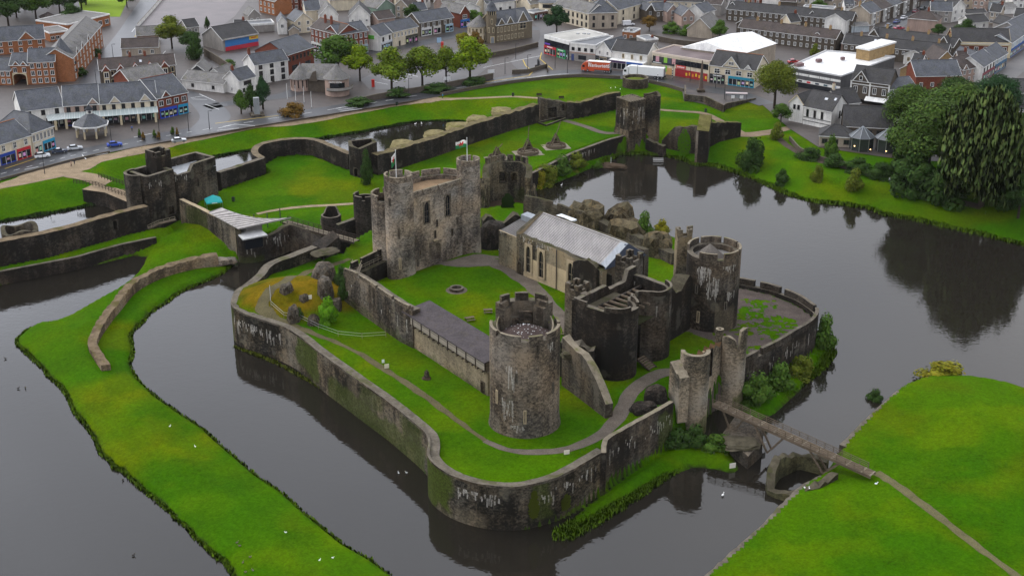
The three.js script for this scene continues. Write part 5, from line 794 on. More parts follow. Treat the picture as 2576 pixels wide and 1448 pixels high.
// ---- wall from the outer gate, visitor building, footbridge to the inner island
{
const A=dense(P2([[449,501],[499,524],[527,539],[590,571]],8.6),1.5),t=thing('quay_wall','moss-streaked high wall running from the outer gatehouse to the visitor building','wall',V(A[8].x,0,A[8].z));const m=stoneM({w:30,h:13,v0:-1.5,tw:384,th:192,seed:131,bias:0.5,hi:[0.24,0.2,0.15],moss:[[4,14,3,8,0.45],[0,30,-1,0.6,0.5]]});
wall(t,'masonry',A,{base:-1.5,thick:1.2,material:m,cap:M.ashlar,rough:0.06});
const B=curve([at(592,573,8.6),at(599,600,6.4),at(640,603,6.0),at(668,596,6.0),at(692,586,6.4),at(712,572,7.0),at(728,564,7.2),at(770,580,6.6),at(806,596,6)],1.2),t2=thing('quay_wall','pale-streaked wall curving under the timber footbridge','wall',V(B[10].x,0,B[10].z));wall(t2,'masonry',B,{base:-1.5,thick:1.2,material:stoneM({w:32,h:13,v0:-1.5,tw:384,th:192,seed:137,bias:0.44,white:[[3,16,1,6,36]],moss:[[0,8,-1,1.5,0.5]]}),cap:M.copdark,rough:0.3});
const q=[[524,534,9.6],[556,522,10.2],[731,547,9.4],[599,575,9.0],[587,570,9.0]].map(a=>at(...a)),v=thing('visitor_building','modern visitor building with sweeping ribbed grey roof','building',at(600,572,EAST)),rf=new Geo();
// swept roof: lattice between the front edge and the curved back edge
const fE=u=>q[0].clone().lerp(q[3],u),bE=u=>{const p=q[1].clone().lerp(q[2],u);p.z +=2.2*Math.sin(u*Math.PI);p.y -=0.5*Math.sin(u*Math.PI);return p;};
for(let i=0;i<16;i++){const u0=i / 16,u1=(i + 1)/ 16,a=fE(u0),b=fE(u1),c=bE(u1),d=bE(u0),up=V(0,0.22,0);rf.quad(a,b,c,d);rf.quad(a.clone().sub(up),d.clone().sub(up),c.clone().sub(up),b.clone().sub(up));rf.quad(a.clone().sub(up),b.clone().sub(up),b,a);rf.quad(c,c.clone().sub(up),d.clone().sub(up),d);}rf.quad(fE(1),fE(1).setY(fE(1).y - 0.22),bE(1).setY(bE(1).y - 0.22),bE(1));rf.build('roof',mat([0.42,0.39,0.37],0.6,{map:TX.grain}),v);
for(let i=0;i<=9;i++){const u=i / 9;new Geo().bar(fE(u).add(V(0,0.05,0)),bE(u).add(V(0,0.05,0)),0.12,0.12).build('roof_rib',M.seamdark,v);}
for(const[x,y]of[[673,573],[640,575],[705,560]]){const p=at(x,y,EAST);new Geo().cyl(p,V(p.x,8.9,p.z),0.12).build('column',M.iron,v);}
const lf=[at(596,588,7.2),at(610,602,7.2),at(672,590,7.2),at(650,573,7.2)],lr=new Geo();lr.hexa(lf.map(p=>V(p.x,6.9,p.z)),lf);lr.build('lower_roof',mat([0.5,0.5,0.5],0.55,{map:TX.grain}),v);const bd=new Geo(),ctr=at(628,588,7);bd.hexa(lf.map(p=>p.clone().lerp(ctr,0.3).setY(4)),lf.map(p=>p.clone().lerp(ctr,0.3).setY(6.9)));bd.build('glazed_body',M.glass,v);
const bw=new Geo();const bq=[fE(0.1).lerp(bE(0.1),0.3),fE(0.85).lerp(bE(0.85),0.25),fE(0.85).lerp(bE(0.85),0.6),fE(0.1).lerp(bE(0.1),0.8)];bw.hexa(bq.map(p=>V(p.x,EAST - 0.5,p.z)),bq.map(p=>V(p.x,8.6,p.z)));bw.build('body',M.seamdark,v);
// footbridge
const f=thing('footbridge','dark timber footbridge between the visitor building and the inner island','bridge',at(790,580,0)),a=at(716,556,6.4),b=at(808,582,7.0),c=at(896,606,8.6),e=V(0.6,0,-0.8);
for(const[u,w]of[[a,b],[b,c]]){const n=18;for(let i=0;i<n;i++){const p=u.clone().lerp(w,(i + 0.5)/ n);new Geo().bar(p.clone().addScaledVector(e,-1),p.clone().addScaledVector(e,1),0.46,0.12).build('plank',M.timberpale,f);}for(const s of[-1,1]){const u2=u.clone().addScaledVector(e,s),w2=w.clone().addScaledVector(e,s);new Geo().bar(u2.clone().setY(u2.y - 0.25),w2.clone().setY(w2.y - 0.25),0.2,0.34).build('stringer',M.timberdark,f);railing(f,u2,w2,7,M.timberdark,1.15);}}
// barbican remains beyond it
const bt=thing('barbican_tower','small dark round barbican tower with open top beside the footbridge','tower',at(833,575,EAST));const bc=at(833,572,EAST),by=rise(polar(bc,2.5,0,5),548);ring(bt,'masonry',bc,2.5,{base:0,top:by,thick:0.5,seg:26,cap:M.coping,topFn:a2=>by + 1.6*smooth(2.2,2.6,Math.abs(a2))});disc(bt,'floor',bc,2.1,by - 3,M.stone);
const bp=thing('bridge_pier','square brown stone pier supporting the middle of the timber footbridge','pier',at(826,608,0));const bq2=[at(808,612,0),at(838,616,0),at(852,598,0),at(822,594,0)],pg=new Geo();pg.hexa(bq2.map(p=>V(p.x,-1.5,p.z)),bq2.map((p,i)=>V(p.x,[6.6,5.4,5.0,6.2][i],p.z)));pg.build('masonry',M.light,bp);lump(bp,'rubble_top',V(bq2[0].x + 1.6,5.8,bq2[0].z - 1.6),2,0.7,1.4,M.light,21,0.5);
const b2=thing('barbican_tower','tall dark round barbican tower half hidden by the gatehouse','tower',at(922,575,EAST));const c2=at(921,578,EAST),y2=rise(polar(c2,3,0,5),506);ring(b2,'masonry',c2,3,{base:0,top:y2,thick:0.6,floor:y2 - 2,seg:28,cap:M.coping});ringMerlons(b2,c2,3,y2,[[-2.4,-1.4],[-1.1,-0.2],[0.1,1.0]],{up:1,thick:0.5});disc(b2,'floor',c2,2.5,y2 - 1.5,M.stone);
const w3=thing('barbican_wall','dark crenellated wall between the two barbican towers','wall',at(880,570,EAST));wall(w3,'masonry',dense([at(850,566,8),at(905,546,8.6)],1.2),{base:0,thick:1.2,rough:0.1});
}
// ---- causeway to the outer gate
{
const t=thing('causeway_bridge','timber-railed stone causeway leading to the outer gatehouse','bridge',at(280,500,0)),a=at(190,466,TOWN + 0.3),b=at(262,474,TOWN + 0.3),c=at(352,502,TOWN + 0.3);
wall(t,'abutment',[at(205,476,4.2),at(262,484,4.2),at(300,500,4.2),at(335,514,4.2)].map(p=>p),{base:-1.5,thick:4.5,material:M.stone,cap:M.sand,capName:'deck',rough:0.05});
railing(t,at(184,462,4.2),at(240,468,4.2),7,M.timberdark,1.3,[0.5,0.9,1.3]);railing(t,at(240,468,4.2),at(322,498,4.2),10,M.timberdark,1.3,[0.5,0.9,1.3]);railing(t,at(247,446,4.2),at(300,463,4.2),7,M.timberdark,1.3,[0.5,0.9,1.3]);railing(t,at(300,463,4.2),at(356,480,4.2),7,M.timberdark,1.3,[0.5,0.9,1.3]);railing(t,at(324,503,4.2),at(360,503,4.2),4,M.timber,1.3,[0.5,0.9,1.3]);
const p=at(308,512,0);const g=new Geo();g.cyl(V(p.x,-1.5,p.z),V(p.x,3.6,p.z),2.6,2.2,18);g.build('round_pier',mat([0.9,0.95,0.65],0.95,{map:TX.mid}),t);
}
// ---- replica siege engines
{
const engine=(x,y,s,turn,arm,label)=>{
const p=onGround(x,y,EAST),t=local('siege_engine',label,'siege engine',p,turn,'replica siege engines'),k=s;
const base=new Geo();for(let i=0;i<18;i++){const a=i / 18*6.2832;base.box(3.1*k*Math.cos(a),0.45,3.1*k*Math.sin(a),1.15*k,0.9,0.22,-a + Math.PI / 2);}base.build('timber_screen',M.timber,t);
new Geo().box(0,0.12,0,4.6*k,0.24,4.6*k).build('platform',M.timberpale,t);
for(const z of[-0.9,0.9]){for(const sx of[-1,1])new Geo().bar(V(sx*1.9*k,0.2,z*k),V(0,4.2*k,z*k*0.75),0.3).build('frame_leg',M.timber,t);new Geo().bar(V(-2.2*k,0.3,z*k),V(2.2*k,0.3,z*k),0.32).build('sill_beam',M.timber,t);new Geo().bar(V(-1*k,2.1*k,z*k*0.85),V(1*k,2.1*k,z*k*0.85),0.2).build('tie_beam',M.timber,t);}
new Geo().bar(V(0,4.1*k,-1.2*k),V(0,4.1*k,1.2*k),0.26).build('axle',M.timberdark,t);
const a=V(-1.4*k*arm[0],2.6*k,0),b=V(4.4*k*arm[0],4.1*k + 4.2*k*arm[1],0);new Geo().bar(a,b,0.22).build('throwing_arm',M.timber,t);new Geo().box(a.x,a.y - 0.4,0,1.3*k,1.3*k,1.1*k).build('counterweight',M.timberdark,t);
const pad=new Geo();pad.box(0,0.02,0,8.4*k,0.06,6.4*k);pad.build('stone_pad',mat([0.34,0.3,0.24],0.95,{map:TX.gravel}),t);
};
engine(1328,385,1.0,0.3,[0.05,1],'replica siege engine with upright arm on the southern platform, left of two large');
engine(1398,369,0.95,0.25,[0.35,1],'replica siege engine with slanted arm on the southern platform, right of two large');
engine(1250,398,0.8,0.4,[0.5,0.3],'small replica siege engine half hidden behind the leaning tower');
}
// ================================================================ town: house kit
const WALLS={white:mat([0.78,0.77,0.74],0.85,{map:TX.grain}),cream:mat([0.68,0.6,0.46],0.85,{map:TX.grain}),beige:mat([0.42,0.36,0.29],0.9,{map:TX.grain}),pink:mat([0.42,0.31,0.26],0.9,{map:TX.grain}),grey:mat([0.32,0.3,0.28],0.9,{map:TX.grain}),brick:mat([0.21,0.07,0.045],0.9,{map:TX.brick}),orange:mat([0.36,0.15,0.07],0.9,{map:TX.brick}),yellowbrick:mat([0.4,0.28,0.14],0.9,{map:TX.brick}),stone:mat([0.12,0.1,0.08],0.95,{map:TX.brick}),dark:mat([0.07,0.07,0.075],0.8,{map:TX.grain}),green:mat([0.22,0.3,0.24],0.9,{map:TX.grain}),blue:mat([0.5,0.56,0.6],0.85,{map:TX.grain}),library:mat([0.2,0.165,0.115],0.95,{map:TX.brick})};
const ROOFS={slate:mat([0.1,0.106,0.122],0.6,{map:TX.slate}),dark:mat([0.055,0.052,0.052],0.65,{map:TX.slate}),brown:mat([0.085,0.064,0.056],0.7,{map:TX.slate}),grey:mat([0.2,0.19,0.18],0.7,{map:TX.slate}),felt:mat([0.1,0.105,0.115],0.4,{map:TX.asph}),paleflat:mat([0.5,0.48,0.43],0.7,{map:TX.asph}),whiteflat:mat([0.82,0.82,0.81],0.6,{map:TX.grain}),pinkflat:mat([0.2,0.155,0.15],0.7,{map:TX.asph})};
const FRAMES={w:M.white,d:mat([0.05,0.045,0.04],0.7),y:mat([0.5,0.42,0.28],0.85),r:mat([0.12,0.02,0.015],0.7)};
const winCache={};
function windowGeo(w,h,mull){
const k=`${w.toFixed(2)}_${h.toFixed(2)}_${mull}`;if(winCache[k])return winCache[k];
const f=new Geo(),t=0.14,bx=(x,y,a,b)=>f.box(x,y,0.05,a,b,0.14);
bx(-w / 2 - t / 2,h / 2,t,h + 2*t);bx(w / 2 + t / 2,h / 2,t,h + 2*t);bx(0,h + t / 2,w,t);bx(0,-t / 2 - 0.03,w + 0.3,t + 0.06);
if(mull)bx(0,h / 2,0.1,h);if(mull>1)bx(0,h*0.6,w,0.09);
const p=new Geo();p.box(0,h / 2,0.01,w,h,0.06);
return winCache[k]=[f.geometry(),p.geometry()];
}
// faces: f front (+z), b back, l left (-x), r right (+x)
function putWindow(g,face,u,v,w,h,{style='w',mull=0,name='window',W,D,glass=M.glass,off=0}={}){
const[fg,pg]=windowGeo(w,h,mull),m=addMesh(name,fg,FRAMES[style],g);addMesh('pane',pg,glass,m);
if(face==='f')m.position.set(u,v,off);else if(face==='b'){m.position.set(u,v,-D - off);m.rotation.y=Math.PI;}else if(face==='l'){m.position.set(-off,v,-u);m.rotation.y=-Math.PI / 2;}else{m.position.set(W + off,v,-u);m.rotation.y=Math.PI / 2;}
return m;
}
function roofSlab(g,name,a,b,c,d,material,t=0.16){const up=V(0,t,0),q=[a,b,c,d];new Geo().hexa(q,q.map(p=>p.clone().add(up))).build(name,material,g);}
function house(label,x0,y0,x1,y1,D,eave,ridge,o={}){
const h0=SHEET +(o.up||0),A=at(x0,y0,h0),B=at(x1,y1,h0),W=Math.hypot(B.x - A.x,B.z - A.z),turn=Math.atan2(-(B.z - A.z),B.x - A.x);
const g=local(o.name||'house',label,o.cat||'house',V(A.x,h0,A.z),turn,o.group),wm=WALLS[o.wall||'white'],rm=ROOFS[o.roofm||'slate'],type=o.roof||'x',ov=o.over??0.3;
const wl=new Geo(),P=(x,y,z)=>V(x,y,-z),base=-0.6,top=type==='flat'?eave:eave;
wl.quad(P(0,base,0),P(W,base,0),P(W,eave,0),P(0,eave,0)).quad(P(W,base,D),P(0,base,D),P(0,eave,D),P(W,eave,D)).quad(P(0,base,D),P(0,base,0),P(0,eave,0),P(0,eave,D)).quad(P(W,base,0),P(W,base,D),P(W,eave,D),P(W,eave,0));
if(type==='x')wl.tri(P(0,eave,D),P(0,eave,0),P(0,ridge,D / 2)).tri(P(W,eave,0),P(W,eave,D),P(W,ridge,D / 2));
if(type==='z')wl.tri(P(0,eave,0),P(W,eave,0),P(W / 2,ridge,0)).tri(P(W,eave,D),P(0,eave,D),P(W / 2,ridge,D));
wl.quad(P(0,eave,0),P(W,eave,0),P(W,eave,D),P(0,eave,D));
wl.build('wall',wm,g);
const verge=(a,b)=>{if(o.verge !==0)new Geo().bar(a,b,0.16,0.22).build('bargeboard',FRAMES[o.verge||'w'],g);};
if(type==='x'){
const k=(ridge - eave)/(D / 2),e=eave - ov*k;
roofSlab(g,'roof_slope',P(-ov,e,-ov),P(W + ov,e,-ov),P(W + ov,ridge,D / 2),P(-ov,ridge,D / 2),rm);roofSlab(g,'roof_slope',P(W + ov,e,D + ov),P(-ov,e,D + ov),P(-ov,ridge,D / 2),P(W + ov,ridge,D / 2),rm);
new Geo().bar(P(-ov,ridge + 0.17,D / 2),P(W + ov,ridge + 0.17,D / 2),0.3,0.14).build('ridge_tiles',o.ridgem?WALLS[o.ridgem]:rm,g);
for(const x of[-ov - 0.02,W + ov + 0.02]){verge(P(x,e,-ov),P(x,ridge,D / 2));verge(P(x,e,D + ov),P(x,ridge,D / 2));}
if(o.gutter !==0)new Geo().bar(P(-ov,e - 0.02,-ov - 0.06),P(W + ov,e - 0.02,-ov - 0.06),0.14,0.14).build('gutter',FRAMES.w,g);
}else if(type==='z'){
const k=(ridge - eave)/(W / 2),e=eave - ov*k;
roofSlab(g,'roof_slope',P(-ov,e,D + ov),P(-ov,e,-ov),P(W / 2,ridge,-ov),P(W / 2,ridge,D + ov),rm);roofSlab(g,'roof_slope',P(W + ov,e,-ov),P(W + ov,e,D + ov),P(W / 2,ridge,D + ov),P(W / 2,ridge,-ov),rm);
new Geo().bar(P(W / 2,ridge + 0.17,-ov),P(W / 2,ridge + 0.17,D + ov),0.3,0.14).build('ridge_tiles',o.ridgem?WALLS[o.ridgem]:rm,g);
verge(P(-ov,e,-ov - 0.02),P(W / 2,ridge,-ov - 0.02));verge(P(W + ov,e,-ov - 0.02),P(W / 2,ridge,-ov - 0.02));
}else if(type==='hip'){
const along=W>=D,i=Math.min(W,D)/ 2,r0=along?P(i,ridge,D / 2):P(W / 2,ridge,i),r1=along?P(W - i,ridge,D / 2):P(W / 2,ridge,D - i),c=[P(-ov,eave - 0.1,-ov),P(W + ov,eave - 0.1,-ov),P(W + ov,eave - 0.1,D + ov),P(-ov,eave - 0.1,D + ov)];
const rg=new Geo();if(along)rg.quad(c[0],c[1],r1,r0).tri(c[1],c[2],r1).quad(c[2],c[3],r0,r1).tri(c[3],c[0],r0);else rg.tri(c[0],c[1],r0).quad(c[1],c[2],r1,r0).tri(c[2],c[3],r1).quad(c[3],c[0],r0,r1);rg.quad(c[3],c[2],c[1],c[0]);rg.build('roof',rm,g);new Geo().bar(r0,r1,0.3,0.2).build('ridge_tiles',rm,g);for(const[a,b]of[[c[0],r0],[c[1],along?r1:r0],[c[2],r1],[c[3],along?r0:r1]])new Geo().bar(a,b,0.25,0.15).build('hip_tiles',rm,g);
new Geo().bar(P(-ov,eave - 0.12,-ov - 0.05),P(W + ov,eave - 0.12,-ov - 0.05),0.14,0.16).build('gutter',FRAMES.w,g);
}else if(type==='flat'){
const pm=o.fascia?mat(o.fascia,0.7):FRAMES.w,ph=ridge - eave;new Geo().box(W / 2,eave + 0.04,-D / 2,W - 0.3,0.1,D - 0.3).build('roof',rm,g);
for(const[x,z,w,d]of[[W / 2,0.02,W + 0.1,0.3],[W / 2,-D,W + 0.1,0.3],[0,-D / 2,0.3,D - 0.32],[W,-D / 2,0.3,D - 0.32]])new Geo().box(x,eave + ph / 2 - 0.1,z,w,ph + 0.25,d).build('parapet',pm,g);
}else if(type==='shed'){roofSlab(g,'roof_slope',P(-ov,eave,-ov),P(W + ov,eave,-ov),P(W + ov,ridge,D + ov),P(-ov,ridge,D + ov),rm);wl.tri(P(0,eave,D),P(0,eave,0),P(0,ridge,D));}
// gabled wall dormers: [x, width, wall key]
for(const[x,w,key,rise2]of o.gab||[]){
const hh=rise2||w*0.45,y=eave - 0.2,apex=eave + hh,k=type==='x'?(ridge - eave)/(D / 2):0.6,back=Math.min(D / 2,hh / k + 0.3),dg=new THREE.Group();dg.name='gable';dg.origin=V(0,0,0);g.add(dg);
new Geo().hexa([P(x - w / 2,y,-0.08),P(x + w / 2,y,-0.08),P(x + w / 2,y,back*0.4),P(x - w / 2,y,back*0.4)],[P(x - 0.02,apex,-0.08),P(x + 0.02,apex,-0.08),P(x + 0.02,apex,back*0.4),P(x - 0.02,apex,back*0.4)]).build('gable_wall',WALLS[key||o.wall||'white'],dg);
roofSlab(dg,'gable_roof',P(x - w / 2 - 0.25,y - 0.1,back*0.3),P(x - w / 2 - 0.25,y - 0.1,-0.3),P(x,apex + 0.08,-0.3),P(x,apex + 0.08,back),rm,0.12);roofSlab(dg,'gable_roof',P(x + w / 2 + 0.25,y - 0.1,-0.3),P(x + w / 2 + 0.25,y - 0.1,back*0.3),P(x,apex + 0.08,back),P(x,apex + 0.08,-0.3),rm,0.12);
for(const s of[-1,1])new Geo().bar(P(x + s*(w / 2 + 0.25),y - 0.08,-0.33),P(x,apex + 0.12,-0.33),0.1,0.24).build('bargeboard',FRAMES.w,dg);
}
// windows: face, columns, rows, first sill, storey, width, height, style, mullions, from, to
for(const[face,n,rows,v0=0.9,st=2.7,w=0.95,h=1.3,style='w',mull=1,fr=0,to=1,nm]of o.win||[]){const len=face==='f'||face==='b'?W:D;for(let r=0;r<rows;r++)for(let i=0;i<n;i++)putWindow(g,face,len*(fr +(to - fr)*(i + 0.5)/ n),v0 + r*st,w,h,{style,mull,W,D,name:nm||'window'});}
for(const[x,z,hh=1.6,key='brick']of o.chim||[]){const y=type==='x'?eave +(ridge - eave)*(1 - Math.abs(z*D - D / 2)/(D / 2)):ridge - 0.8;const c=new Geo().box(x*W,y + hh / 2 - 0.4,-z*D,0.9,hh + 0.8,0.65).build('chimney',WALLS[key],g);for(const s of[-0.22,0.22])new Geo().cyl(P(x*W + s,y + hh,z*D),P(x*W + s,y + hh + 0.45,z*D),0.12,0.1,6).build('chimney_pot',WALLS.orange,c);}
for(const[x,z,w2=0.8,h2=1.1]of o.sky||[]){const y=eave +(ridge - eave)*(z*D /(D / 2)),a=Math.atan2(ridge - eave,D / 2),m=new Geo().box(0,0,0,w2,0.1,h2).build('skylight',mat([0.5,0.52,0.55],0.2),g);m.position.set(x*W,y + 0.2,-z*D);m.rotation.x=a;}
// shop fronts: from, to (fractions), fascia colour, glass height
for(const[a,b,col,hh=2.5,txt,tcol]of o.shop||[]){
const s=new THREE.Group();s.name='shop_front';s.origin=V(0,0,0);g.add(s);const w=(b - a)*W,cx=(a + b)/ 2*W,cm=mat(col,0.6);
new Geo().box(cx,hh / 2,0.06,w - 0.3,hh - 0.3,0.1).build('shop_window',M.glass,s);new Geo().box(cx,hh + 0.42,0.12,w,0.85,0.26).build('fascia_sign',cm,s);new Geo().box(cx,0.18,0.08,w - 0.1,0.36,0.16).build('stall_riser',cm,s);
const n=Math.max(2,Math.round(w / 1.6));for(let i=0;i<=n;i++)new Geo().box(a*W + 0.1 +(w - 0.2)*i / n,hh / 2,0.11,i===0||i===n?0.3:0.1,hh,0.14).build('mullion',i===0||i===n?cm:FRAMES.w,s);
const r=rng(Math.round(x0 + a*100));for(let i=0;i<n;i++)if(r()>0.35)new Geo().box(a*W + w*(i + 0.5)/ n,0.6 + r()*0.5 + 0.5,0.115,w / n*0.55,0.5 + r()*0.7,0.02).build('display',mat([0.2 + r()*0.5,0.2 + r()*0.45,0.2 + r()*0.4],0.8),s);
if(txt)signText(s,txt,cx,hh + 0.22,0.27,Math.min(0.5,w / txt.length*1.2),tcol);
}
if(o.door)for(const[x,key='d']of o.door){const m=new Geo().box(x*W,1.02,0.05,0.95,2.05,0.1).build('door',FRAMES[key],g);new Geo().box(x*W + 0.3,1.0,0.12,0.08,0.08,0.05).build('handle',M.steel,m);}
g.W=W;g.D=D;return g;
}
const font=await new FontLoader().loadAsync('fonts/droid/droid_sans_bold.typeface.json');
function signText(parent,txt,x,y,z,size,col=[0.8,0.8,0.78],depth=0.03){const t=new TextGeometry(txt,{font,size,depth,curveSegments:3});t.computeBoundingBox();const b=t.boundingBox;t.translate(-(b.min.x + b.max.x)/ 2,0,0);const m=addMesh('lettering',t,mat(col,0.6),parent);m.position.set(x,y,z);return m;}
// ================================================================ town: buildings, from left to right
const sh={name:'shop',cat:'shop'},ap={name:'apartment_block',cat:'apartments'};
const dark2=[0.03,0.03,0.035],blueS=[0.02,0.05,0.28],redS=[0.42,0.02,0.03],cyanS=[0.02,0.25,0.42],greenS=[0.03,0.28,0.1],tealS=[0.02,0.22,0.32];
// --- brick flats on the far left
house('orange brick flats with slate roof and centre gable at the far left',-60,142,114,130,11,5.4,9.6,{...ap,wall:'orange',win:[['f',7,2,0.8,2.6,1.2,1.4]],gab:[[19,6,'orange',2.8]],chim:[[0.3,0.5]]});
house('low end of the orange brick flats left of the archway',-40,214,29,214,9,5.4,8.8,{...ap,wall:'orange',win:[['f',5,2,0.8,2.6,1.0,1.4]]});
{const g=house('brick archway bridging the drive between the flats',30,213,76,213,9,7.2,10.4,{...ap,wall:'orange',win:[['f',2,1,4.6,2.6,1.2,1.5]],gab:[[2.2,2.2,'orange',1.2],[4.9,2.2,'orange',1.2]]});opening(g,'drive_arch',V(g.W*0.45,-0.2,0.02),V(0,0,1),4.6,4.2,{surround:FRAMES.y,t:0.3,depth:8});}
house('three-storey orange brick flats with white windows beside the archway',77,213,142,210,10,8.2,11.8,{...ap,wall:'orange',win:[['f',4,3,0.7,2.65,1.1,1.5]]});
{
const c=at(163,197,SHEET),t=local('corner_turret','brick corner tower of the flats with pointed slate roof','tower',c),n=8,r=4.2;const w=new Geo(),rf=new Geo(),fl=new Geo();
for(let i=0;i<n;i++){const a=i / n*6.2832,b=(i + 1)/ n*6.2832,p=(k,q,y)=>V(k*Math.sin(q),y,k*Math.cos(q));w.quad(p(r,a,-0.5),p(r,b,-0.5),p(r,b,8.4),p(r,a,8.4));rf.tri(p(r + 0.5,a,8.3),p(r + 0.5,b,8.3),V(0,15,0));fl.quad(p(r + 0.02,a,0),p(r + 0.02,b,0),p(r + 0.02,b,2.2),p(r + 0.02,a,2.2));}
w.build('wall',WALLS.orange,t);rf.build('roof',ROOFS.slate,t);fl.build('plinth',WALLS.cream,t);for(const a of[-0.39,0.39,1.18])for(const y of[0.7,3.3,6]){const[fg,pg]=windowGeo(1.6,1.6,1),m=addMesh('window',fg,FRAMES.w,t);addMesh('pane',pg,M.glass,m);const k=r*Math.cos(Math.PI / n)+ 0.02;m.position.set(k*Math.sin(a),y,k*Math.cos(a));m.rotation.y=a;}for(const y of[3,5.7])ring(t,'balcony',V(0,0,0),r + 0.9,{base:y - 0.1,top:y + 0.9,thick:0.12,a0:-0.6,a1:1.4,seg:8,material:M.iron,cap:null});
}
house('long orange brick flats with dormers running up the side street',187,205,259,116,11,8.6,12,{...ap,wall:'orange',roofm:'grey',win:[['f',10,3,0.8,2.65,1.2,1.4]],gab:[[8,4,'orange',2],[18,4,'orange',2],[30,4,'orange',2]]});
house('flat grey-roofed brick hall behind the flats',172,90,277,63,18,4.6,4.9,{name:'hall',cat:'building',wall:'orange',roof:'flat',roofm:'grey',win:[['f',6,1,1.2,2,2,1.6]]});
house('low grey flat-roofed annexe in front of the brick hall',126,106,176,99,12,3.6,3.9,{name:'annexe',cat:'building',wall:'orange',roof:'flat',roofm:'grey',win:[['f',4,1,1,2,1.4,1.2]]});
house('small dark garden pavilion by the woods',110,62,145,58,6,2.6,4.6,{name:'pavilion',cat:'building',wall:'stone',roofm:'brown',roof:'hip'});
house('beige pebble-dashed house with brown roof behind the terrace',307,150,399,147,8,4.6,7.2,{wall:'beige',roofm:'brown',win:[['f',3,1,2.2,2,1,1.3],['l',1,1,2.4]]});
house('small pale house behind the beige pebble-dashed one',345,112,402,109,8,3.8,6.4,{wall:'pink',roofm:'grey',win:[['f',2,1,1.2]]});
house('dark bungalow half hidden by the round tree',470,88,500,84,8,3.2,5.6,{name:'bungalow',cat:'house',wall:'grey',roofm:'dark',win:[['f',2,1,1]]});
{const g=house('dark stone terrace with five white bays and red gables',254,217,443,203,9.5,6.0,8.8,{name:'terrace',cat:'terrace',wall:'stone',roofm:'brown',chim:[[0.42,0.5],[0.62,0.5],[0.02,0.5]],sky:[[0.55,0.25]],win:[['f',5,2,0.6,2.9,0.9,1.6,'y',0,0.06,1.06],['r',1,2,1,2.8]],door:[[0.2,'d'],[0.24,'d'],[0.62,'d'],[0.97,'d']]});for(let i=0;i<5;i++){const x=g.W*(0.08 + i*0.195),b=new Geo().box(x,2.6,0.45,2.0,5.4,0.9).build('bay',FRAMES.y,g);for(const y of[0.7,3.3])putWindow(b,'f',x,y,1.3,1.6,{mull:1,off:0.92});new Geo().hexa([V(x - 1.5,5.5,1.1),V(x + 1.5,5.5,1.1),V(x + 1.5,5.5,-1.4),V(x - 1.5,5.5,-1.4)],[V(x - 0.03,7.4,1.1),V(x + 0.03,7.4,1.1),V(x + 0.03,7.4,-2.4),V(x - 0.03,7.4,-2.4)]).build('bay_gable',WALLS.brick,g);for(const s of[-1,1])new Geo().bar(V(x + s*1.6,5.4,1.15),V(x,7.5,1.15),0.12,0.24).build('bargeboard',FRAMES.w,g);}new Geo().box(g.W + 0.05,3,-4.7,0.08,6.4,9.4).build('side_render',WALLS.white,g);}
// --- shopping crescent
const col=(g,n,fr,to,z=3.1,h=3.2)=>{for(let i=0;i<n;i++){const x=g.W*(fr +(to - fr)*i / Math.max(1,n - 1));new Geo().box(x,h / 2,z,0.7,h,0.7).build('column',FRAMES.y,g);}};
const canopy=(g,fr,to)=>{const a=g.W*fr,b=g.W*to;roofSlab(g,'canopy',V(a,3.2,3.5),V(b,3.2,3.5),V(b,4.3,0.05),V(a,4.3,0.05),mat([0.32,0.37,0.36],0.3),0.08);for(let i=0;i<=14;i++)new Geo().bar(V(a +(b - a)*i / 14,3.28,3.5),V(a +(b - a)*i / 14,4.4,0.05),0.1).build('canopy_rib',FRAMES.w,g);};
house('white corner shop row with blue and red shop signs at the left edge',-90,446,82,391,13,6.4,10.2,{...sh,wall:'cream',ridgem:'orange',win:[['f',6,1,4.0,2.7,1.0,1.6,'w',2]],shop:[[0.36,0.5,[0.5,0.5,0.5]],[0.52,0.74,blueS],[0.77,0.97,redS]]});
house('rounded white corner shop with blue awning facing the square',84,391,139,371,15,6.8,11.6,{...sh,wall:'cream',roof:'hip',ridgem:'orange',win:[['f',6,1,4.1,2.7,0.8,1.9,'w',1],['r',4,1,4.1,2.7,0.8,1.9]],shop:[[0.05,0.4,[0.5,0.47,0.4]],[0.45,0.98,cyanS]]});
{const g=house('white shop unit with single window at the left of the arcade',60,330,164,317,15,6.6,11.2,{...sh,wall:'white',win:[['f',3,1,4.6,2.7,1.0,1.4,'d',1]],shop:[[0.55,0.98,dark2]]});col(g,2,0.72,0.98);canopy(g,0.55,1);}
{const g=house('pale pink shop unit behind the bandstand roof',165,317,252,311,14,6.7,11.4,{...sh,wall:'pink',win:[['f',4,1,4.6,2.7,1.0,1.4,'d',1]],gab:[[9,3.2,'pink',1.8]],shop:[[0.02,0.98,blueS]]});canopy(g,0,1);}
{const g=house('cream arcade unit with two small gables and glass canopy',253,311,397,300,14,6.6,11.2,{...sh,wall:'cream',win:[['f',6,1,4.6,2.7,0.9,1.3,'d',1]],gab:[[5,3.4,'cream',2],[14.5,3.4,'cream',2]],shop:[[0.02,0.5,dark2],[0.52,0.98,dark2]]});col(g,4,0.05,0.95);canopy(g,0,1);}
house('brick and timber corner shop with bright blue fronts on the crescent',398,300,474,283,17,7.0,11.8,{...sh,wall:'brick',ridgem:'brick',win:[['f',4,1,4.3,2.7,1.5,1.5,'w',1]],gab:[[3.4,3.2,'brick',1.8]],shop:[[0.06,0.62,[0.02,0.06,0.4]],[0.66,0.98,cyanS]]});
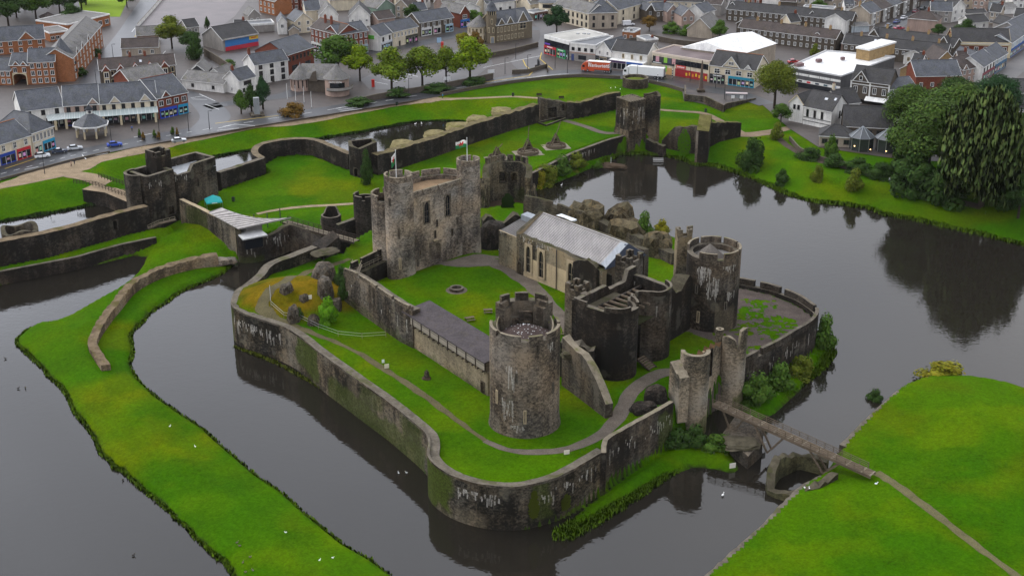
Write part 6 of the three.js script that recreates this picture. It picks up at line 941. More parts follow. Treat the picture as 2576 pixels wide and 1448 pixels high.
house('long grey roofed rear range behind the crescent',330,243,420,226,12,5.2,8.4,{...sh,name:'shop_range',wall:'brick',roofm:'grey'});
// --- bandstand
{
const c=at(230,341,SHEET),t=local('bandstand','octagonal bandstand with slate roof, white eaves and clock lantern','bandstand',c,0.2),n=8,R=5.6,rf=new Geo(),p=(k,a,y)=>V(k*Math.sin(a),y,k*Math.cos(a));
for(let i=0;i<n;i++){const a=(i + 0.5)/ n*6.2832,b=(i + 1.5)/ n*6.2832;rf.quad(p(R,a,3.9),p(R,b,3.9),p(1.0,b,7.2),p(1.0,a,7.2));rf.quad(p(R,b,3.85),p(R,a,3.85),p(0.6,a,3.9),p(0.6,b,3.9));new Geo().bar(p(R + 0.05,a,3.85),p(R + 0.05,b,3.85),0.2,0.42).build('eaves_board',FRAMES.w,t);new Geo().cyl(p(R*0.82,a,0),p(R*0.82,a,2.4),0.3,0.3,8).build('pillar_base',FRAMES.y,t);new Geo().cyl(p(R*0.82,a,2.4),p(R*0.82,a,3.9),0.2,0.55,8).build('pillar_bracket',FRAMES.w,t);for(const y of[0.5,1])new Geo().bar(p(R*0.82,a,y),p(R*0.82,b,y),0.06).build('railing',M.timber,t);}
rf.build('roof',ROOFS.slate,t);new Geo().cyl(V(0,7.1,0),V(0,8.4,0),0.95,0.95,8).build('lantern',FRAMES.w,t);new Geo().cyl(V(0,8.4,0),V(0,10,0),1.4,0.05,8).build('lantern_roof',ROOFS.slate,t);new Geo().cyl(V(0.2,7.8,0.9),V(0.22,7.8,1.02),0.45,0.45,14).build('clock_face',mat([0.05,0.05,0.06],0.4),t);disc(t,'floor',V(0,0,0),R*0.9,0.12,M.paving);
}
// --- white pub group and neighbours
house('low white pub range with black plinth',459,222,562,234,9,3.3,5.6,{name:'pub',cat:'pub',roofm:'grey',win:[['f',2,1,1.1,2,0.8,1,'d']]});
house('grey gabled pub outbuilding with black gable',475,203,520,203,10,3.2,5.8,{name:'outbuilding',cat:'building',roof:'z',roofm:'grey',wall:'dark'});
house('second small gabled pub outbuilding',522,208,560,213,9,3.2,5.4,{name:'outbuilding',cat:'building',roof:'z',roofm:'grey'});
house('white gabled cottage with long dark window beside the pub',603,238,643,226,7.4,5,8,{roofm:'slate',win:[['f',1,1,3.0,2,3.4,1.1,'d',1],['f',2,1,0.6,2,0.9,1.2,'d'],['l',1,1,1,2,0.6,1]],chim:[[0.1,0.5]]});
house('three-storey white inn with nine black windows',643,213,726,199,8.5,7.2,10.2,{name:'inn',cat:'building',win:[['f',3,3,0.6,2.4,1.2,1.5,'d',2]],chim:[[0.02,0.5,2.2]],door:[[0.52,'d']]});
house('red brick building with wide slate roof and white sign boards',725,188,790,166,15,7.4,11.2,{name:'office',cat:'building',wall:'brick',win:[['f',7,1,4.8,2.7,0.8,1.4,'d',1],['f',2,1,1,2,3,1.8,'d',1]],verge:0});
{const g=house('grey building with blue and red panelled front and yellow sign',562,130,650,114,15,4.6,8.6,{name:'store',cat:'shop',wall:'grey',roofm:'dark'});new Geo().box(g.W*0.52,3.0,0.08,g.W*0.94,2.6,0.12).build('blue_panel',mat([0.03,0.16,0.42],0.5),g);new Geo().box(g.W*0.52,0.85,0.08,g.W*0.94,1.6,0.12).build('red_panel',mat([0.42,0.02,0.04],0.5),g);new Geo().box(g.W*0.86,3.6,0.17,4.2,1.4,0.06).build('yellow_sign',mat([0.65,0.45,0.03],0.5),g);new Geo().box(g.W*0.86,3.6,0.21,2.6,0.4,0.03).build('red_lettering',mat([0.5,0.04,0.03],0.5),g);roofSlab(g,'canopy',V(0,4.5,0.9),V(g.W,4.5,0.9),V(g.W,4.8,-0.5),V(0,4.8,-0.5),ROOFS.grey);}
// --- round-ended visitor cafe
{
const c1=at(757,224,SHEET),c2=at(848,236,SHEET),t=thing('round_cafe','pink-brick cafe with two conical slate roofs and curved balcony','building',V(c2.x,SHEET,c2.z)),e1=8.6,e2=10.2;
const drum=(c,r,e,apex)=>{ring(t,'drum_wall',c,r,{base:3.5,top:e,thick:0.3,seg:20,material:WALLS.pink,cap:null});const g=new Geo();for(let i=0;i<20;i++)g.tri(polar(c,r + 0.6,i / 20*6.2832,e - 0.1),polar(c,r + 0.6,(i + 1)/ 20*6.2832,e - 0.1),V(c.x,apex,c.z));g.build('cone_roof',ROOFS.grey,t);new Geo().cyl(V(c.x,apex - 0.3,c.z),V(c.x,apex + 0.8,c.z),0.25,0.02,6).build('finial',M.lead,t);};
drum(c1,3.7,e1,13.2);drum(c2,4.2,e2,14.6);
const a=V(c1.x,0,c1.z - 1.5),b=V(c2.x,0,c2.z - 2.5),d=b.clone().sub(a).normalize(),e=rot90(d),q=(p,w,y)=>p.clone().addScaledVector(e,w).setY(y);
new Geo().hexa([q(a,-2.6,4),q(b,-2.6,4),q(b,4,4),q(a,4,4)],[q(a,-2.6,9),q(b,-2.6,9),q(b,4,9),q(a,4,9)]).build('link_block',WALLS.stone,t);new Geo().hexa([q(a,-3.4,8.8),q(b,-3.4,8.8),q(b,4.4,8.8),q(a,4.4,8.8)],[q(a,0.7,12.9),q(b,0.7,14.0),q(b,0.9,14.0),q(a,0.9,12.9)]).build('link_roof',ROOFS.grey,t);
const m=a.clone().lerp(b,0.47);new Geo().hexa([q(m.clone().addScaledVector(d,-1.7),-3.6,8.2),q(m.clone().addScaledVector(d,1.7),-3.6,8.2),q(m.clone().addScaledVector(d,1.7),0,8.2),q(m.clone().addScaledVector(d,-1.7),0,8.2)],[q(m,-3.6,11.4),q(m.clone().addScaledVector(d,0.03),-3.6,11.4),q(m.clone().addScaledVector(d,0.03),0,11.4),q(m,0,11.4)]).build('porch_gable',WALLS.stone,t);
for(const a2 of[-0.9,-0.5,-0.1,0.3,0.7])opening(t,'tall_window',polar(c1,3.72,a2,5.4),V(Math.sin(a2),0,Math.cos(a2)),0.45,2.8,{surround:WALLS.pink,t:0.1,arch:false,fill:M.glass});ring(t,'glazing',c2,4.24,{base:7.2,top:9.0,thick:0.1,a0:-0.5,a1:0.8,seg:10,material:M.glass,cap:null});ring(t,'balcony',c2,5.6,{base:6.6,top:7.5,thick:0.25,a0:-0.6,a1:1.7,seg:18,material:WALLS.grey,cap:M.coping});ring(t,'balcony_floor',c2,5.5,{base:6.3,top:6.6,thick:1.5,a0:-0.6,a1:1.7,seg:18,material:WALLS.stone});
const s=signText(t,'COFFI VISTA',c2.x - t.position.x,9.1 - t.position.y,c2.z + 4.35 - t.position.z,0.55);
}
// --- brick and rendered fronts behind the park trees
house('three-storey red brick corner block with tall chimneys, left wing',783,124,852,143,10,8.8,11.8,{name:'brick_block',cat:'building',wall:'brick',roofm:'brown',ridgem:'orange',win:[['f',7,2,3.4,2.8,0.9,1.6]],chim:[[0.3,0.35,3],[0.52,0.35,3]],shop:[[0.02,0.98,[0.5,0.5,0.48]]]});
house('three-storey red brick corner block, right wing facing the park',853,143,927,131,10,8.6,11.4,{name:'brick_block',cat:'building',wall:'brick',win:[['f',6,2,3.4,2.8,0.9,1.6]],shop:[[0.6,0.98,[0.25,0.3,0.34]]]});
{const g=house('white gabled shop with a bright green wall sign',956,129,988,118,8.6,6,9.2,{...sh,win:[['f',2,1,3.6,2.7,0.8,1.4,'d',1]],shop:[[0.06,0.94,[0.5,0.52,0.54]]]});new Geo().box(-0.08,5.2,-4.2,0.12,1.5,3).build('green_sign',mat([0.1,0.45,0.04],0.5),g);}
house('cream row with a black pub front beside the green-sign shop',989,119,1051,104,9,6.2,9,{...sh,wall:'cream',win:[['f',7,1,3.9,2.7,0.7,1.3,'w',1]],shop:[[0.5,0.98,[0.04,0.04,0.03]]],door:[[0.25]]});
house('dark stone row with white windows and a white shop fascia',1056,92,1140,78,10,5.8,9,{...sh,wall:'stone',win:[['f',6,1,3.6,2.7,0.95,1.4]],shop:[[0.04,0.34,[0.55,0.55,0.55]],[0.4,0.62,[0.5,0.48,0.45]],[0.76,0.99,[0.3,0.42,0.5]]]});
house('gable-fronted red brick shop with blue door front',1157,70,1181,66,14,6.2,9.2,{...sh,roof:'z',wall:'brick',roofm:'grey',win:[['f',1,1,3.6,2,2,1.6,'w',2]],shop:[[0.05,0.95,[0.03,0.14,0.42]]]});
house('white wing behind the gable-fronted red brick shop',1128,52,1156,58,12,5.2,8.2,{roofm:'grey'});
house('pinkish gabled house behind the dark stone row',1092,30,1112,30,9,4.6,7,{roof:'z',wall:'pink',roofm:'grey'});
house('long grey-roofed range left of the cream gable',1112,30,1170,24,9,4.4,7.2,{roofm:'grey',wall:'beige'});
house('cream gable house right of the red brick shop',1196,40,1222,34,14,5.2,8.6,{roof:'z',wall:'cream',roofm:'grey',sky:[]});
house('long white hall with blue slate roof behind the library',1223,38,1294,30,10,5.2,8.4,{name:'hall',cat:'building',win:[['f',3,1,1.2,2,0.9,1.4,'d',1]],ridgem:'orange'});
house('cream two-storey house with wide windows above the library roof',1298,24,1332,34,9,5.6,7.6,{wall:'cream',roofm:'grey',win:[['f',3,1,3.2,2,1.3,1.6,'d',1]]});
house('cream low building with grey roof beside the curved tower',1334,36,1380,30,10,4.6,7.6,{wall:'cream',roofm:'grey',win:[['f',3,1,1.4,2,1,1.3,'d',1]]});
house('dark brick shop front below the cream low building',1342,52,1378,46,6,3.2,3.6,{...sh,wall:'stone',roof:'flat',roofm:'felt',shop:[[0.05,0.95,[0.1,0.05,0.04]]]});
// --- stone library with lantern turret
{
const g=house('grey stone library with three gables and lancet windows',1248,108,1338,94,11,7.2,11.4,{name:'library',cat:'library',wall:'library',verge:'y',win:[['f',8,1,1.0,2.7,0.7,1.6,'y',1,0,0.78],['f',8,1,4.2,2.7,0.7,1.8,'y',1,0,0.78]],gab:[[2.5,3.4,'library',2.4],[6.8,3.4,'library',2.6],[13.2,5.0,'library',4]]});putWindow(g,'f',13.2,4.4,3,2.2,{style:'y',mull:2,off:0.1});
const c=at(1236,106,SHEET),t=thing('library_turret','round stone stair turret with bell-shaped slate cap on the library','tower',c.clone());ring(t,'wall',c,2.1,{base:3.5,top:15.4,thick:0.4,seg:20,material:WALLS.library,cap:null});ring(t,'lantern',c,1.7,{base:15.4,top:17.2,thick:0.3,seg:12,material:M.glass,cap:null});for(let i=0;i<12;i++)new Geo().bar(polar(c,1.78,i / 12*6.28,15.4),polar(c,1.78,i / 12*6.28,17.2),0.22).build('lantern_post',FRAMES.y,t);const cap=new Geo(),pr=[[2.7,17.1],[1.9,18.3],[1.5,19.4],[0.9,20.3],[0.35,20.9],[0.3,21.6],[0.02,22]];for(let k=0;k<pr.length - 1;k++)for(let i=0;i<16;i++){const a=i / 16*6.2832,b=(i + 1)/ 16*6.2832;cap.quad(polar(c,pr[k][0],a,pr[k][1]),polar(c,pr[k][0],b,pr[k][1]),polar(c,pr[k + 1][0],b,pr[k + 1][1]),polar(c,pr[k + 1][0],a,pr[k + 1][1]));}cap.build('slate_cap',ROOFS.slate,t);for(const[a,y]of[[-0.5,8.5],[0.35,8.5],[0.1,12]])opening(t,'lancet',polar(c,2.12,a,y),V(Math.sin(a),0,Math.cos(a)),0.5,1.9,{surround:FRAMES.y,t:0.15,fill:M.glass});opening(t,'door_arch',polar(c,2.12,0.2,4.2),V(0.2,0,1).normalize(),1.3,2.6,{surround:FRAMES.y,t:0.2,fill:M.lead});
const w=at(1200,102,SHEET),wt=thing('library_wing','rounded cream wing of the library with conical slate roof','building',w.clone());ring(wt,'wall',w,3.9,{base:3.5,top:10.6,thick:0.3,seg:12,material:WALLS.cream,cap:null});const rf=new Geo();for(let i=0;i<12;i++)rf.tri(polar(w,4.4,i / 12*6.2832,10.5),polar(w,4.4,(i + 1)/ 12*6.2832,10.5),V(w.x + 1,14.6,w.z - 0.8));rf.build('roof',ROOFS.grey,wt);for(let i=-3;i<4;i++)for(const y of[4.9,7.9])opening(wt,'window',polar(w,3.92,i*0.42,y),V(Math.sin(i*0.42),0,Math.cos(i*0.42)),0.6,1.9,{surround:FRAMES.y,t:0.12,arch:false,fill:M.glass});
const rw=thing('garden_wall','dark stone retaining wall sweeping below the library','wall',at(1290,122,SHEET));wall(rw,'masonry',dense(P2([[1224,134],[1290,122],[1354,106]],SHEET + 1.9),1.5),{base:3.8,thick:0.6,material:WALLS.stone,rough:0.05});
}
// --- cream office block
house('cream office block, left wing with paired windows',1392,50,1480,73,11,6.6,9.6,{name:'office_block',cat:'offices',wall:'cream',roofm:'grey',win:[['f',8,2,0.8,3.0,0.8,1.6,'d',1]]});
house('grey-faced middle of the cream office block',1481,73,1552,71,12,6.8,11.6,{name:'office_block',cat:'offices',wall:'beige',roof:'hip',win:[['f',3,2,0.9,3.0,0.8,1.5,'d']]});
house('cream office block, recessed right wing',1553,62,1634,38,11,6.4,10,{name:'office_block',cat:'offices',wall:'cream',win:[['f',3,2,0.9,3.0,0.8,1.5,'d']]});
{const c=at(1377,40,SHEET),t=thing('curved_tower','white curved stair tower of the office block','tower',c.clone());ring(t,'wall',c,4,{base:3.5,top:10.6,thick:0.3,seg:18,material:WALLS.cream,cap:null});disc(t,'roof',c,4.4,10.6,ROOFS.slate,0.6,18);ring(t,'glazed_band',c,4.03,{base:8.4,top:10,thick:0.1,a0:-0.6,a1:1,seg:8,material:M.glass,cap:null});}
// --- high street shops
{const g=house('flat-roofed shop block with red and green fascias at the street corner',1369,134,1431,151,20,6.9,7.3,{...sh,wall:'dark',roof:'flat',roofm:'paleflat',shop:[[0,0.48,redS],[0.52,0.86,greenS],[0.88,1,dark2,2.4]]});new Geo().box(g.W / 2,6.5,0.12,g.W,1.2,0.2).build('white_fascia',FRAMES.w,g);for(let i=0;i<4;i++)new Geo().box(g.W*(i + 0.5)/ 4,4.7,0.06,g.W / 4 - 0.2,2,0.1).build('upper_window',M.glass,g);new Geo().box(g.W*0.13,4.1,0.13,g.W*0.22,0.6,0.06).build('purple_poster',mat([0.12,0.05,0.35],0.6),g);new Geo().box(g.W*0.24,3.05,0.27,g.W*0.22,0.3,0.03).build('lettering',M.paint,g);new Geo().box(g.W*0.68,3.0,0.27,g.W*0.2,0.26,0.03).build('lettering',M.paint,g);for(const[x,z]of[[0.5,14],[0.6,15],[0.4,12]])new Geo().box(g.W*x,7.1,-z,1,0.5,1).build('roof_unit',M.steel,g);}
{const g=house('white flat-roofed bank with four square windows',1432,151,1497,158,18,6.6,6.9,{...sh,roof:'flat',roofm:'felt',win:[['f',4,1,4.1,2,0.9,1.0,'d',0,0.02,0.98]]});new Geo().box(g.W / 2,1.5,0.06,g.W,3,0.12).build('stone_front',WALLS.grey,g);new Geo().box(g.W / 2,3.2,0.1,g.W,0.5,0.16).build('fascia',WALLS.pink,g);new Geo().box(g.W*0.5,1.5,0.13,3.2,1.6,0.1).build('wide_window',M.glass,g);new Geo().box(g.W*0.13,1.3,0.13,1.1,2.5,0.1).build('door',mat([0.03,0.05,0.15],0.5),g);}
{const g=house('white gable-fronted optician with black fascia',1498,159,1537,166,12,5.4,8.8,{...sh,roof:'z',win:[['f',2,1,3.9,2,0.7,1.2,'w',1]],shop:[[0,1,dark2,2.3,'OPTICIANS',[0.5,0.42,0.3]]]});}
{const g=house('white house with dark roof above projecting shops, three stone windows',1538,166,1627,177,10,6.0,9.2,{...sh,roofm:'dark',win:[['f',3,1,3.7,2,0.7,1.4,'y',1,0.2,0.95]]});new Geo().box(g.W*0.5,1.6,1.6,g.W*0.98,3.2,3.2).build('projecting_shops',FRAMES.w,g);for(const[a,b,c]of[[0.02,0.5,[0.06,0.03,0.09]],[0.52,0.97,[0.02,0.09,0.33]]]){new Geo().box(g.W*(a + b)/ 2,2.75,3.25,g.W*(b - a),0.75,0.12).build('fascia_sign',mat(c,0.6),g);for(let i=0;i<4;i++)new Geo().box(g.W*(a +(b - a)*(i + 0.5)/ 4),1.2,3.22,g.W*(b - a)/ 4 - 0.2,2.1,0.08).build('shop_window',M.glass,g);}}
{const g=house('long two-storey store with poster windows and red food shop front',1639,181,1782,206,15,7.2,7.7,{...sh,name:'store',wall:'cream',roof:'flat',roofm:'pinkflat',fascia:[0.55,0.46,0.38]});new Geo().box(g.W / 2,5.3,0.06,g.W*0.97,2.0,0.1).build('window_band',M.glass,g);const pc=[[0.45,0.25,0.28],[0.04,0.04,0.04],[0.2,0.42,0.05],[0.05,0.06,0.08],[0.5,0.27,0.27]];pc.forEach((c,i)=>new Geo().box(g.W*(0.1 + i*0.072),5.3,0.13,g.W*0.062,1.95,0.04).build('poster',mat(c,0.7),g));for(let i=0;i<10;i++)new Geo().box(g.W*(0.46 + i*0.055),5.3,0.13,0.12,2,0.06).build('glazing_bar',M.iron,g);new Geo().box(g.W*0.2,3.95,0.12,g.W*0.4,0.7,0.2).build('black_fascia',M.iron,g);new Geo().box(g.W*0.1,3.95,0.24,g.W*0.15,0.26,0.03).build('lettering',M.paint,g);const sg=new Geo().box(g.W*0.52,3.7,0.16,g.W*0.16,1.1,0.26).build('red_sign',mat([0.55,0.04,0.03],0.6),g);signText(g,'Iceland',g.W*0.52,3.45,0.31,0.62);new Geo().box(g.W*0.7,1.5,0.08,g.W*0.56,2.8,0.14).build('red_front',mat([0.28,0.02,0.025],0.6),g);for(let i=0;i<7;i++)new Geo().box(g.W*(0.62 + i*0.056),1.4 + 0.3*(i % 2),0.17,0.7,1.1,0.04).build('yellow_poster',mat([0.6,0.4 - 0.1*(i % 3),0.03],0.7),g);new Geo().box(g.W*0.31,1.4,0.08,g.W*0.1,2.4,0.14).build('orange_window',mat([0.5,0.3,0.12],0.6),g);new Geo().box(g.W*0.255,2.2,0.1,g.W*0.035,2.2,0.14).build('green_panel',mat([0.18,0.42,0.04],0.6),g);new Geo().box(g.W*0.1,1.6,0.06,g.W*0.2,3,0.1).build('shutter',WALLS.beige,g);}
{
const h=12.2,c=[at(1710,119,h),at(1858,139,h),at(1956,109,h),at(1838,84,h)],r0=at(1776,106,h + 3),r1=at(1892,79,h + 2.6),t=thing('white_roofed_hall','big hall with broad plain white roof behind the shops','hall',V(c[1].x,SHEET,c[1].z)),ctr=c[0].clone().lerp(c[2],0.5);
const g=new Geo();g.quad(c[0],c[1],c[1].clone().lerp(r0,0.5),r0).quad(c[1],c[2],r1,r0).tri(c[2],c[3],r1).quad(c[3],c[0],r0,r1);g.build('roof',ROOFS.whiteflat,t);const b=new Geo(),q=c.map(p=>p.clone().lerp(ctr,0.03));b.hexa(q.map(p=>V(p.x,3.6,p.z)),q.map(p=>V(p.x,h - 0.15,p.z)));b.build('wall',WALLS.beige,t);const gb=new Geo();gb.hexa([q[0],q[1],q[1].clone().lerp(q[3],0.06),q[0].clone().lerp(q[2],0.06)].map(p=>V(p.x,h - 0.2,p.z)),[r0.clone().lerp(c[0],0.2),r0.clone().lerp(c[1],0.15),r0.clone().lerp(c[1],0.12),r0.clone().lerp(c[0],0.17)].map(p=>V(p.x,p.y - 0.3,p.z)));gb.build('stone_gable',WALLS.stone,t);const pl=c[0].clone().lerp(c[1],0.3);new Geo().box(pl.x - 1,h - 1.6,pl.z + 2,4.5,1.6,2).build('air_handling_unit',M.steel,t);
}
{const g=house('cream double-fronted shop with gable, dormer and turquoise front',1784,207,1898,222,12,6.5,10.6,{...sh,wall:'cream',roofm:'dark',ridgem:'orange',win:[['f',4,1,3.8,2,1.8,1.5,'w',2,0.04,1.0]],gab:[[8,6.4,'cream',3.6],[14.4,2.4,'white',1.4]],shop:[[0.01,0.34,dark2],[0.42,0.98,tealS]]});putWindow(g,'f',8,7.4,1.8,0.9,{mull:2,off:0.12});new Geo().box(g.W*0.18,2.9,0.27,g.W*0.2,0.28,0.03).build('lettering',M.paint,g);}
{
const h=SHEET + 6.6,c=[at(1984,168,h),at(2117,191,h),at(2252,142,h),at(2078,127,h)],t=thing('flat_store','large flat white-roofed store with grey cladding and rooftop box','store',V(c[1].x,SHEET,c[1].z)),b=new Geo();b.hexa(c.map(p=>V(p.x,3.6,p.z)),c.map(p=>V(p.x,h - 0.3,p.z)));b.build('wall',mat([0.1,0.1,0.105],0.7,{map:TX.grain}),t);new Geo().fan(c.map(p=>V(p.x,h - 0.25,p.z))).build('roof',ROOFS.whiteflat,t);
for(let i=0;i<4;i++){const a=c[i],e=c[(i + 1)% 4];new Geo().bar(V(a.x,h,a.z),V(e.x,h,e.z),0.3,0.5).build('parapet',mat([0.5,0.5,0.5],0.6),t);}
const d=c[1].clone().sub(c[0]).setY(0),L=d.length();d.normalize();const o=rot90(d).negate(),P=(k,y,w)=>c[0].clone().addScaledVector(d,k).addScaledVector(o,w).setY(y),an=Math.atan2(-d.z,d.x);for(let i=0;i<5;i++){const p=P(L*(i + 0.5)/ 5,h - 1.9,0.06);new Geo().box(p.x,p.y,p.z,L / 5 - 0.25,0.8,0.12,an).build('window_strip',FRAMES.w,t);}{const p=P(L / 2,SHEET + 2.4,0.1);new Geo().box(p.x,p.y,p.z,L,0.9,0.2,an).build('sign_band',FRAMES.w,t);[[0.03,0.03,0.03],[0.5,0.03,0.04],[0.04,0.05,0.07],[0.05,0.1,0.12],[0.02,0.2,0.5]].forEach((cc,i)=>{const q=P(L*(0.25 + i*0.16),SHEET + 2.4,0.22);new Geo().box(q.x,q.y,q.z,1.5,0.6,0.06,an).build('sign_panel',mat(cc,0.6),t);});const q=P(L / 2,SHEET + 0.95,0.06);new Geo().box(q.x,q.y,q.z,L*0.96,1.7,0.1,an).build('shop_window',M.glass,t);}
const pb=[at(2153,146,h),at(2186,152,h),at(2250,133,h),at(2214,126,h)];new Geo().hexa(pb.map(p=>V(p.x,h - 0.2,p.z)),pb.map(p=>V(p.x,h + 3.6,p.z))).build('rooftop_box',WALLS.yellowbrick,t);const pc=pb[0].clone().lerp(pb[2],0.5);new Geo().hexa(pb.map(p=>p.clone().lerp(pc,-0.06).setY(h + 3.6)),pb.map(p=>p.clone().lerp(pc,-0.06).setY(h + 4.2))).build('rooftop_cap',FRAMES.w,t);for(const[x,y,w]of[[2010,165,3],[2060,155,2],[2120,150,1.4]]){const p=at(x,y,h);new Geo().box(p.x,h + 0.5,p.z,w,1,w*0.7,0.4).build('roof_unit',mat([0.16,0.1,0.1],0.7),t);}
}
// --- white pub by the lake path, restaurant
{const g=house('white lakeside inn with dark roof and narrow paired windows',2019,311,2089,326,10,6.0,10.2,{name:'inn',cat:'building',roofm:'dark',verge:0,win:[['f',3,1,2.9,2,0.6,2.1,'d',0,0.02,0.8],['r',1,1,2.9,2,0.6,2.1,'d',0]],sky:[[0.6,0.3,1,0.8],[0.9,0.34,0.7,1]]});for(const y of[1.4,2.5])new Geo().box(g.W / 2,y,0.06,g.W,0.16,0.12).build('string_course',WALLS.dark,g);}
house('gabled white end bay of the lakeside inn with two small windows',1984,303,2018,310,8,6.4,9.0,{name:'inn',cat:'building',roof:'z',roofm:'dark',verge:'y',win:[['f',2,1,4.4,2,0.6,1.2,'d',0,0.2,0.8]]});
house('white rear wing of the lakeside inn with chimney',2104,306,2160,300,9,5.8,9.4,{name:'inn',cat:'building',roofm:'dark',verge:0,chim:[[0.1,0.5,2,'cream']],win:[['f',5,1,1.6,2,0.7,1.6,'d']]});
house('broad dark-roofed restaurant beneath the big trees',2120,344,2250,350,12,3.6,8.6,{name:'restaurant',cat:'restaurant',wall:'stone',roofm:'dark',verge:0,win:[['f',5,1,0.8,2,1.6,1.6,'d',1]]});
house('low dark-roofed wing of the restaurant with three square windows',2060,366,2142,371,8,3.2,6.0,{name:'restaurant',cat:'restaurant',wall:'beige',roofm:'dark',roof:'hip',win:[['f',3,1,1,2,1.4,1.2,'d',1]]});
for(const[x,y,lb]of[[2166,374,'octagonal glass conservatory of the restaurant with pointed roof, left of two'],[2232,378,'glass bay of the restaurant half hidden by trees, right of two']]){
const c=at(x,y,SHEET),t=local('conservatory',lb,'conservatory',c),n=8,r=3.6,p=(k,a,yy)=>V(k*Math.sin(a),yy,k*Math.cos(a)),rf=new Geo();for(let i=0;i<n;i++){const a=(i + 0.5)/ n*6.2832,b=(i + 1.5)/ n*6.2832;new Geo().quad(p(r,a,0),p(r,b,0),p(r,b,4),p(r,a,4)).build('glass_wall',mat([0.03,0.035,0.035],0.15),t);new Geo().bar(p(r,a,0),p(r,a,4),0.14).build('frame_post',M.steel,t);rf.tri(p(r + 0.4,a,3.95),p(r + 0.4,b,3.95),V(0,7,0));new Geo().bar(p(r + 0.4,a,4.05),V(0,7.1,0),0.16).build('roof_rib',M.lead,t);}rf.build('roof',mat([0.06,0.065,0.07],0.35),t);
}
// festoon lamps over the terrace
{const spots=[[2155,338],[2174,338],[2226,347],[2250,350],[2150,367],[2230,380],[2190,376]];spots.forEach(([x,y],i)=>{const p=at(x,y,SHEET + 3.4),t=thing('lamp',['warm lamp left of the conservatory door','warm lamp right of the conservatory door','warm lamp on the right glass bay, left one','warm lamp on the right glass bay, right one','warm lamp hanging low over the terrace, left one','warm lamp hanging low over the terrace, right one','warm lamp hanging over the terrace, middle one'][i],'lamp',p);addMesh('bulb',new THREE.SphereGeometry(0.16,8,6),new THREE.MeshStandardMaterial({color:0x222222,emissive:lin(1,0.62,0.25),emissiveIntensity:7}),t);new Geo().bar(p.clone().add(V(0,0.1,0)),p.clone().add(V(0,0.5,-0.3)),0.05).build('bracket',M.iron,t);const l=new THREE.PointLight(new THREE.Color(1,0.7,0.4),6,12);l.position.y=-0.3;l.name='lamp_light';t.add(l);});}
{const g=house('dark stone shop-house with white quoins and a white awning',2139,240,2234,253,9,5.6,9.6,{...sh,wall:'stone',roofm:'dark',up:2.2,verge:0,win:[['f',4,1,1.6,2,1.1,1.9,'w',1]],gab:[[3.2,5,'stone',3.2]]});putWindow(g,'f',3.2,5.9,0.9,1.2,{off:0.12});for(const x of[0,0.5,1])new Geo().box(g.W*x,2.4,0.08,0.5,6.4,0.16).build('quoins',FRAMES.w,g);new Geo().box(g.W / 2,4.3,0.1,g.W,0.3,0.2).build('cornice',FRAMES.w,g);roofSlab(g,'awning',V(g.W*0.42,-0.6,1.8),V(g.W*0.98,-0.6,1.8),V(g.W*0.98,0.5,0.1),V(g.W*0.42,0.5,0.1),FRAMES.w,0.08);}
house('slate-roofed blue-grey house behind the stone shop-house',2236,268,2300,262,10,6,8.4,{wall:'blue',win:[['f',2,2,0.8,2.7,1.1,1.3]]});
house('ochre brick building with white verge behind the trees',2262,206,2306,212,12,5,7,{wall:'yellowbrick',roofm:'brown',roof:'z'});
house('wide slate-roofed building with red gable ends above the big trees',2302,226,2414,224,13,5,9,{wall:'brick',win:[['f',4,1,1.2]]});
house('yellow gable house with brown roof right of the red-gabled building',2352,186,2400,184,11,4.8,8.4,{wall:'yellowbrick',roofm:'brown',roof:'z'});
house('pinkish gabled house with porch window near the right edge',2417,213,2456,204,10,5.4,8.8,{wall:'pink',roofm:'brown',win:[['f',3,2,0.9]],gab:[[1.6,2.6,'pink',1.6]]});
house('white-fronted shop with slate roof facing the right-hand street',2469,208,2500,188,10,5.8,8.8,{...sh,win:[['f',4,1,3.6,2,0.8,1.4,'d']],shop:[[0.02,0.98,[0.2,0.05,0.06]]],wall:'white'});
house('blue slate gabled shop farther up the right-hand street',2501,186,2530,168,9,5.4,8.6,{...sh,wall:'blue',win:[['f',3,1,3.6]],shop:[[0.02,0.98,[0.05,0.12,0.2]]]});
house('dark low roofs at the right edge below the street',2500,262,2620,262,14,4,7,{wall:'grey',roofm:'dark',up:0});
house('dark long roof at the right edge beside the trees',2490,300,2640,308,13,4,7,{name:'outbuilding',cat:'building',wall:'white',roofm:'dark'});
{const g=house('red brick corner pub with cream cornice and shutters',2394,143,2537,146,12,5.6,10,{name:'pub',cat:'pub',wall:'brick',roofm:'dark',win:[['f',6,1,2.4,2,1.3,1.6,'w',1]],verge:'y'});new Geo().box(g.W*0.56,5.3,0.15,g.W*0.88,1.2,0.3).build('cornice',FRAMES.y,g);new Geo().box(g.W,3,0.05,1.2,6,0.2).build('corner_pilaster',FRAMES.y,g);}
house('blue-fronted shop at the far right edge beyond the pub',2540,146,2580,118,10,6,8.6,{...sh,wall:'blue',win:[['f',4,1,3.6]],shop:[[0,1,[0.03,0.08,0.25]]]});
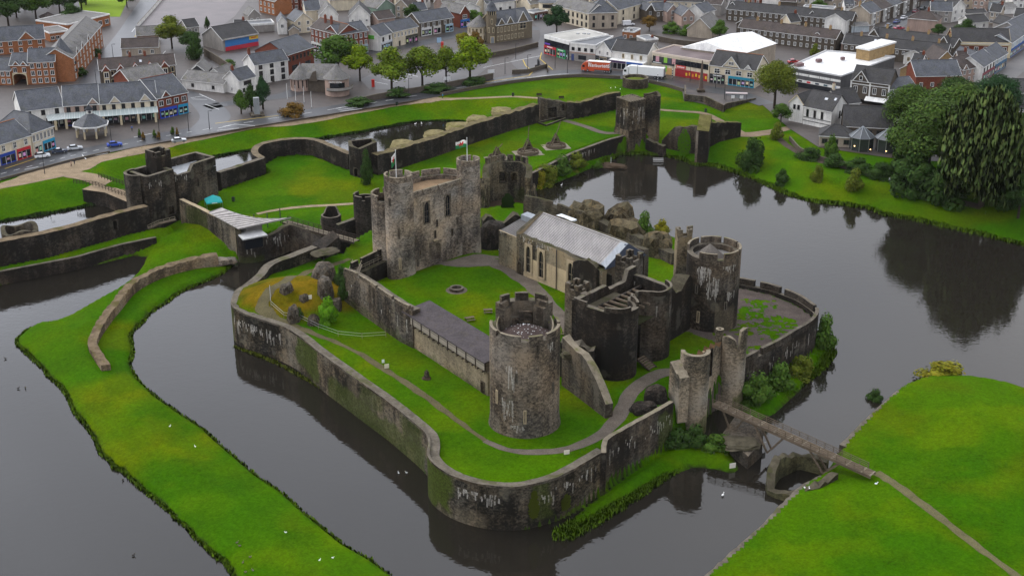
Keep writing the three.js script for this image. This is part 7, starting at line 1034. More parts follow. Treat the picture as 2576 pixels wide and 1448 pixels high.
// --- stone terraces with rear gables
const terrace=(label,x0,y0,x1,y1,o={})=>house(label,x0,y0,x1,y1,o.D||8.5,o.e||5.2,o.r||7.8,{name:'terrace',cat:'terrace',wall:'stone',roofm:'dark',win:[['f',Math.round((x1 - x0)/ 15),2,0.7,2.6,0.8,1.2]],chim:[[0.15,0.5,1.4,'yellowbrick'],[0.4,0.5,1.4,'yellowbrick'],[0.65,0.5,1.4,'yellowbrick'],[0.9,0.5,1.4,'yellowbrick']],...o});
terrace('long dark stone terrace, rearmost row above the white-roofed hall',1828,52,2140,82);
terrace('long dark stone terrace directly behind the white-roofed hall',1857,100,2100,131,{wall:'stone',roofm:'brown'});
new Array(4).fill(0).forEach((_,i)=>{const[a,b,c,d]=[[1852,84,1890,90],[1913,100,1950,106],[1972,108,2012,113],[2034,120,2074,126]][i];house(['gabled rear wing of the stone terrace, leftmost of four','half-white gabled rear wing of the stone terrace, second of four','gabled rear wing with two white windows, third of four','sandy gabled rear wing of the stone terrace, rightmost of four'][i],a,b,c,d,6,4.4,6.6,{name:'rear_wing',cat:'house',group:'terrace rear wings',roof:'z',wall:['stone','white','stone','yellowbrick'][i],roofm:'dark',win:[['f',2,1,2.6,2,0.8,1.2],['f',2,1,0.4,2,0.8,1.2]]});});
house('white gable end house closing the rear terrace row',2124,86,2142,78,9,5.6,8,{wall:'white',roofm:'dark'});
terrace('dark stone terrace with brown patch of roof, right middle row',2185,120,2394,152,{gab:[[1.8,4,'stone',2.4],[30.5,5,'stone',3.4]]});
terrace('dark stone terrace with skylight in front of the brown-patched one',2118,142,2378,168,{win:[['f',16,1,3.2,2,0.8,1.1]],sky:[[0.3,0.3]]});
house('white gabled rear wing with yellow window frames among the right terraces',2272,160,2322,166,6,3.8,5.6,{name:'rear_wing',cat:'house',roofm:'dark',win:[['f',2,1,1.4,2,0.8,1.2,'y']],roof:'z',group:'terrace rear wings'});
house('white rendered rear wing right of the yellow-framed one',2324,170,2368,172,5,3.6,5,{name:'rear_wing',cat:'house',roofm:'dark',win:[['f',2,1,1.2,2,0.9,1.3]],group:'terrace rear wings'});
house('low sandy rear wing beside the rooftop box',2115,130,2160,132,6,3.6,5.8,{name:'rear_wing',cat:'house',wall:'pink',roof:'z',roofm:'dark',win:[['f',2,1,1.4]],group:'terrace rear wings'});
// --- street of bay-fronted houses, top right
[['beige gable-ended house at the near end of the bay-fronted street',2186,66,2214,57],['bay-fronted house, second up the street',2215,56,2241,47],['bay-fronted house, third up the street',2242,46,2266,37],['bay-fronted house, fourth up the street near the top',2267,36,2290,27],['bay-fronted house, topmost up the street',2291,26,2316,16]].forEach(([lb,a,b,c,d],i)=>{const g=house(lb,a,b,c,d,10,5.6,8.6,{group:'bay-fronted street houses',wall:i?'stone':'beige',roofm:i % 2?'brown':'slate',win:[['f',2,2,0.7,2.8,1.0,1.6]],chim:[[0,0.5,1.4,'yellowbrick']]});new Geo().box(g.W*0.3,2.6,0.4,2,5.2,0.8).build('bay',FRAMES.w,g);for(const y of[0.7,3.3])putWindow(g,'f',g.W*0.3,y,1.4,1.6,{mull:1,off:0.82});});
house('pink hipped house with brick chimney across the parked cars',2281,76,2356,83,9,5.2,8,{wall:'pink',roofm:'brown',roof:'hip',chim:[[0.6,0.5,2]]});
house('grey house with purple roof patch behind the pink hipped one',2340,56,2392,58,9,5.2,8.2,{wall:'grey',win:[['f',2,2,0.8]],chim:[[0.05,0.5]]});
house('tall white house with long dark roof at the top right',2393,56,2426,50,12,6.2,9.2,{roof:'z',roofm:'dark',win:[['f',2,2,0.8]],chim:[[0.3,0.5,1.6,'cream']]});
house('cream house with stepped garden walls at the top right',2412,24,2455,22,9,5,7.6,{wall:'cream',roofm:'dark',win:[['f',3,2,0.8]]});
house('low white garden building with dark roof, top right',2430,48,2480,46,5,2.6,3.6,{name:'outbuilding',cat:'building',roofm:'dark'});
house('pale garage block near the right top corner',2520,36,2556,34,7,3,4.2,{name:'garage',cat:'garage',roofm:'grey'});
house('low dark-roofed cottage with dormer windows at the right edge',2550,60,2620,66,9,3.4,6,{name:'cottage',cat:'house',wall:'white',roofm:'dark',win:[['f',4,1,1]]});
house('white rear building above the brick corner pub',2440,76,2486,72,8,3.2,5.4,{name:'outbuilding',cat:'building',roofm:'dark',win:[['f',2,1,1]]});
house('slate-roofed row along the right-hand street, upper part',2560,112,2620,80,10,5.6,8.4,{wall:'grey',win:[['f',4,2,0.8]]});
house('green-roofed lock-up shed beside the beige gable house',2142,82,2186,80,7,2.8,3.4,{name:'shed',cat:'shed',wall:'blue',roofm:'grey'});
// --- houses in the middle distance, top centre
[['grey-gabled cottage with two windows behind the shop yard',1728,92,1790,98,14,3.6,8.2,{wall:'beige',roof:'z',roofm:'grey'}],['pink cottage with dark roof and white verge behind the yard hedge',1714,66,1746,64,9,4.6,7.4,{wall:'pink',roof:'z',win:[['f',2,1,2.4]]}],['white gable-ended house beside the pink cottage',1768,60,1798,52,9,4.8,7.6,{roofm:'slate'}],['pink terraced house with red chimney above the hedge',1677,56,1705,53,9,4.8,7.4,{wall:'pink',roof:'z',win:[['f',1,2,0.8]],chim:[[0.5,0.7]]}],['small stone house with white-framed windows by the office wing',1624,52,1646,50,7,4.6,7,{wall:'stone',roof:'z',win:[['f',1,1,2.4]]}],['stone house with two tall windows right of the small stone one',1648,54,1676,52,8,4.8,7.2,{wall:'stone',win:[['f',2,1,2.4]]}],['long dark terrace roof across the top centre',1600,28,1800,34,9,5,7.8,{wall:'cream',roofm:'dark',win:[['f',12,1,3.2,2,0.7,0.9]],chim:[[0.2,0.5,1.6],[0.45,0.5,1.6],[0.8,0.5,1.6]]}],['grey rendered house with side extension right of the dark terrace roof',1770,36,1812,40,9,5,7.6,{wall:'grey',roofm:'brown'}],['stone gable house at the left end of the rear terrace',1826,48,1856,52,8,5,7.8,{wall:'stone',roof:'z',win:[['f',2,1,3]]}],['large white gable wall house at the top right of centre',1916,22,1960,26,10,7,9.5,{roof:'z',roofm:'brown'}],['stone house with broken roofline right of the white gable wall',1962,30,2000,32,9,5,8,{wall:'stone',roofm:'brown'}],['low ochre garden building at the top right',2020,34,2096,40,5,3,3.4,{name:'outbuilding',cat:'building',wall:'yellowbrick',roof:'flat',roofm:'felt'}],['row of brown-brick houses along the top edge, right of centre',1852,6,1912,14,9,5,7.6,{wall:'brick',roofm:'brown',win:[['f',5,1,1]]}],['white garden wall building near the beige gable house',2086,62,2130,60,5,2.6,3,{name:'outbuilding',cat:'building',roof:'flat',roofm:'paleflat'}],
['white gable-front house left of the brick corner block',699,87,722,86,9,5.2,7.4,{roof:'z',win:[['f',1,1,2.8]]}],['cream house with grey half-gable behind the brick office',742,85,786,80,9,5.2,8.4,{wall:'cream',roof:'z',win:[['f',2,2,0.8]]}],['small grey gabled shed in front of the cream house',726,89,752,88,5,2.2,3.8,{name:'shed',cat:'shed',wall:'beige',roof:'z',roofm:'dark'}],['white gabled house with curved roof behind the tall chimneys',804,64,850,62,11,4.4,8.6,{roof:'z',roofm:'grey',win:[['f',2,1,0.8]]}],['broad white gabled house with dark band, right of the curved roof',878,66,931,65,10,4.6,9,{roof:'z',roofm:'dark',win:[['f',3,1,2,2,0.7,0.8]]}],['ochre and green gabled house at the top centre left',948,50,994,42,11,5,8.4,{wall:'green',roof:'z',roofm:'grey',win:[['f',2,1,2]]}],['tiled cottage roof between green gable and park',952,66,992,60,8,3,5.4,{wall:'pink',roofm:'brown'}],['brown-brick three-storey terrace at the top, left part',652,30,692,40,9,6.4,9,{wall:'orange',roofm:'grey',win:[['f',4,2,1]]}],['dark red brick house with white sashes at the top, middle',712,28,752,26,10,6.2,9,{wall:'brick',win:[['f',3,2,1]]}],['dark roofed brick house with skylight at the top, right of the red one',755,26,800,20,10,6.2,8.6,{wall:'brick',win:[['f',3,2,1]],sky:[[0.6,0.3]]}],['slate-roofed house with brick chimney behind the white gables',770,56,806,54,10,5.2,8.4,{wall:'cream',chim:[[0.1,0.5,2]]}],['white house with porch at the top centre',1064,22,1082,18,8,5.4,7.6,{win:[['f',1,1,2.6]]}],['low flat shop roofs with pale lights at the top centre',995,18,1042,16,10,3.4,3.8,{...sh,wall:'cream',roof:'flat',roofm:'paleflat'}],['dark long shed roof beside the garden hedge at the top left',604,84,690,78,8,3,3.6,{name:'shed',cat:'shed',wall:'grey',roof:'flat',roofm:'felt'}],['dark market roof at the top edge behind the yard',830,28,940,22,14,5,8,{name:'hall',cat:'building',wall:'cream',roofm:'dark'}],['slate house row at the top edge above the long white hall',1180,8,1290,2,10,5,8,{wall:'grey',ridgem:'orange'}],['grey-roofed house row at the top edge left of the curved tower',1296,4,1366,2,9,5,8,{wall:'cream',roofm:'grey'}],
].forEach(([lb,a,b,c,d,D,e,r,o])=>house(lb,a,b,c,d,D,e,r,o));
// --- a few roofs along the very top edge
{const r=rng(77),ws=['beige','white','pink','stone','cream','grey'],rs=['dark','brown','slate','grey'],seen=['at the top edge above the yard','at the top edge above the dark market roof','at the top edge above the green gable','at the top edge left of the slate row','at the top edge above the office wing','at the top edge above the dark terrace roof','at the top edge beside the white gable wall','at the top edge above the ochre outbuilding','at the top edge left of the bay-fronted street','at the top edge above the bay-fronted street','at the top edge above the cream garden house','in the far top right corner'];[[690,4],[850,2],[960,8],[1090,4],[1470,2],[1690,8],[2010,8],[2080,12],[2150,18],[2330,2],[2470,8],[2560,8]].forEach(([x,y],i)=>house(`${ws[i % 6]}-walled house with ${rs[(i * 3) % 4]} roof ${seen[i]}`,x - 26 + r()*6,y,x + 26,y +(r()- 0.5)*10,9,5,7.6,{wall:ws[i % 6],roofm:rs[(i*3)% 4],roof:i % 3?'x':'z',win:[['f',3,2,0.8]]}));}
// --- dense back streets, top right and left
[[2000,76,24,'cream','dark','low rear house with pale wall behind the third rear wing'],[2040,70,30,'grey','dark','grey rear house under the rearmost terrace'],[2050,18,30,'white','brown','white house with brown roof above the ochre outbuilding'],[2105,22,26,'beige','dark','beige house above the white garden wall building'],[2135,40,22,'white','slate','white house left of the beige gable-ended house'],[2460,30,30,'pink','brown','pink house right of the cream garden-wall house'],[2500,24,26,'blue','grey','pale blue low house near the garage block'],[2560,22,30,'white','dark','white house near the top right corner'],[2500,60,26,'beige','dark','beige cottage below the garage block'],[2540,84,28,'grey','dark','grey cottage left of the slate street row'],[2380,30,30,'beige','slate','beige slate-roofed house above the tall white house'],[2350,20,24,'stone','brown','stone house at the top of the car street, right side'],[2230,22,30,'stone','slate','stone house behind the bay-fronted row'],[2180,34,26,'beige','dark','beige house behind the near bay-fronted house'],[2300,196,24,'white','dark','small white house behind the ochre brick building'],[2450,172,30,'grey','slate','grey slate-roofed shop below the brick corner pub'],[2420,182,22,'pink','brown','small pink house left of the grey slate-roofed shop'],[1580,100,30,'orange','felt','low brick flat-roofed store behind the bank'],[1640,124,30,'grey','felt','low flat-roofed store behind the poster store'],[1500,22,34,'cream','grey','cream wing at the top edge above the office block'],[1560,20,30,'grey','slate','slate house at the top edge right of the cream wing'],[640,60,30,'grey','grey','low grey shed left of the white gable-front house'],[600,100,24,'stone','dark','small stone shed beside the panelled building'],[1010,44,30,'beige','brown','beige cottage right of the ochre and green gable'],[1060,46,26,'white','slate','white cottage left of the pinkish gabled house']].forEach(([x,y,w,wl,rf,l],i)=>house(l,x - w / 2,y,x + w / 2,y +(i % 3 - 1)*3,6 + i % 4,rf==='felt'?3.6:3.6 +(i % 3),rf==='felt'?3.9:6.2 +(i % 3),{wall:wl,roofm:rf,roof:rf==='felt'?'flat':i % 2?'z':'x',win:[['f',2,1 +(i % 3>0),0.8]],chim:i % 2?[]:[[0.9,0.5,1.2]]}));
// ================================================================ trees, shrubs, ivy
function leaves(seed,n,clumps,{size=0.085,flat=1,droop=0,cone=0}={}){
const r=rng(seed),P=[],N=[],C=[],cl=[];
for(let i=0;i<clumps;i++){const a=r()*6.2832,c=r()*2 - 0.75,s=Math.sqrt(Math.max(0,1 - Math.min(1,c*c))),q=Math.pow(r(),0.4)*0.72;let y=c*q,w=cone?(1 -(y + 1)/ 2)*1.1 + 0.1:1;cl.push([Math.cos(a)*s*q*w,y,Math.sin(a)*s*q*w,(0.24 + r()*0.2)*(cone?0.5 + 0.6*w:1),0.72 + r()*0.55]);}
for(let i=0;i<n;i++){
const k=cl[Math.floor(r()*clumps)],a=r()*6.2832,c=r()*2 - 1,s=Math.sqrt(1 - c*c),q=k[3]*(0.55 + 0.45*Math.cbrt(r()))*(r()<0.08?1.35:1);
const d=V(Math.cos(a)*s,c,Math.sin(a)*s),p=V(k[0]+ d.x*q,k[1]+ d.y*q*0.85*flat,k[2]+ d.z*q);if(droop)p.y -=droop*r()*Math.hypot(p.x,p.z);
const nn=d.clone().add(V(r()- 0.5,r()- 0.2,r()- 0.5)).normalize(),t=(droop?V(r()- 0.5,0.0,r()- 0.5):V(r()- 0.5,r()- 0.5,r()- 0.5).cross(nn)).normalize(),b=droop?V((r()- 0.5)*0.4,-1,(r()- 0.5)*0.4):nn.clone().cross(t),z=size*(0.6 + r()*0.8),z2=z*(droop?2.6:0.75),g=k[4]*(0.75 + r()*0.5),y=1 +(r()- 0.5)*0.3;
const v=[p.clone().addScaledVector(t,-z).addScaledVector(b,-z2*0.4),p.clone().addScaledVector(b,-z2),p.clone().addScaledVector(t,z).addScaledVector(b,z2*0.3),p.clone().addScaledVector(b,z2)];
for(const j of[0,1,2,0,2,3]){P.push(v[j].x,v[j].y,v[j].z);N.push(nn.x,nn.y,nn.z);C.push(g*y,g,g*0.9);}
}
const g=new THREE.BufferGeometry();g.setAttribute('position',new THREE.Float32BufferAttribute(P,3));g.setAttribute('normal',new THREE.Float32BufferAttribute(N,3));g.setAttribute('color',new THREE.Float32BufferAttribute(C,3));return g;
}
const CROWN={round:[1,2,3].map(i=>leaves(i,9000,34,{size:0.052})),big:[4,5].map(i=>leaves(i,24000,60,{size:0.031})),cone:[6,7].map(i=>leaves(i,7000,50,{cone:1,size:0.05})),shrub:[8,9,10].map(i=>leaves(i,3600,18,{size:0.066})),willow:[leaves(11,36000,90,{size:0.024,droop:0.5})]};
const leafM={},leafMat=c=>leafM[c.join()]||=mat(c,0.85,{vertexColors:true,side:THREE.DoubleSide});
const G={dark:[0.028,0.055,0.012],mid:[0.05,0.095,0.014],lime:[0.115,0.17,0.006],olive:[0.085,0.105,0.012],willow:[0.07,0.1,0.03],fir:[0.018,0.045,0.016],rust:[0.13,0.075,0.018],bright:[0.085,0.2,0.008],gold:[0.16,0.15,0.012],park:[0.09,0.13,0.01],reed:[0.07,0.125,0.006],bank:[0.046,0.08,0.015]};
function limbs(H,r,seed){const k=rng(seed),g=new Geo(),w=0.028*H + 0.06;g.cyl(V(0,-0.3,0),V(0,H*0.45,0),w,w*0.7,7,false);for(let i=0;i<5;i++){const a=i*1.26 + k(),l=r*(0.45 + k()*0.3);g.cyl(V(0,H*(0.3 + 0.04*i),0),V(Math.cos(a)*l,H*(0.55 + k()*0.22),Math.sin(a)*l),w*0.5,w*0.15,5,false);}return g;}
let tn=0;
function tree(label,px,py,H,r,kind='round',color='mid',{h,name='tree',group}={}){
const p=h !==undefined?at(px,py,h):onGround(px,py);if(h===undefined&&p.y>3.5)p.y=Math.max(p.y,SHEET);const t=local(name,label,'tree',p,tn*1.7,group);tn++;
limbs(H,r,tn).build('trunk',M.timberdark,t);const set=CROWN[kind],m=addMesh('crown',set[tn % set.length],leafMat(G[color]),t),low=kind==='cone'?0.06:kind==='willow'?0.1:0.22,ry=H*(1 - low)/ 1.9;m.scale.set(r*1.08,ry,r*1.08);m.position.y=H - ry*0.95;return t;
}
function bush(label,px,py,w,hh,color='dark',{h,d,name='bush',group}={}){const p=h !==undefined?at(px,py,h):onGround(px,py);const t=local(name,label,'shrub',p,tn*2.1,group);tn++;const m=addMesh('foliage',CROWN.shrub[tn % 3],leafMat(G[color]),t);m.scale.set(w,hh,d||w*0.85);m.position.y=hh*0.5;return t;}
// trees round the park and the square
[['broad green tree in front of the brick corner block',850,196,15.5,8.6,'round','mid'],['bright green tree right of the broad park tree',905,203,12,6,'round','lime'],['tall green tree at the left end of the car park',985,230,15,7.4,'round','park'],['green tree with bare trunk, second in the car park row',1062,216,14,7.2,'round','park'],['smaller thin tree, third in the car park row',1122,208,12,5.6,'round','park'],['yellow-green tree, fourth in the car park row',1182,202,15,7.4,'round','lime'],['bright yellow tree rising behind the car park row',1168,140,9,3.8,'round','gold'],['brownish tree beside the bright yellow one',1196,134,8,3.4,'round','rust'],['dark conical tree by the war memorial, left one',606,286,8,3.4,'cone','mid'],['dark conical tree by the war memorial, middle one',632,280,9,3.4,'cone','dark'],['tallest dark conical tree by the war memorial',661,274,11,3.8,'cone','fir'],['round yellowing tree above the dark stone terrace',432,122,12.5,6.6,'round','olive'],['dark tree right of the round yellowing one',478,130,8,4.6,'round','dark'],['dark fir-like tree by the office block',1400,86,11,5.4,'round','fir'],['dark tree near the low flat shop roofs',1038,56,7.5,4,'round','dark'],['russet garden tree in the yard behind the shops',1633,78,6.5,3.4,'round','rust'],['green garden tree right of the grey-gabled cottage',1810,104,8,4,'round','mid'],['large tree between the shops and the lakeside inn',1948,272,16,7,'big','olive'],['round dark tree in front of the lakeside inn',1964,312,6.5,3.4,'round','mid'],['dark tree in the gardens above the brick corner pub',2428,105,8.5,4.4,'round','dark'],['tree in the gardens left of the pub, smaller',2360,92,5,3.4,'round','dark'],['dark bushy tree by the ochre outbuilding',2000,48,5,4.4,'round','dark'],['green tree by the ochre outbuilding, right one',2060,26,4.5,3.6,'round','mid'],['tree behind the library turret',1190,62,6,4.6,'round','mid'],['tall dark cypress beside the panelled building',521,78,6,1.6,'cone','dark']].forEach(([l,...a])=>tree(l,...a,{h:a[1]>300?undefined:SHEET}));
// woods at the top left
[[20,66,15,8,'dark'],[90,52,14,7.5,'mid'],[150,38,13,7,'dark'],[205,30,12,6.5,'dark'],[60,24,13,7.5,'mid'],[130,10,13,7.5,'dark'],[0,30,15,8,'mid'],[215,12,12,6.5,'dark'],[318,18,9,4.8,'dark'],[40,44,12,6.5,'mid'],[180,58,8,5,'dark'],[330,-6,9,5,'dark']].forEach(([x,y,H,r,c],i)=>tree(['tree at the left edge of the top left wood','tree behind the brick flats in the top left wood','dark tree in the middle of the top left wood','dark tree near the meadow at the wood edge','pale tree in the second rank of the top left wood','dark tree in the second rank of the top left wood','tall tree in the far left corner of the wood','dark tree beside the green meadow','dark tree by the street beyond the meadow','small tree behind the brick flats roof','low dark tree by the garden pavilion','dark tree at the top edge by the street'][i],x,y,H,r,'round',c,{h:SHEET,group:'top left wood'}));
structure('meadow',(()=>{const s=new THREE.Shape(P2([[205,40],[300,42],[325,-10],[190,-20]],SHEET + 0.05).map(p=>new THREE.Vector2(p.x,-p.z))),g=new THREE.ShapeGeometry(s);g.rotateX(-Math.PI / 2);g.translate(0,SHEET + 0.05,0);return g;})(),mat([0.16,0.24,0.02],0.95));
// big trees of the right bank
tree('great pale willow at the right edge above the lake',2462,566,31,12.5,'willow','willow');
[['dark broadleaf tree left of the willow, over the restaurant',2330,460,24,12,'big','bank'],['broad dark tree behind the willow',2405,395,22,12,'big','bank'],['dark tree at the right edge behind the willow',2565,480,22,11,'big','dark'],['tall leafy tree above the restaurant roof',2285,350,17,8.5,'big','bank'],['dark pine-like tree between the big tree and the street',2395,300,14,7,'big','dark'],['dark spreading pine at the right edge',2500,305,15,8,'big','fir'],['leafy tree left of the great dark one, near the terrace',2270,400,12,6,'round','mid'],['low dark tree below the willow on the bank',2385,500,9,6,'round','dark'],['dark tree at the lower right bank',2560,560,12,6,'round','dark']].forEach(a=>tree(...a));
// shrubs: [label, px, py, half width, height, colour]
[['tall dark ivy bush below the square wall tower',922,466,2.6,6.4,'dark'],['dense undergrowth below the great dark tree',2300,480,8,8,'dark'],['dense undergrowth left of the willow trunk',2380,520,8,9,'dark'],['dense undergrowth right of the willow trunk',2540,575,8,9,'dark'],['dense undergrowth behind the restaurant terrace end',2290,420,7,8,'dark'],['dark rounded bush on the lake bank beside the ruin wall',1888,440,4.8,6.5,'dark'],['grey-green bush by the lake path start',1954,352,3.4,3.6,'olive'],['bush on the lake bank in the middle',1968,465,2.6,3,'dark'],['pale bush on the lake bank below the restaurant',2052,492,2.2,3.2,'olive'],['yellow-flecked bush at the water edge',2146,512,4,4.2,'olive'],['tall bush in front of the low restaurant wing',2090,402,2.8,5,'mid'],['hedge shrub on the terrace edge, left',2035,400,4.4,2.4,'dark'],['hedge shrub on the terrace edge, second',2100,420,5,2.6,'dark'],['hedge shrub on the terrace edge, third',2160,432,5,2.8,'dark'],['hedge shrub on the terrace edge, fourth',2215,448,5,3.2,'dark'],['hedge shrub on the terrace edge, rightmost',2268,470,5,3.6,'dark'],['big bush hiding the foot of the great dark tree',2330,500,5.5,5,'dark'],['willow scrub at the lake edge below the southern platform, left',1370,462,5,4,'olive'],['willow scrub at the lake edge below the southern platform, middle',1412,444,5,4.2,'mid'],['willow scrub at the lake edge below the southern platform, right',1450,428,4.4,3.6,'olive'],['yellowish scrub at the foot of the leaning tower',1352,470,3,3.6,'gold'],['small weeds by the brushwood islet',1505,424,2.2,1.4,'mid'],['bright green clipped bush on the rubble mound',827,812,2.7,3.8,'bright'],['dark shrub against the curtain wall on the mound, upper',858,718,1.8,3.2,'dark'],['dark shrub against the curtain wall on the mound, lower',866,756,2.2,3.6,'dark'],['dark shrub beside the fallen rock on the mound',752,790,1.2,1.8,'dark'],['reddish shrub by the footbridge end',850,624,1.6,2,'rust'],['overgrown bank shrub at the foot of the outer gate tower, left',1700,1130,4,2.6,'dark'],['overgrown bank shrub at the foot of the outer gate tower, middle',1748,1128,3.4,3.2,'dark'],['overgrown bank shrub at the foot of the outer gate tower, right',1800,1140,4,2.6,'mid'],['grassy scrub below the wall right of the bridge, upper',1960,985,4.6,4,'mid'],['grassy scrub below the wall right of the bridge, lower',1905,1020,4.6,4.6,'mid'],['grassy scrub below the wall right of the bridge, far',2010,950,3.6,3.4,'olive'],['shrub at the corner of the crenellated wall above the lake',2072,885,4,5.5,'mid'],['grey-green bush growing on the island edging wall',2200,1020,2.4,2.4,'dark'],['golden scrub on the far tip of the island',2370,955,5.5,2.6,'gold'],['yellow-green bush on the ruin beside the stair turret, left',1620,600,3.6,4.4,'mid'],['yellow-green bush on the ruin beside the stair turret, right',1665,596,2.6,3,'gold'],['autumn-coloured shrub on the square by the flagpoles',735,290,5,3,'rust'],['dark hedge along the upper car park edge, left',1000,242,7,1.8,'dark'],['dark hedge along the upper car park edge, middle',1100,228,7,1.8,'dark'],['dark hedge along the upper car park edge, right',1190,212,6,1.8,'dark'],['ivy hedge tumbling over the wall above the white pub',490,150,5,6,'dark'],['hedge beside the side street, near the flats',205,190,3,2,'dark'],['hedge beside the side street, farther up',240,140,3,2,'dark'],['clipped hedge by the pub garden',575,168,4,1.8,'mid'],['garden bush behind the shop yard, left',1690,82,5,3,'mid'],['garden bush behind the shop yard, right',1730,88,5,3,'mid'],['garden bush by the terrace backs',2050,140,3,3,'olive'],['dark shrub on the cafe forecourt bank',905,262,6,1.6,'dark'],['yellow-green bush by the brick pub wall',2415,150,3.4,2.6,'olive']].forEach(([l,x,y,w,hh,c])=>{const up=y<300?{h:SHEET}:x>1680&&x<1830&&y>1100||x>1890&&x<2080&&y>870||x===2370?{h:0.1}:x>1340&&x<1510&&y>410&&y<480?{h:0.15}:x>1600&&x<1700&&y<620?{h:7}:{};bush(l,x,y,w,hh,c,up);});
// ivy on masonry: leaves spread over an upright patch
function ivy(label,ax,ay,bx,by,h0,h1,n,color,seed,out=0.12){const a=at(ax,ay,h0),b=at(bx,by,h0),t=thing('ivy',label,'ivy',a.clone().lerp(b,0.5)),r=rng(seed),g=new Geo(),d=b.clone().sub(a).normalize(),o=rot90(d).negate();for(let i=0;i<n;i++){const u=r(),v=r(),q=(u - 0.5)*2;if(Math.abs(q)>0.35 + 0.65*Math.sqrt(Math.sin(Math.min(1,v + 0.1)*Math.PI))*(0.6 + 0.8*vnoise(v*5,seed,2)))continue;const p=a.clone().lerp(b,u).setY(h0 + v*(h1 - h0)).addScaledVector(o,out + r()*0.35),s=0.16 + r()*0.2,w=d.clone().multiplyScalar(s),up=V(o.x*0.5*s,s,o.z*0.5*s);g.quad(p.clone().sub(w),p.clone().sub(up),p.clone().add(w),p.clone().add(up));}g.build('leaves',mat(G[color],0.85),t);}
ivy('heart-shaped ivy patch on the stepped ruin wall',1706,384,1737,390,1,9,700,'bright',3,0.2);ivy('ivy strip on the west parapet below the path bend',1512,1172,1532,1158,1.5,7,500,'olive',4,0.3);ivy('ivy strip on the middle ward wall, left of two',1328,1300,1352,1296,2.5,7.6,420,'olive',5,0.3);ivy('ivy strip on the middle ward wall, right of two',1408,1285,1428,1275,2,5,300,'olive',6,0.3);ivy('ivy on the gate tower flank wall',1676,1090,1702,1070,0.5,7,600,'mid',7,0.3);ivy('ivy hanging on the west gatehouse left flank',1500,900,1508,906,8,16,300,'olive',8,0.3);ivy('green growth on the hollow leaning tower inside',1260,535,1295,535,5,11,700,'dark',9,2);
// reeds and rank grass along the water: one mass each
function verge(name,list,h,n,wd,hg,color,seed){const pts=dense(P2(list,h),0.6),r=rng(seed),P=[],N=[],C=[];for(let i=0;i<n;i++){const p=pts[Math.floor(r()*pts.length)],k=0.35 + 0.65*vnoise(p.x*0.35,p.z*0.35,seed),y=h + 0.05;if(r()>k + 0.15)continue;const x=p.x +(r()- 0.5)*wd,z=p.z +(r()- 0.5)*wd,s=0.1 + r()*0.16,t=hg*k*(0.4 + r()*0.9),a=r()*6.28,lx=(r()- 0.5)*t*0.8,lz=(r()- 0.5)*t*0.8,g=0.6 + r()*0.8;P.push(x - Math.cos(a)*s,y - 0.2,z - Math.sin(a)*s,x + Math.cos(a)*s,y - 0.2,z + Math.sin(a)*s,x + lx,y + t,z + lz);for(let j=0;j<3;j++){N.push(lx*0.3,1,lz*0.3);C.push(g,g,g*0.8);}}const g=new THREE.BufferGeometry();g.setAttribute('position',new THREE.Float32BufferAttribute(P,3));g.setAttribute('normal',new THREE.Float32BufferAttribute(N,3));g.setAttribute('color',new THREE.Float32BufferAttribute(C,3));const m=addMesh(numbered(name),g,leafMat(G[color]),scene);return m;}
const vg=(label,...a)=>{const m=verge('waterside_grass',...a);m.userData={kind:'stuff',label,category:'grass'};};
const fx=PL.finger,fl=i=>[...Array(i[1]- i[0])].map((_,k)=>[0,0,k + i[0]]);
const shore=(P,i0,i1)=>{const o=[];for(let i=i0;i<=i1;i++)o.push(V(P.X[i],0,P.Z[i]));return o;};
{const run=(label,P,i0,i1,n,w,hg,c,s)=>{const sv=P2;const pts=shore(P,i0,i1),list=pts.map(p=>{const d=-p.z,Y=-EYE,v=(Y*cT + d*sT)/(d*cT - Y*sT),t=d*cT - Y*sT;return[1287.5 + p.x / t*FOC,724 - v*FOC];});vg(label,list,0.1,n,w,hg,c,s);};
run('rank grass along the right shore of the grassy finger',PL.finger,0,33,9000,1.0,0.5,'reed',1);run('rank grass along the left shore of the grassy finger',PL.finger,42,72,9000,1.0,0.5,'reed',2);run('rank grass along the right lake bank',PL.main,18,38,12000,2.2,0.8,'reed',3);run('rank grass along the near island shore',PL.isle,7,18,3000,0.8,0.7,'olive',4);run('rank grass along the far bank of the eastern moat',PL.moat,9,21,8000,1.2,0.7,'dark',5);run('rank grass along the left moat bank',PL.moat,0,6,5000,1.2,0.9,'dark',6);}
vg('weedy bank at the foot of the west ward wall',[[1415,1345],[1480,1310],[1560,1260],[1640,1205],[1700,1165],[1780,1140]],0.05,14000,3.4,0.7,'reed',7);
vg('weedy bank along the right terrace wall',[[1885,1035],[1930,1015],[1990,970],[2060,920],[2085,880]],0.05,12000,3.2,1.0,'reed',8);
vg('weeds along the foot of the north ward wall',[[590,872],[700,915],[850,1000],[1000,1110],[1060,1170]],0.02,3500,0.8,0.7,'olive',9);
vg('dry tussocks on the rubble mound',[[690,745],[720,765],[760,760],[800,770],[840,800],[880,820],[930,835]],WARD + 1.2,0,8,0.7,'gold',10);
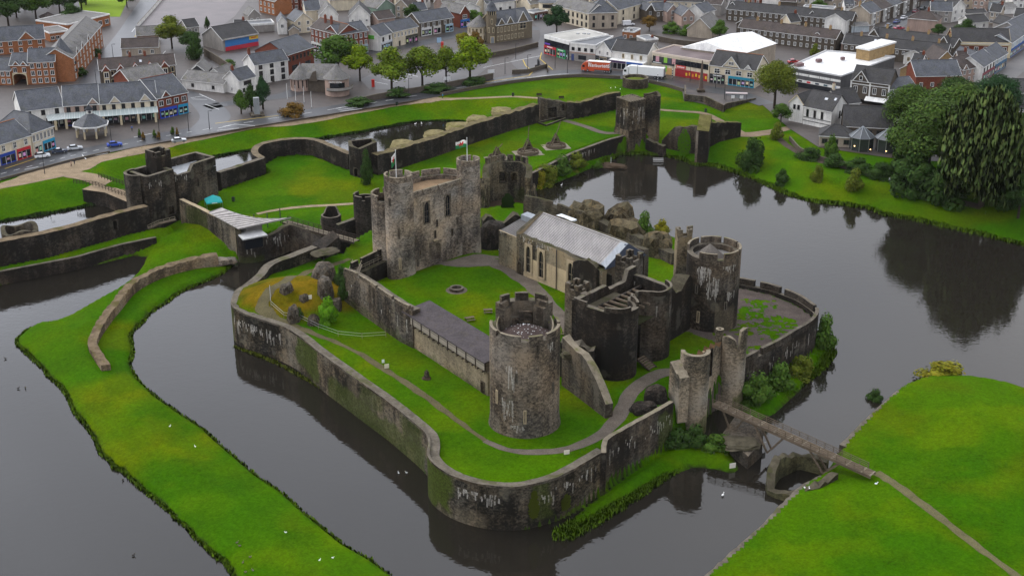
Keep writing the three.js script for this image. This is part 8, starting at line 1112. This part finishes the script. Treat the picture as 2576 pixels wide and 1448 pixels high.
// ================================================================ small things
// fallen masonry on the mound
[[816,702,2.6,3.8,2.2,1,'large dark fallen masonry block on the mound'],[818,742,1.7,4.2,1.6,2,'upright fallen masonry block below the large one'],[846,772,1.1,2.6,1.0,3,'narrow fallen block beside the dark shrub'],[720,733,1.4,2.1,1.1,4,'small fallen block near the path bend'],[737,802,1.7,3.2,1.3,5,'jagged fallen block near the mound fence'],[788,815,1.3,2.1,1.1,6,'round fallen block left of the clipped bush'],[764,750,1.0,1.4,0.9,7,'low fallen block with white panel']].forEach(([x,y,a,b,c,s,l])=>{const p=onGround(x,y,WARD),t=thing('fallen_block',l,'rock',p,'fallen masonry on the mound');lump(t,'rock',p,a,b,c,M.mid,s + 200,0.28,s);});
const board=(label,x,y,w,hh,c,g=WARD,name='info_panel',lift=0.5,dy)=>{const p=dy?at(x,y,dy):onGround(x,y,g),t=local(name,label,'sign',p,0.3);for(const k of[-w*0.35,w*0.35])new Geo().bar(V(k,0,0),V(k,lift + hh*0.5,0),0.07).build('leg',M.iron,t);new Geo().box(0,lift + hh / 2,0.06,w,hh,0.07).build('panel',mat(c,0.6),t);return t;};
board('white panel leaning by the low fallen block',778,749,0.9,0.9,[0.7,0.66,0.55],WARD,'info_panel',0.05);
board('pale box by the lower ward path',1425,1143,1.0,0.8,[0.66,0.6,0.5],WARD,'info_panel',0.1);board('small pale box on the ward grass',972,926,0.9,0.9,[0.6,0.54,0.4],WARD,'info_panel',0.05);board('white arrow panel on the ward grass',963,913,0.5,0.7,[0.7,0.7,0.68],WARD,'info_panel',0.1);
board('white sign at the end of the weedy bank',1842,1180,1.2,1.0,[0.6,0.56,0.48],0.2,'info_panel',0.3,0.2);board('white sign below the castle end of the footbridge',1921,1130,0.8,1.2,[0.65,0.63,0.58],0.2,'info_panel',0.3,0.2);
// fence round the mound
{const t=thing('wire_fence','thin wire fence round the lower side of the rubble mound','fence',onGround(760,800,WARD)),L=[[678,730],[680,762],[712,782],[755,805],[800,828],[850,846],[910,852],[970,848]].map(([x,y])=>onGround(x,y,WARD));L.forEach((p,i)=>{new Geo().bar(p,V(p.x,p.y + 1.3,p.z),0.1).build('post',M.timberpale,t);if(i)for(const h of[0.6,1.2])new Geo().bar(V(L[i - 1].x,L[i - 1].y + h,L[i - 1].z),V(p.x,p.y + h,p.z),0.05).build('wire',M.steel,t);});}
// well and picnic tables in the court
{const c=onGround(1148,730,COURT),t=thing('stone_well','round stone well in the inner court lawn','well',c);ring(t,'ring_wall',c,1.6,{base:c.y - 0.2,top:c.y + 0.7,thick:0.5,seg:24,material:M.mid});disc(t,'water',c,1.2,c.y - 0.1,M.glass,0,20);disc(t,'apron',c,2.4,c.y + 0.06,M.gravel,0,24);}
[[1181,806,0.4,'picnic table on the court lawn nearest the gallery'],[1227,786,0.1,'picnic table on the court lawn above the gorge wall'],[1425,842,-0.5,'picnic table between round tower and west gatehouse'],[1190,812,0,'']].forEach(([x,y,a,l])=>{if(!l)return;const t=local('picnic_table',l,'table',onGround(x,y,COURT),a,'picnic tables in the court');new Geo().box(0,0.75,0,1.9,0.1,0.85).build('table_top',M.timber,t);for(const z of[-0.85,0.85])new Geo().box(0,0.45,z,1.9,0.08,0.32).build('bench',M.timber,t);for(const s of[-0.7,0.7])for(const z of[-0.75,0.75])new Geo().bar(V(s,0,z),V(s,0.72,z*0.35),0.1).build('leg',M.timberdark,t);});
{const p=onGround(1072,952,WARD),t=thing('rock_post','small weathered stone statue on the ward lawn','statue',p);lump(t,'body',p,0.5,1.9,0.45,M.mid,301,0.4);lump(t,'foot',p,0.9,0.4,0.8,M.soil,302,0.3);}
// teal event tent
{const p=onGround(537,522,EAST),t=local('event_tent','teal pop-up tent beside the outer gatehouse','tent',p,0.35),s=2.1,g=new Geo();const q=[V(-s,2.1,s),V(s,2.1,s),V(s,2.1,-s),V(-s,2.1,-s)];for(let i=0;i<4;i++){g.tri(q[i],q[(i + 1)% 4],V(0,3.6,0));g.quad(q[i].clone().setY(1.8),q[(i + 1)% 4].clone().setY(1.8),q[(i + 1)% 4],q[i]);new Geo().bar(V(q[i].x*0.97,0,q[i].z*0.97),V(q[i].x*0.97,2.1,q[i].z*0.97),0.07).build('leg',M.steel,t);}g.build('canopy',mat([0.02,0.3,0.3],0.7,{side:THREE.DoubleSide}),t);new Geo().box(0,1.95,s + 0.01,1.4,0.2,0.02).build('lettering',M.paint,t);}
const bin=(x,y,l,g=EAST)=>{const p=onGround(x,y,g),t=thing('litter_bin',l,'bin',p);new Geo().cyl(p,V(p.x,p.y + 1.1,p.z),0.4,0.45,10).build('body',mat([0.02,0.04,0.02],0.6),t);new Geo().cyl(V(p.x,p.y + 1.1,p.z),V(p.x,p.y + 1.3,p.z),0.5,0.2,10).build('lid',M.iron,t);};
bin(586,506,'dark bin on the eastern court lawn');bin(1775,282,'dark bin by the curving lawn path',TOWN);bin(998,283,'dark box by the sandy path near the moat',TOWN);bin(1290,242,'dark bin by the thin lawn path',TOWN);
[[1356,242,'dark bench by the thin lawn path, left one'],[1412,249,'dark bench by the thin lawn path, right one']].forEach(([x,y,l])=>{const t=local('bench',l,'bench',onGround(x,y,TOWN),0.1,'lawn benches');new Geo().box(0,0.45,0,1.8,0.08,0.5).build('seat',M.timberdark,t);new Geo().box(0,0.75,-0.25,1.8,0.5,0.07).build('backrest',M.timberdark,t);for(const s of[-0.8,0.8])new Geo().box(s,0.2,0,0.1,0.45,0.45).build('leg',M.iron,t);});
// memorials and street furniture walls
{const t=thing('round_bastion','low round stone bastion planted on top, at the roadside','wall',at(1598,222,TOWN)),c=at(1598,217,TOWN);ring(t,'masonry',c,4.6,{base:3,top:7.4,thick:0.7,floor:6.2,seg:26,material:M.mid});disc(t,'planting',c,4,6.4,mat(G.olive,0.95),0.8);}
{const t=thing('memorial_cross','tall slender memorial obelisk on a walled terrace','memorial',at(1763,230,SHEET)),p=at(1763,230,SHEET),y=rise(p,152);new Geo().hexa([[-0.8,0.8],[0.8,0.8],[0.8,-0.8],[-0.8,-0.8]].map(([a,b])=>V(p.x + a,SHEET,p.z + b)),[[-0.16,0.16],[0.16,0.16],[0.16,-0.16],[-0.16,-0.16]].map(([a,b])=>V(p.x + a,y,p.z + b))).build('shaft',mat([0.16,0.12,0.1],0.9,{map:TX.grain}),t);new Geo().box(p.x,SHEET + 0.4,p.z,2.6,0.8,2.6).build('plinth',M.mid,t);
const w=thing('terrace_wall','angular stone terrace wall below the memorial','wall',at(1770,262,TOWN));wall(w,'masonry',P2([[1721,238],[1722,258],[1752,262],[1772,258],[1815,276],[1825,268],[1900,250]],0).map((p,i)=>{const q=at([1721,1721,1770,1772,1820,1828,1902][i],[232,254,258,262,282,274,251][i],TOWN);return q.setY([6.6,6.4,6.2,6.8,6.4,6,4.6][i]);}),{base:3.4,thick:0.6,material:M.mid,rough:0.05});}
{const t=thing('war_memorial','grey square memorial pillar between the dark conical trees','memorial',at(646,292,SHEET)),p=at(646,290,SHEET);new Geo().box(p.x,SHEET + 3,p.z,1.8,6,1.5,0.3).build('pillar',mat([0.3,0.32,0.33],0.8,{map:TX.grain}),t);new Geo().box(p.x,SHEET + 0.3,p.z,4.4,0.6,4,0.3).build('step',M.mid,t);}
const low=(name,label,list,hgt,th=0.4,m=WALLS.stone)=>{const p=dense(P2(list,SHEET).map(q=>q),2),t=thing(name,label,'wall',p[Math.floor(p.length / 2)].clone());wall(t,'masonry',p.map(q=>q.clone().setY(SHEET + hgt)),{base:3.6,thick:th,material:m,rough:0.04});};
low('boundary_wall','low dark roadside wall along the castle lawn, curved stretch',[[1108,240],[1200,222],[1288,208],[1380,197],[1460,192],[1560,197]],0.9);low('boundary_wall','low dark roadside wall right of the round bastion',[[1632,207],[1680,218],[1718,230]],1.0);low('boundary_wall','dark retaining wall below the car park hedge',[[900,262],[940,252],[1010,240],[1120,222],[1240,198]],2.0,0.5);low('boundary_wall','low kerb wall beside the sandy forecourt at left',[[0,452],[90,428],[170,406],[250,388],[275,383]],0.45,0.3);low('boundary_wall','stone wall of the sunken garden by the statue',[[1288,186],[1330,184],[1376,170],[1376,182]],1.5,0.4);low('boundary_wall','long yard wall beside the side street, with pale panels',[[345,70],[365,48],[390,20],[412,-6]],1.6,0.3,WALLS.white);low('boundary_wall','high stone wall above the pub yard',[[512,140],[545,160],[575,180]],3);low('boundary_wall','long garden wall behind the shop yards',[[1560,112],[1640,100],[1700,112],[1760,118]],2);low('boundary_wall','stone garden wall of the restaurant terrace',[[1985,352],[2010,380],[2060,402],[2120,416],[2180,425]],1.2);
// statue by the sunken garden
{const p=at(1354,172,SHEET),t=thing('statue','dark seated statue on a round plinth by the road','statue',p);new Geo().cyl(p,V(p.x,p.y + 1.2,p.z),1.4,1.3,12).build('plinth',M.stone,t);lump(t,'figure',V(p.x,p.y + 1.2,p.z),0.5,1.9,0.5,M.iron,310,0.4);}
// bus shelter
{const p=at(1852,252,SHEET),t=local('bus_shelter','bus shelter with pale roof and two white notices','shelter',p,-0.12);new Geo().box(0,2.5,0,7.4,0.2,1.8).build('roof',mat([0.4,0.34,0.33],0.6),t);for(const x of[-3.5,-1.2,1.2,3.5])for(const z of[-0.8,0.8])new Geo().bar(V(x,0,z),V(x,2.5,z),0.1).build('post',M.iron,t);for(const x of[-1.2,1.7])new Geo().box(x,1.4,0.85,1.2,1.1,0.06).build('notice',M.paint,t);}
// lamp posts
[[111,437,'left of the white car'],[280,366,'by the blue car'],[399,330,'in front of the cream arcade'],[474,330,'by the crossing, left one'],[526,325,'by the crossing, right one'],[242,218,'at the foot of the side street'],[284,150,'half way up the side street'],[1028,240,'below the first car park trees'],[1123,232,'with a white board below the car park'],[1270,186,'near the sunken garden'],[1327,178,'at the street mouth, left one'],[1297,148,'by the library wall'],[1427,184,'by the roadside lawn'],[1396,172,'before the red fascia shop'],[1602,205,'at the round bastion'],[1692,198,'before the poster store, left one'],[1736,205,'before the poster store, right one'],[1800,222,'before the black shop front'],[1822,250,'beside the bus shelter'],[2147,95,'at the end of the terraces'],[2125,132,'behind the flat store'],[2470,60,'in the top right gardens']].forEach(([x,y,w],i)=>{const p=at(x,y,SHEET),t=thing('lamp_post','dark lamp post ' + w,'lamp post',p,'street lamp posts'),H=i>18?8:6;new Geo().cyl(p,V(p.x,p.y + H,p.z),0.12,0.07,6).build('pole',M.iron,t);new Geo().bar(V(p.x,p.y + H,p.z),V(p.x + 0.9,p.y + H + 0.1,p.z + 0.2),0.09).build('arm',M.iron,t);new Geo().box(p.x + 1.0,p.y + H + 0.08,p.z + 0.2,0.6,0.14,0.26).build('lamp_head',M.iron,t);});
[[722,250],[743,254],[764,258],[783,271]].forEach(([x,y],i)=>{const p=at(x,y,SHEET),t=thing('bare_flagpole',`bare white flagpole before the round cafe, ${['first', 'second', 'third', 'fourth'][i]} from the left`,'flagpole',p,'bare flagpoles');new Geo().cyl(p,V(p.x,p.y + 5.6,p.z),0.09,0.06,6).build('pole',M.paint,t);new Geo().cyl(p,V(p.x,p.y + 0.3,p.z),0.25,0.2,8).build('base',M.steel,t);});
[[1124,212,2.6,'white board on posts below the second car park tree'],[1235,194,2.4,'white board on posts near the sunken garden'],[1104,112,1.8,'blue and white board at the car park entrance'],[1170,96,1.6,'white board by the dark stone row']].forEach(([x,y,w,l],i)=>board(l,x,y,w,i===2?2:1.2,i===2?[0.3,0.45,0.6]:[0.7,0.7,0.7],TOWN,'notice_board',i<2?1.6:0.8,SHEET));
[[938,218,'red kiosk by the tree left of the car park'],[1112,122,'red post box at the car park entrance']].forEach(([x,y,l])=>{const p=at(x,y,SHEET),t=thing('red_kiosk',l,'kiosk',p);new Geo().box(p.x,p.y + 1.2,p.z,1,2.4,1).build('body',mat([0.5,0.03,0.02],0.6),t);new Geo().box(p.x,p.y + 2.5,p.z,1.1,0.2,1.1).build('cap',mat([0.4,0.02,0.02],0.6),t);});
[[350,345],[360,352],[433,338],[445,342],[388,346],[398,350]].forEach(([x,y],i)=>{const t=bush('red flower planter on the square, ' +['far left','near left','far right','near right','far middle','near middle'][i],x,y,0.8,1.7,i % 2?'rust':'mid',{h:SHEET,name:'planter',group:'square planters'});new Geo().cyl(V(0,0,0),V(0,0.6,0),0.5,0.65,10).build('pot',M.iron,t);});
[[1654,205],[1691,195]].forEach(([x,y],i)=>{const p=at(x,y,SHEET),t=thing('belisha_beacon',i?'striped crossing post on the shop side':'striped crossing post on the lawn side','post',p,'crossing posts');for(let k=0;k<6;k++)new Geo().cyl(V(p.x,p.y + k*0.45,p.z),V(p.x,p.y + k*0.45 + 0.45,p.z),0.1,0.1,6).build('band',k % 2?M.iron:M.paint,t);addMesh('globe',new THREE.SphereGeometry(0.22,8,6),M.paint,t).position.y=2.9;});
// vehicles
function car(label,px,py,turn,c,{suv=0,h=roadY + 0.01,van=0}={}){
const t=local(van?'van':'parked_car',label,van?'van':'car',at(px,py,h),turn,'cars and vans'),L=van?5.4:4.4,W=van?2.0:1.8,k=suv?0.14:0,pm=new THREE.MeshPhysicalMaterial({color:lin(...c),roughness:0.35,clearcoat:0.8});
const ext=(pr,w,z0,name,m,par)=>{const s=new THREE.Shape(pr.map(([a,b])=>new THREE.Vector2(a,b))),g=new THREE.ExtrudeGeometry(s,{depth:w - 0.1,bevelEnabled:true,bevelSize:0.05,bevelThickness:0.05,bevelSegments:1});g.translate(0,0,-w / 2 + 0.05);return addMesh(name,g,m,par);};
const l=L / 2;ext([[-l,0.35],[l,0.35],[l,0.72 + k],[l*0.55,0.9 + k],[-l*0.85,0.95 + k],[-l,0.8 + k]],W,0,'body',pm,t);
const cab=ext(van?[[-l*0.98,0.95],[l*0.55,0.95],[l*0.4,2.1],[-l*0.96,2.15]]:[[-l*(suv?0.95:0.8),0.92 + k],[l*0.42,0.9 + k],[l*0.12,1.42 + k],[-l*(suv?0.75:0.5),1.44 + k]],W*0.88,0,'cabin',van?pm:M.glass,t);if(!van)new Geo().box(-l*0.24,1.47 + k,0,L*0.34,0.06,W*0.8).build('roof',pm,t);else new Geo().box(l*0.44,1.5,0,0.5,0.7,W*0.9).build('windscreen',M.glass,t);
for(const x of[-l*0.62,l*0.62])for(const z of[-1,1]){const w=new Geo().cyl(V(x,0.33,z*W / 2 - z*0.18),V(x,0.33,z*(W / 2 + 0.02)),0.33,0.33,12).build('wheel',M.iron,t);new Geo().cyl(V(x,0.33,z*(W / 2 + 0.02)),V(x,0.33,z*(W / 2 + 0.04)),0.19,0.19,8).build('hub',M.steel,w);}
for(const z of[-0.6,0.6]){new Geo().box(l + 0.03,0.68,z,0.06,0.14,0.34).build('headlight',M.paint,t);new Geo().box(-l - 0.03,0.75,z,0.06,0.16,0.3).build('tail_light',mat([0.35,0.01,0.01],0.4),t);}
}
car('white hatchback on the road before the corner shops',105,396,0.45,[0.72,0.72,0.72],{suv:1});car('dark blue car parked behind the white one',148,384,0.42,[0.02,0.03,0.06]);car('silver saloon parked near the bandstand',187,376,0.42,[0.5,0.52,0.54]);car('bright blue car turning at the square',287,367,0.4,[0.01,0.06,0.4]);car('grey car on the road by the sandy path',449,357,0.38,[0.3,0.31,0.32]);
car('white van parked behind the flat-roofed shops',1580,64,0.3,[0.7,0.7,0.72],{van:1,h:SHEET});car('pale blue car parked at the end of the bay-fronted street',2236,67,0.95,[0.25,0.32,0.38]);car('blue car parked second on the bay-fronted street',2256,57,0.95,[0.03,0.06,0.2]);car('white car parked third on the bay-fronted street',2274,47,0.95,[0.65,0.66,0.68]);car('dark red car parked fourth on the bay-fronted street',2304,31,0.95,[0.15,0.02,0.03]);car('dark green car parked at the top of the street',2322,23,0.95,[0.04,0.06,0.06]);car('red car beside the pink hipped house',2262,74,0.3,[0.35,0.02,0.05]);car('red car behind the flat store',1996,158,0.3,[0.4,0.02,0.02],{h:SHEET});car('dark car beside the office block',1535,48,0.6,[0.03,0.03,0.04],{h:SHEET});
function lorry(label,px,py,turn,c,box,L,txt){
const t=local('lorry',label,'lorry',at(px,py,roadY + 0.01),turn,'delivery lorries'),bm=mat(box,0.5),cm=new THREE.MeshPhysicalMaterial({color:lin(...c),roughness:0.4,clearcoat:0.5});
const bx=new Geo().box(L / 2 - 0.2,2.5,0,L - 2.6,2.9,2.5).build('box_body',bm,t);new Geo().box(L / 2 - 0.2,3.98,0,L - 2.6,0.08,2.52).build('box_roof',M.white,t);new Geo().box(L - 1.4,2.4,0,0.1,2.6,2.3).build('rear_door',mat([0.2,0.21,0.22],0.5),t);
const s=new THREE.Shape([[-1.2,0.5],[0.8,0.5],[0.8,3.6],[0.4,3.7],[-0.7,2.9],[-1.2,1.9]].map(a=>new THREE.Vector2(...a))),g=new THREE.ExtrudeGeometry(s,{depth:2.3,bevelEnabled:true,bevelSize:0.06,bevelThickness:0.06,bevelSegments:1});g.translate(0,0,-1.15);addMesh('cab',g,cm,t);
new Geo().hexa([V(-1.3,1.95,1.05),V(-1.22,1.9,1.05),V(-1.22,1.9,-1.05),V(-1.3,1.95,-1.05)],[V(-0.85,2.8,1.05),V(-0.75,2.8,1.05),V(-0.75,2.8,-1.05),V(-0.85,2.8,-1.05)]).build('windscreen',M.glass,t);new Geo().box(-0.4,2.1,1.2,0.9,0.8,0.1).build('side_window',M.glass,t);new Geo().box(L / 2,0.85,0,L - 2,0.3,1).build('chassis',M.iron,t);new Geo().box(2.6,0.75,1.05,2.2,0.7,0.3).build('side_tank',txt?cm:mat([0.55,0.5,0.2],0.5),t);
for(const x of[-0.4,1.2,L*0.7,L*0.78,L*0.86])for(const z of[-1,1]){const w=new Geo().cyl(V(x,0.5,z*0.85),V(x,0.5,z*1.2),0.5,0.5,14).build('wheel',M.iron,t);new Geo().cyl(V(x,0.5,z*1.2),V(x,0.5,z*1.23),0.26,0.26,8).build('hub',M.steel,w);}
if(txt){const k=signText(bx,txt,L / 2 - 0.1,2.0,1.27,1.25);k.scale.set(0.83,1.15,1);const p=k.geometry.attributes.position;for(let i=0;i<p.count;i++){const x=p.getX(i)/ 4.6;p.setY(i,p.getY(i)*(0.75 + 0.45*x*x));}k.geometry.computeVertexNormals();}
}
lorry('orange bread lorry with white lettering on its side',1472,178,-0.31,[0.5,0.07,0.02],[0.5,0.07,0.02],11,'Warburtons');lorry('long plain white articulated lorry',1577,190,-0.36,[0.72,0.72,0.72],[0.74,0.74,0.73],15.5);
// people: one continuous body each
{
const{MarchingCubes}=await import('three/addons/objects/MarchingCubes.js'),R=48,J={hip:[0,0.95,0],chest:[0,1.35,0.02],neck:[0,1.5,0.02],head:[0,1.63,0.04]};
const seg=(p,a,b,r0,r1)=>{const ab=b.clone().sub(a),t=clamp(p.clone().sub(a).dot(ab)/ ab.lengthSq());return p.distanceTo(a.clone().addScaledVector(ab,t))-(r0 +(r1 - r0)*t);};
const v=a=>V(...a),bones=[[[0,0.92,0],[0,1.38,0.02],0.15,0.17],[[0,1.4,0],[0,1.56,0.03],0.07,0.06],[[0,1.6,0.03],[0,1.68,0.04],0.1,0.105],[[-0.09,0.9,0],[-0.1,0.5,0.12],0.1,0.075],[[-0.1,0.5,0.12],[-0.1,0.07,0.02],0.07,0.05],[[-0.1,0.05,0.02],[-0.1,0.05,0.2],0.05,0.04],[[0.09,0.9,0],[0.1,0.5,-0.02],0.1,0.075],[[0.1,0.5,-0.02],[0.1,0.07,-0.24],0.07,0.05],[[0.1,0.06,-0.24],[0.1,0.05,-0.08],0.05,0.04],[[-0.18,1.38,0],[-0.26,1.1,-0.08],0.065,0.05],[[-0.26,1.1,-0.08],[-0.25,0.84,0.02],0.048,0.04],[[0.18,1.38,0],[0.26,1.1,0.06],0.065,0.05],[[0.26,1.1,0.06],[0.25,0.88,0.2],0.048,0.04],[[-0.18,1.38,0],[0.18,1.38,0],0.08,0.08]].map(([a,b,r,q])=>[v(a),v(b),r,q]);
const mc=new MarchingCubes(R,new THREE.MeshBasicMaterial(),false,false,40000);mc.isolation=0;
for(let z=0;z<R;z++)for(let y=0;y<R;y++)for(let x=0;x<R;x++){const p=V((x - R / 2)/(R / 2),(y - R / 2)/(R / 2)+ 0.9,(z - R / 2)/(R / 2));let d=9;for(const b of bones){const e=seg(p,...b),h=clamp(0.5 + 0.5*(d - e)/ 0.05);d=d +(e - d)*h - 0.05*h*(1 - h);}mc.field[x + y*R + z*R*R]=-d;}
mc.update();const n=mc.count,pos=new Float32Array(mc.positionArray.slice(0,n*3)),nor=new Float32Array(mc.normalArray.slice(0,n*3));for(let i=1;i<pos.length;i +=3)pos[i]+=0.9;
[[186,413,TOWN,0.6,[0.03,0.03,0.04],[0.03,0.03,0.05],'person in dark clothes walking by the forecourt wall'],[178,419,TOWN,2,[0.3,0.2,0.16],[0.1,0.06,0.05],'person in a brown jacket crossing the sandy forecourt'],[1113,252,TOWN,1.2,[0.05,0.25,0.4],[0.03,0.03,0.05],'person in a blue jacket on the thin lawn path'],[2238,460,TOWN,-0.8,[0.35,0.38,0.42],[0.05,0.05,0.08],'person in grey on the lakeside path'],[331,330,SHEET,0.4,[0.1,0.15,0.35],[0.04,0.04,0.05],'person in blue standing before the arcade']].forEach(([x,y,g,a,top,leg,l])=>{const p=onGround(x,y,g);p.y=Math.max(p.y,y<400?SHEET:p.y);const t=local('person',l,'person',p,a),ge=new THREE.BufferGeometry();ge.setAttribute('position',new THREE.BufferAttribute(pos,3));ge.setAttribute('normal',new THREE.BufferAttribute(nor,3));const c=new Float32Array(n*3);for(let i=0;i<n;i++){const h=pos[i*3 + 1];c.set(h>1.7?[0.03,0.02,0.015]:h>1.5||(Math.abs(pos[i*3])>0.2&&h<0.9)?[0.4,0.25,0.18]:h>0.9?top:leg,i*3);}ge.setAttribute('color',new THREE.BufferAttribute(c,3));addMesh('body',ge,mat([1,1,1],0.9,{vertexColors:true}),t);});
}
// birds: gulls and geese resting on the grass and water
{
const bird=(l,px,py,s,c,grp,g,wet)=>{const p=wet?at(px,py,0.02):onGround(px,py,g),t=local('bird',l,'bird',p,px*1.3,grp),m=mat(c,0.8);const b=addMesh('body',new THREE.SphereGeometry(1,10,7),m,t);b.scale.set(0.3*s,0.16*s,0.17*s);b.position.y=0.2*s;new Geo().cyl(V(0.2*s,0.25*s,0),V(0.3*s,0.48*s,0),0.06*s,0.05*s,6).build('neck',m,t);const h=addMesh('head',new THREE.SphereGeometry(0.08*s,8,6),m,t);h.position.set(0.32*s,0.5*s,0);new Geo().cyl(V(0.38*s,0.49*s,0),V(0.48*s,0.47*s,0),0.03*s,0.005,5).build('beak',M.yellow,t);};
[[426,1073],[490,1124],[718,1340],[836,1404],[803,1410]].forEach(([x,y])=>bird('small white gull resting on the grassy finger of land',x,y,0.7,[0.75,0.75,0.74],'gulls on the finger',1));[[893,1366],[903,1374],[918,1400],[900,1412],[912,1438],[940,1436],[802,1306],[595,1366],[602,1374],[628,1402],[610,1416],[635,1436],[617,1440]].forEach(([x,y])=>{if(x>590&&x<660)bird('brown goose grazing at the lower end of the finger',x,y,0.8,[0.13,0.11,0.09],'geese on the finger',1);});
[[308,1208],[388,1264],[62,976],[44,978],[334,1398],[12,903]].forEach(([x,y])=>bird('dark duck swimming on the left water',x,y,0.9,[0.05,0.045,0.04],'ducks on the left water',0,1));bird('white swan-like bird swimming below the west wall',1818,1247,1.1,[0.75,0.74,0.7],null,0,1);[[1002,1191],[1022,1190]].forEach(([x,y])=>bird('pale gull swimming by the north-west wall',x,y,0.8,[0.5,0.5,0.5],'gulls by the wall',0,1));bird('white gull standing at the island path start',2204,1218,0.9,[0.75,0.75,0.74],null,4);[[2024,1228],[2036,1230]].forEach(([x,y])=>bird('white gull perched on the island edging wall',x,y,0.8,[0.75,0.75,0.74],'gulls on the edging wall',2));[[1536,222],[1548,221],[1560,225]].forEach(([x,y])=>bird('white gull on the roadside lawn',x,y,0.8,[0.75,0.75,0.74],'gulls on the roadside lawn',4));[[1044,313],[1060,312]].forEach(([x,y])=>bird('white swan on the eastern moat',x,y,1.2,[0.75,0.74,0.7],'swans on the moat',0,1));bird('white gull on the lake scrub edge',1412,467,1.2,[0.7,0.7,0.7],null,0,1);
}
renderer.render(scene,camera);
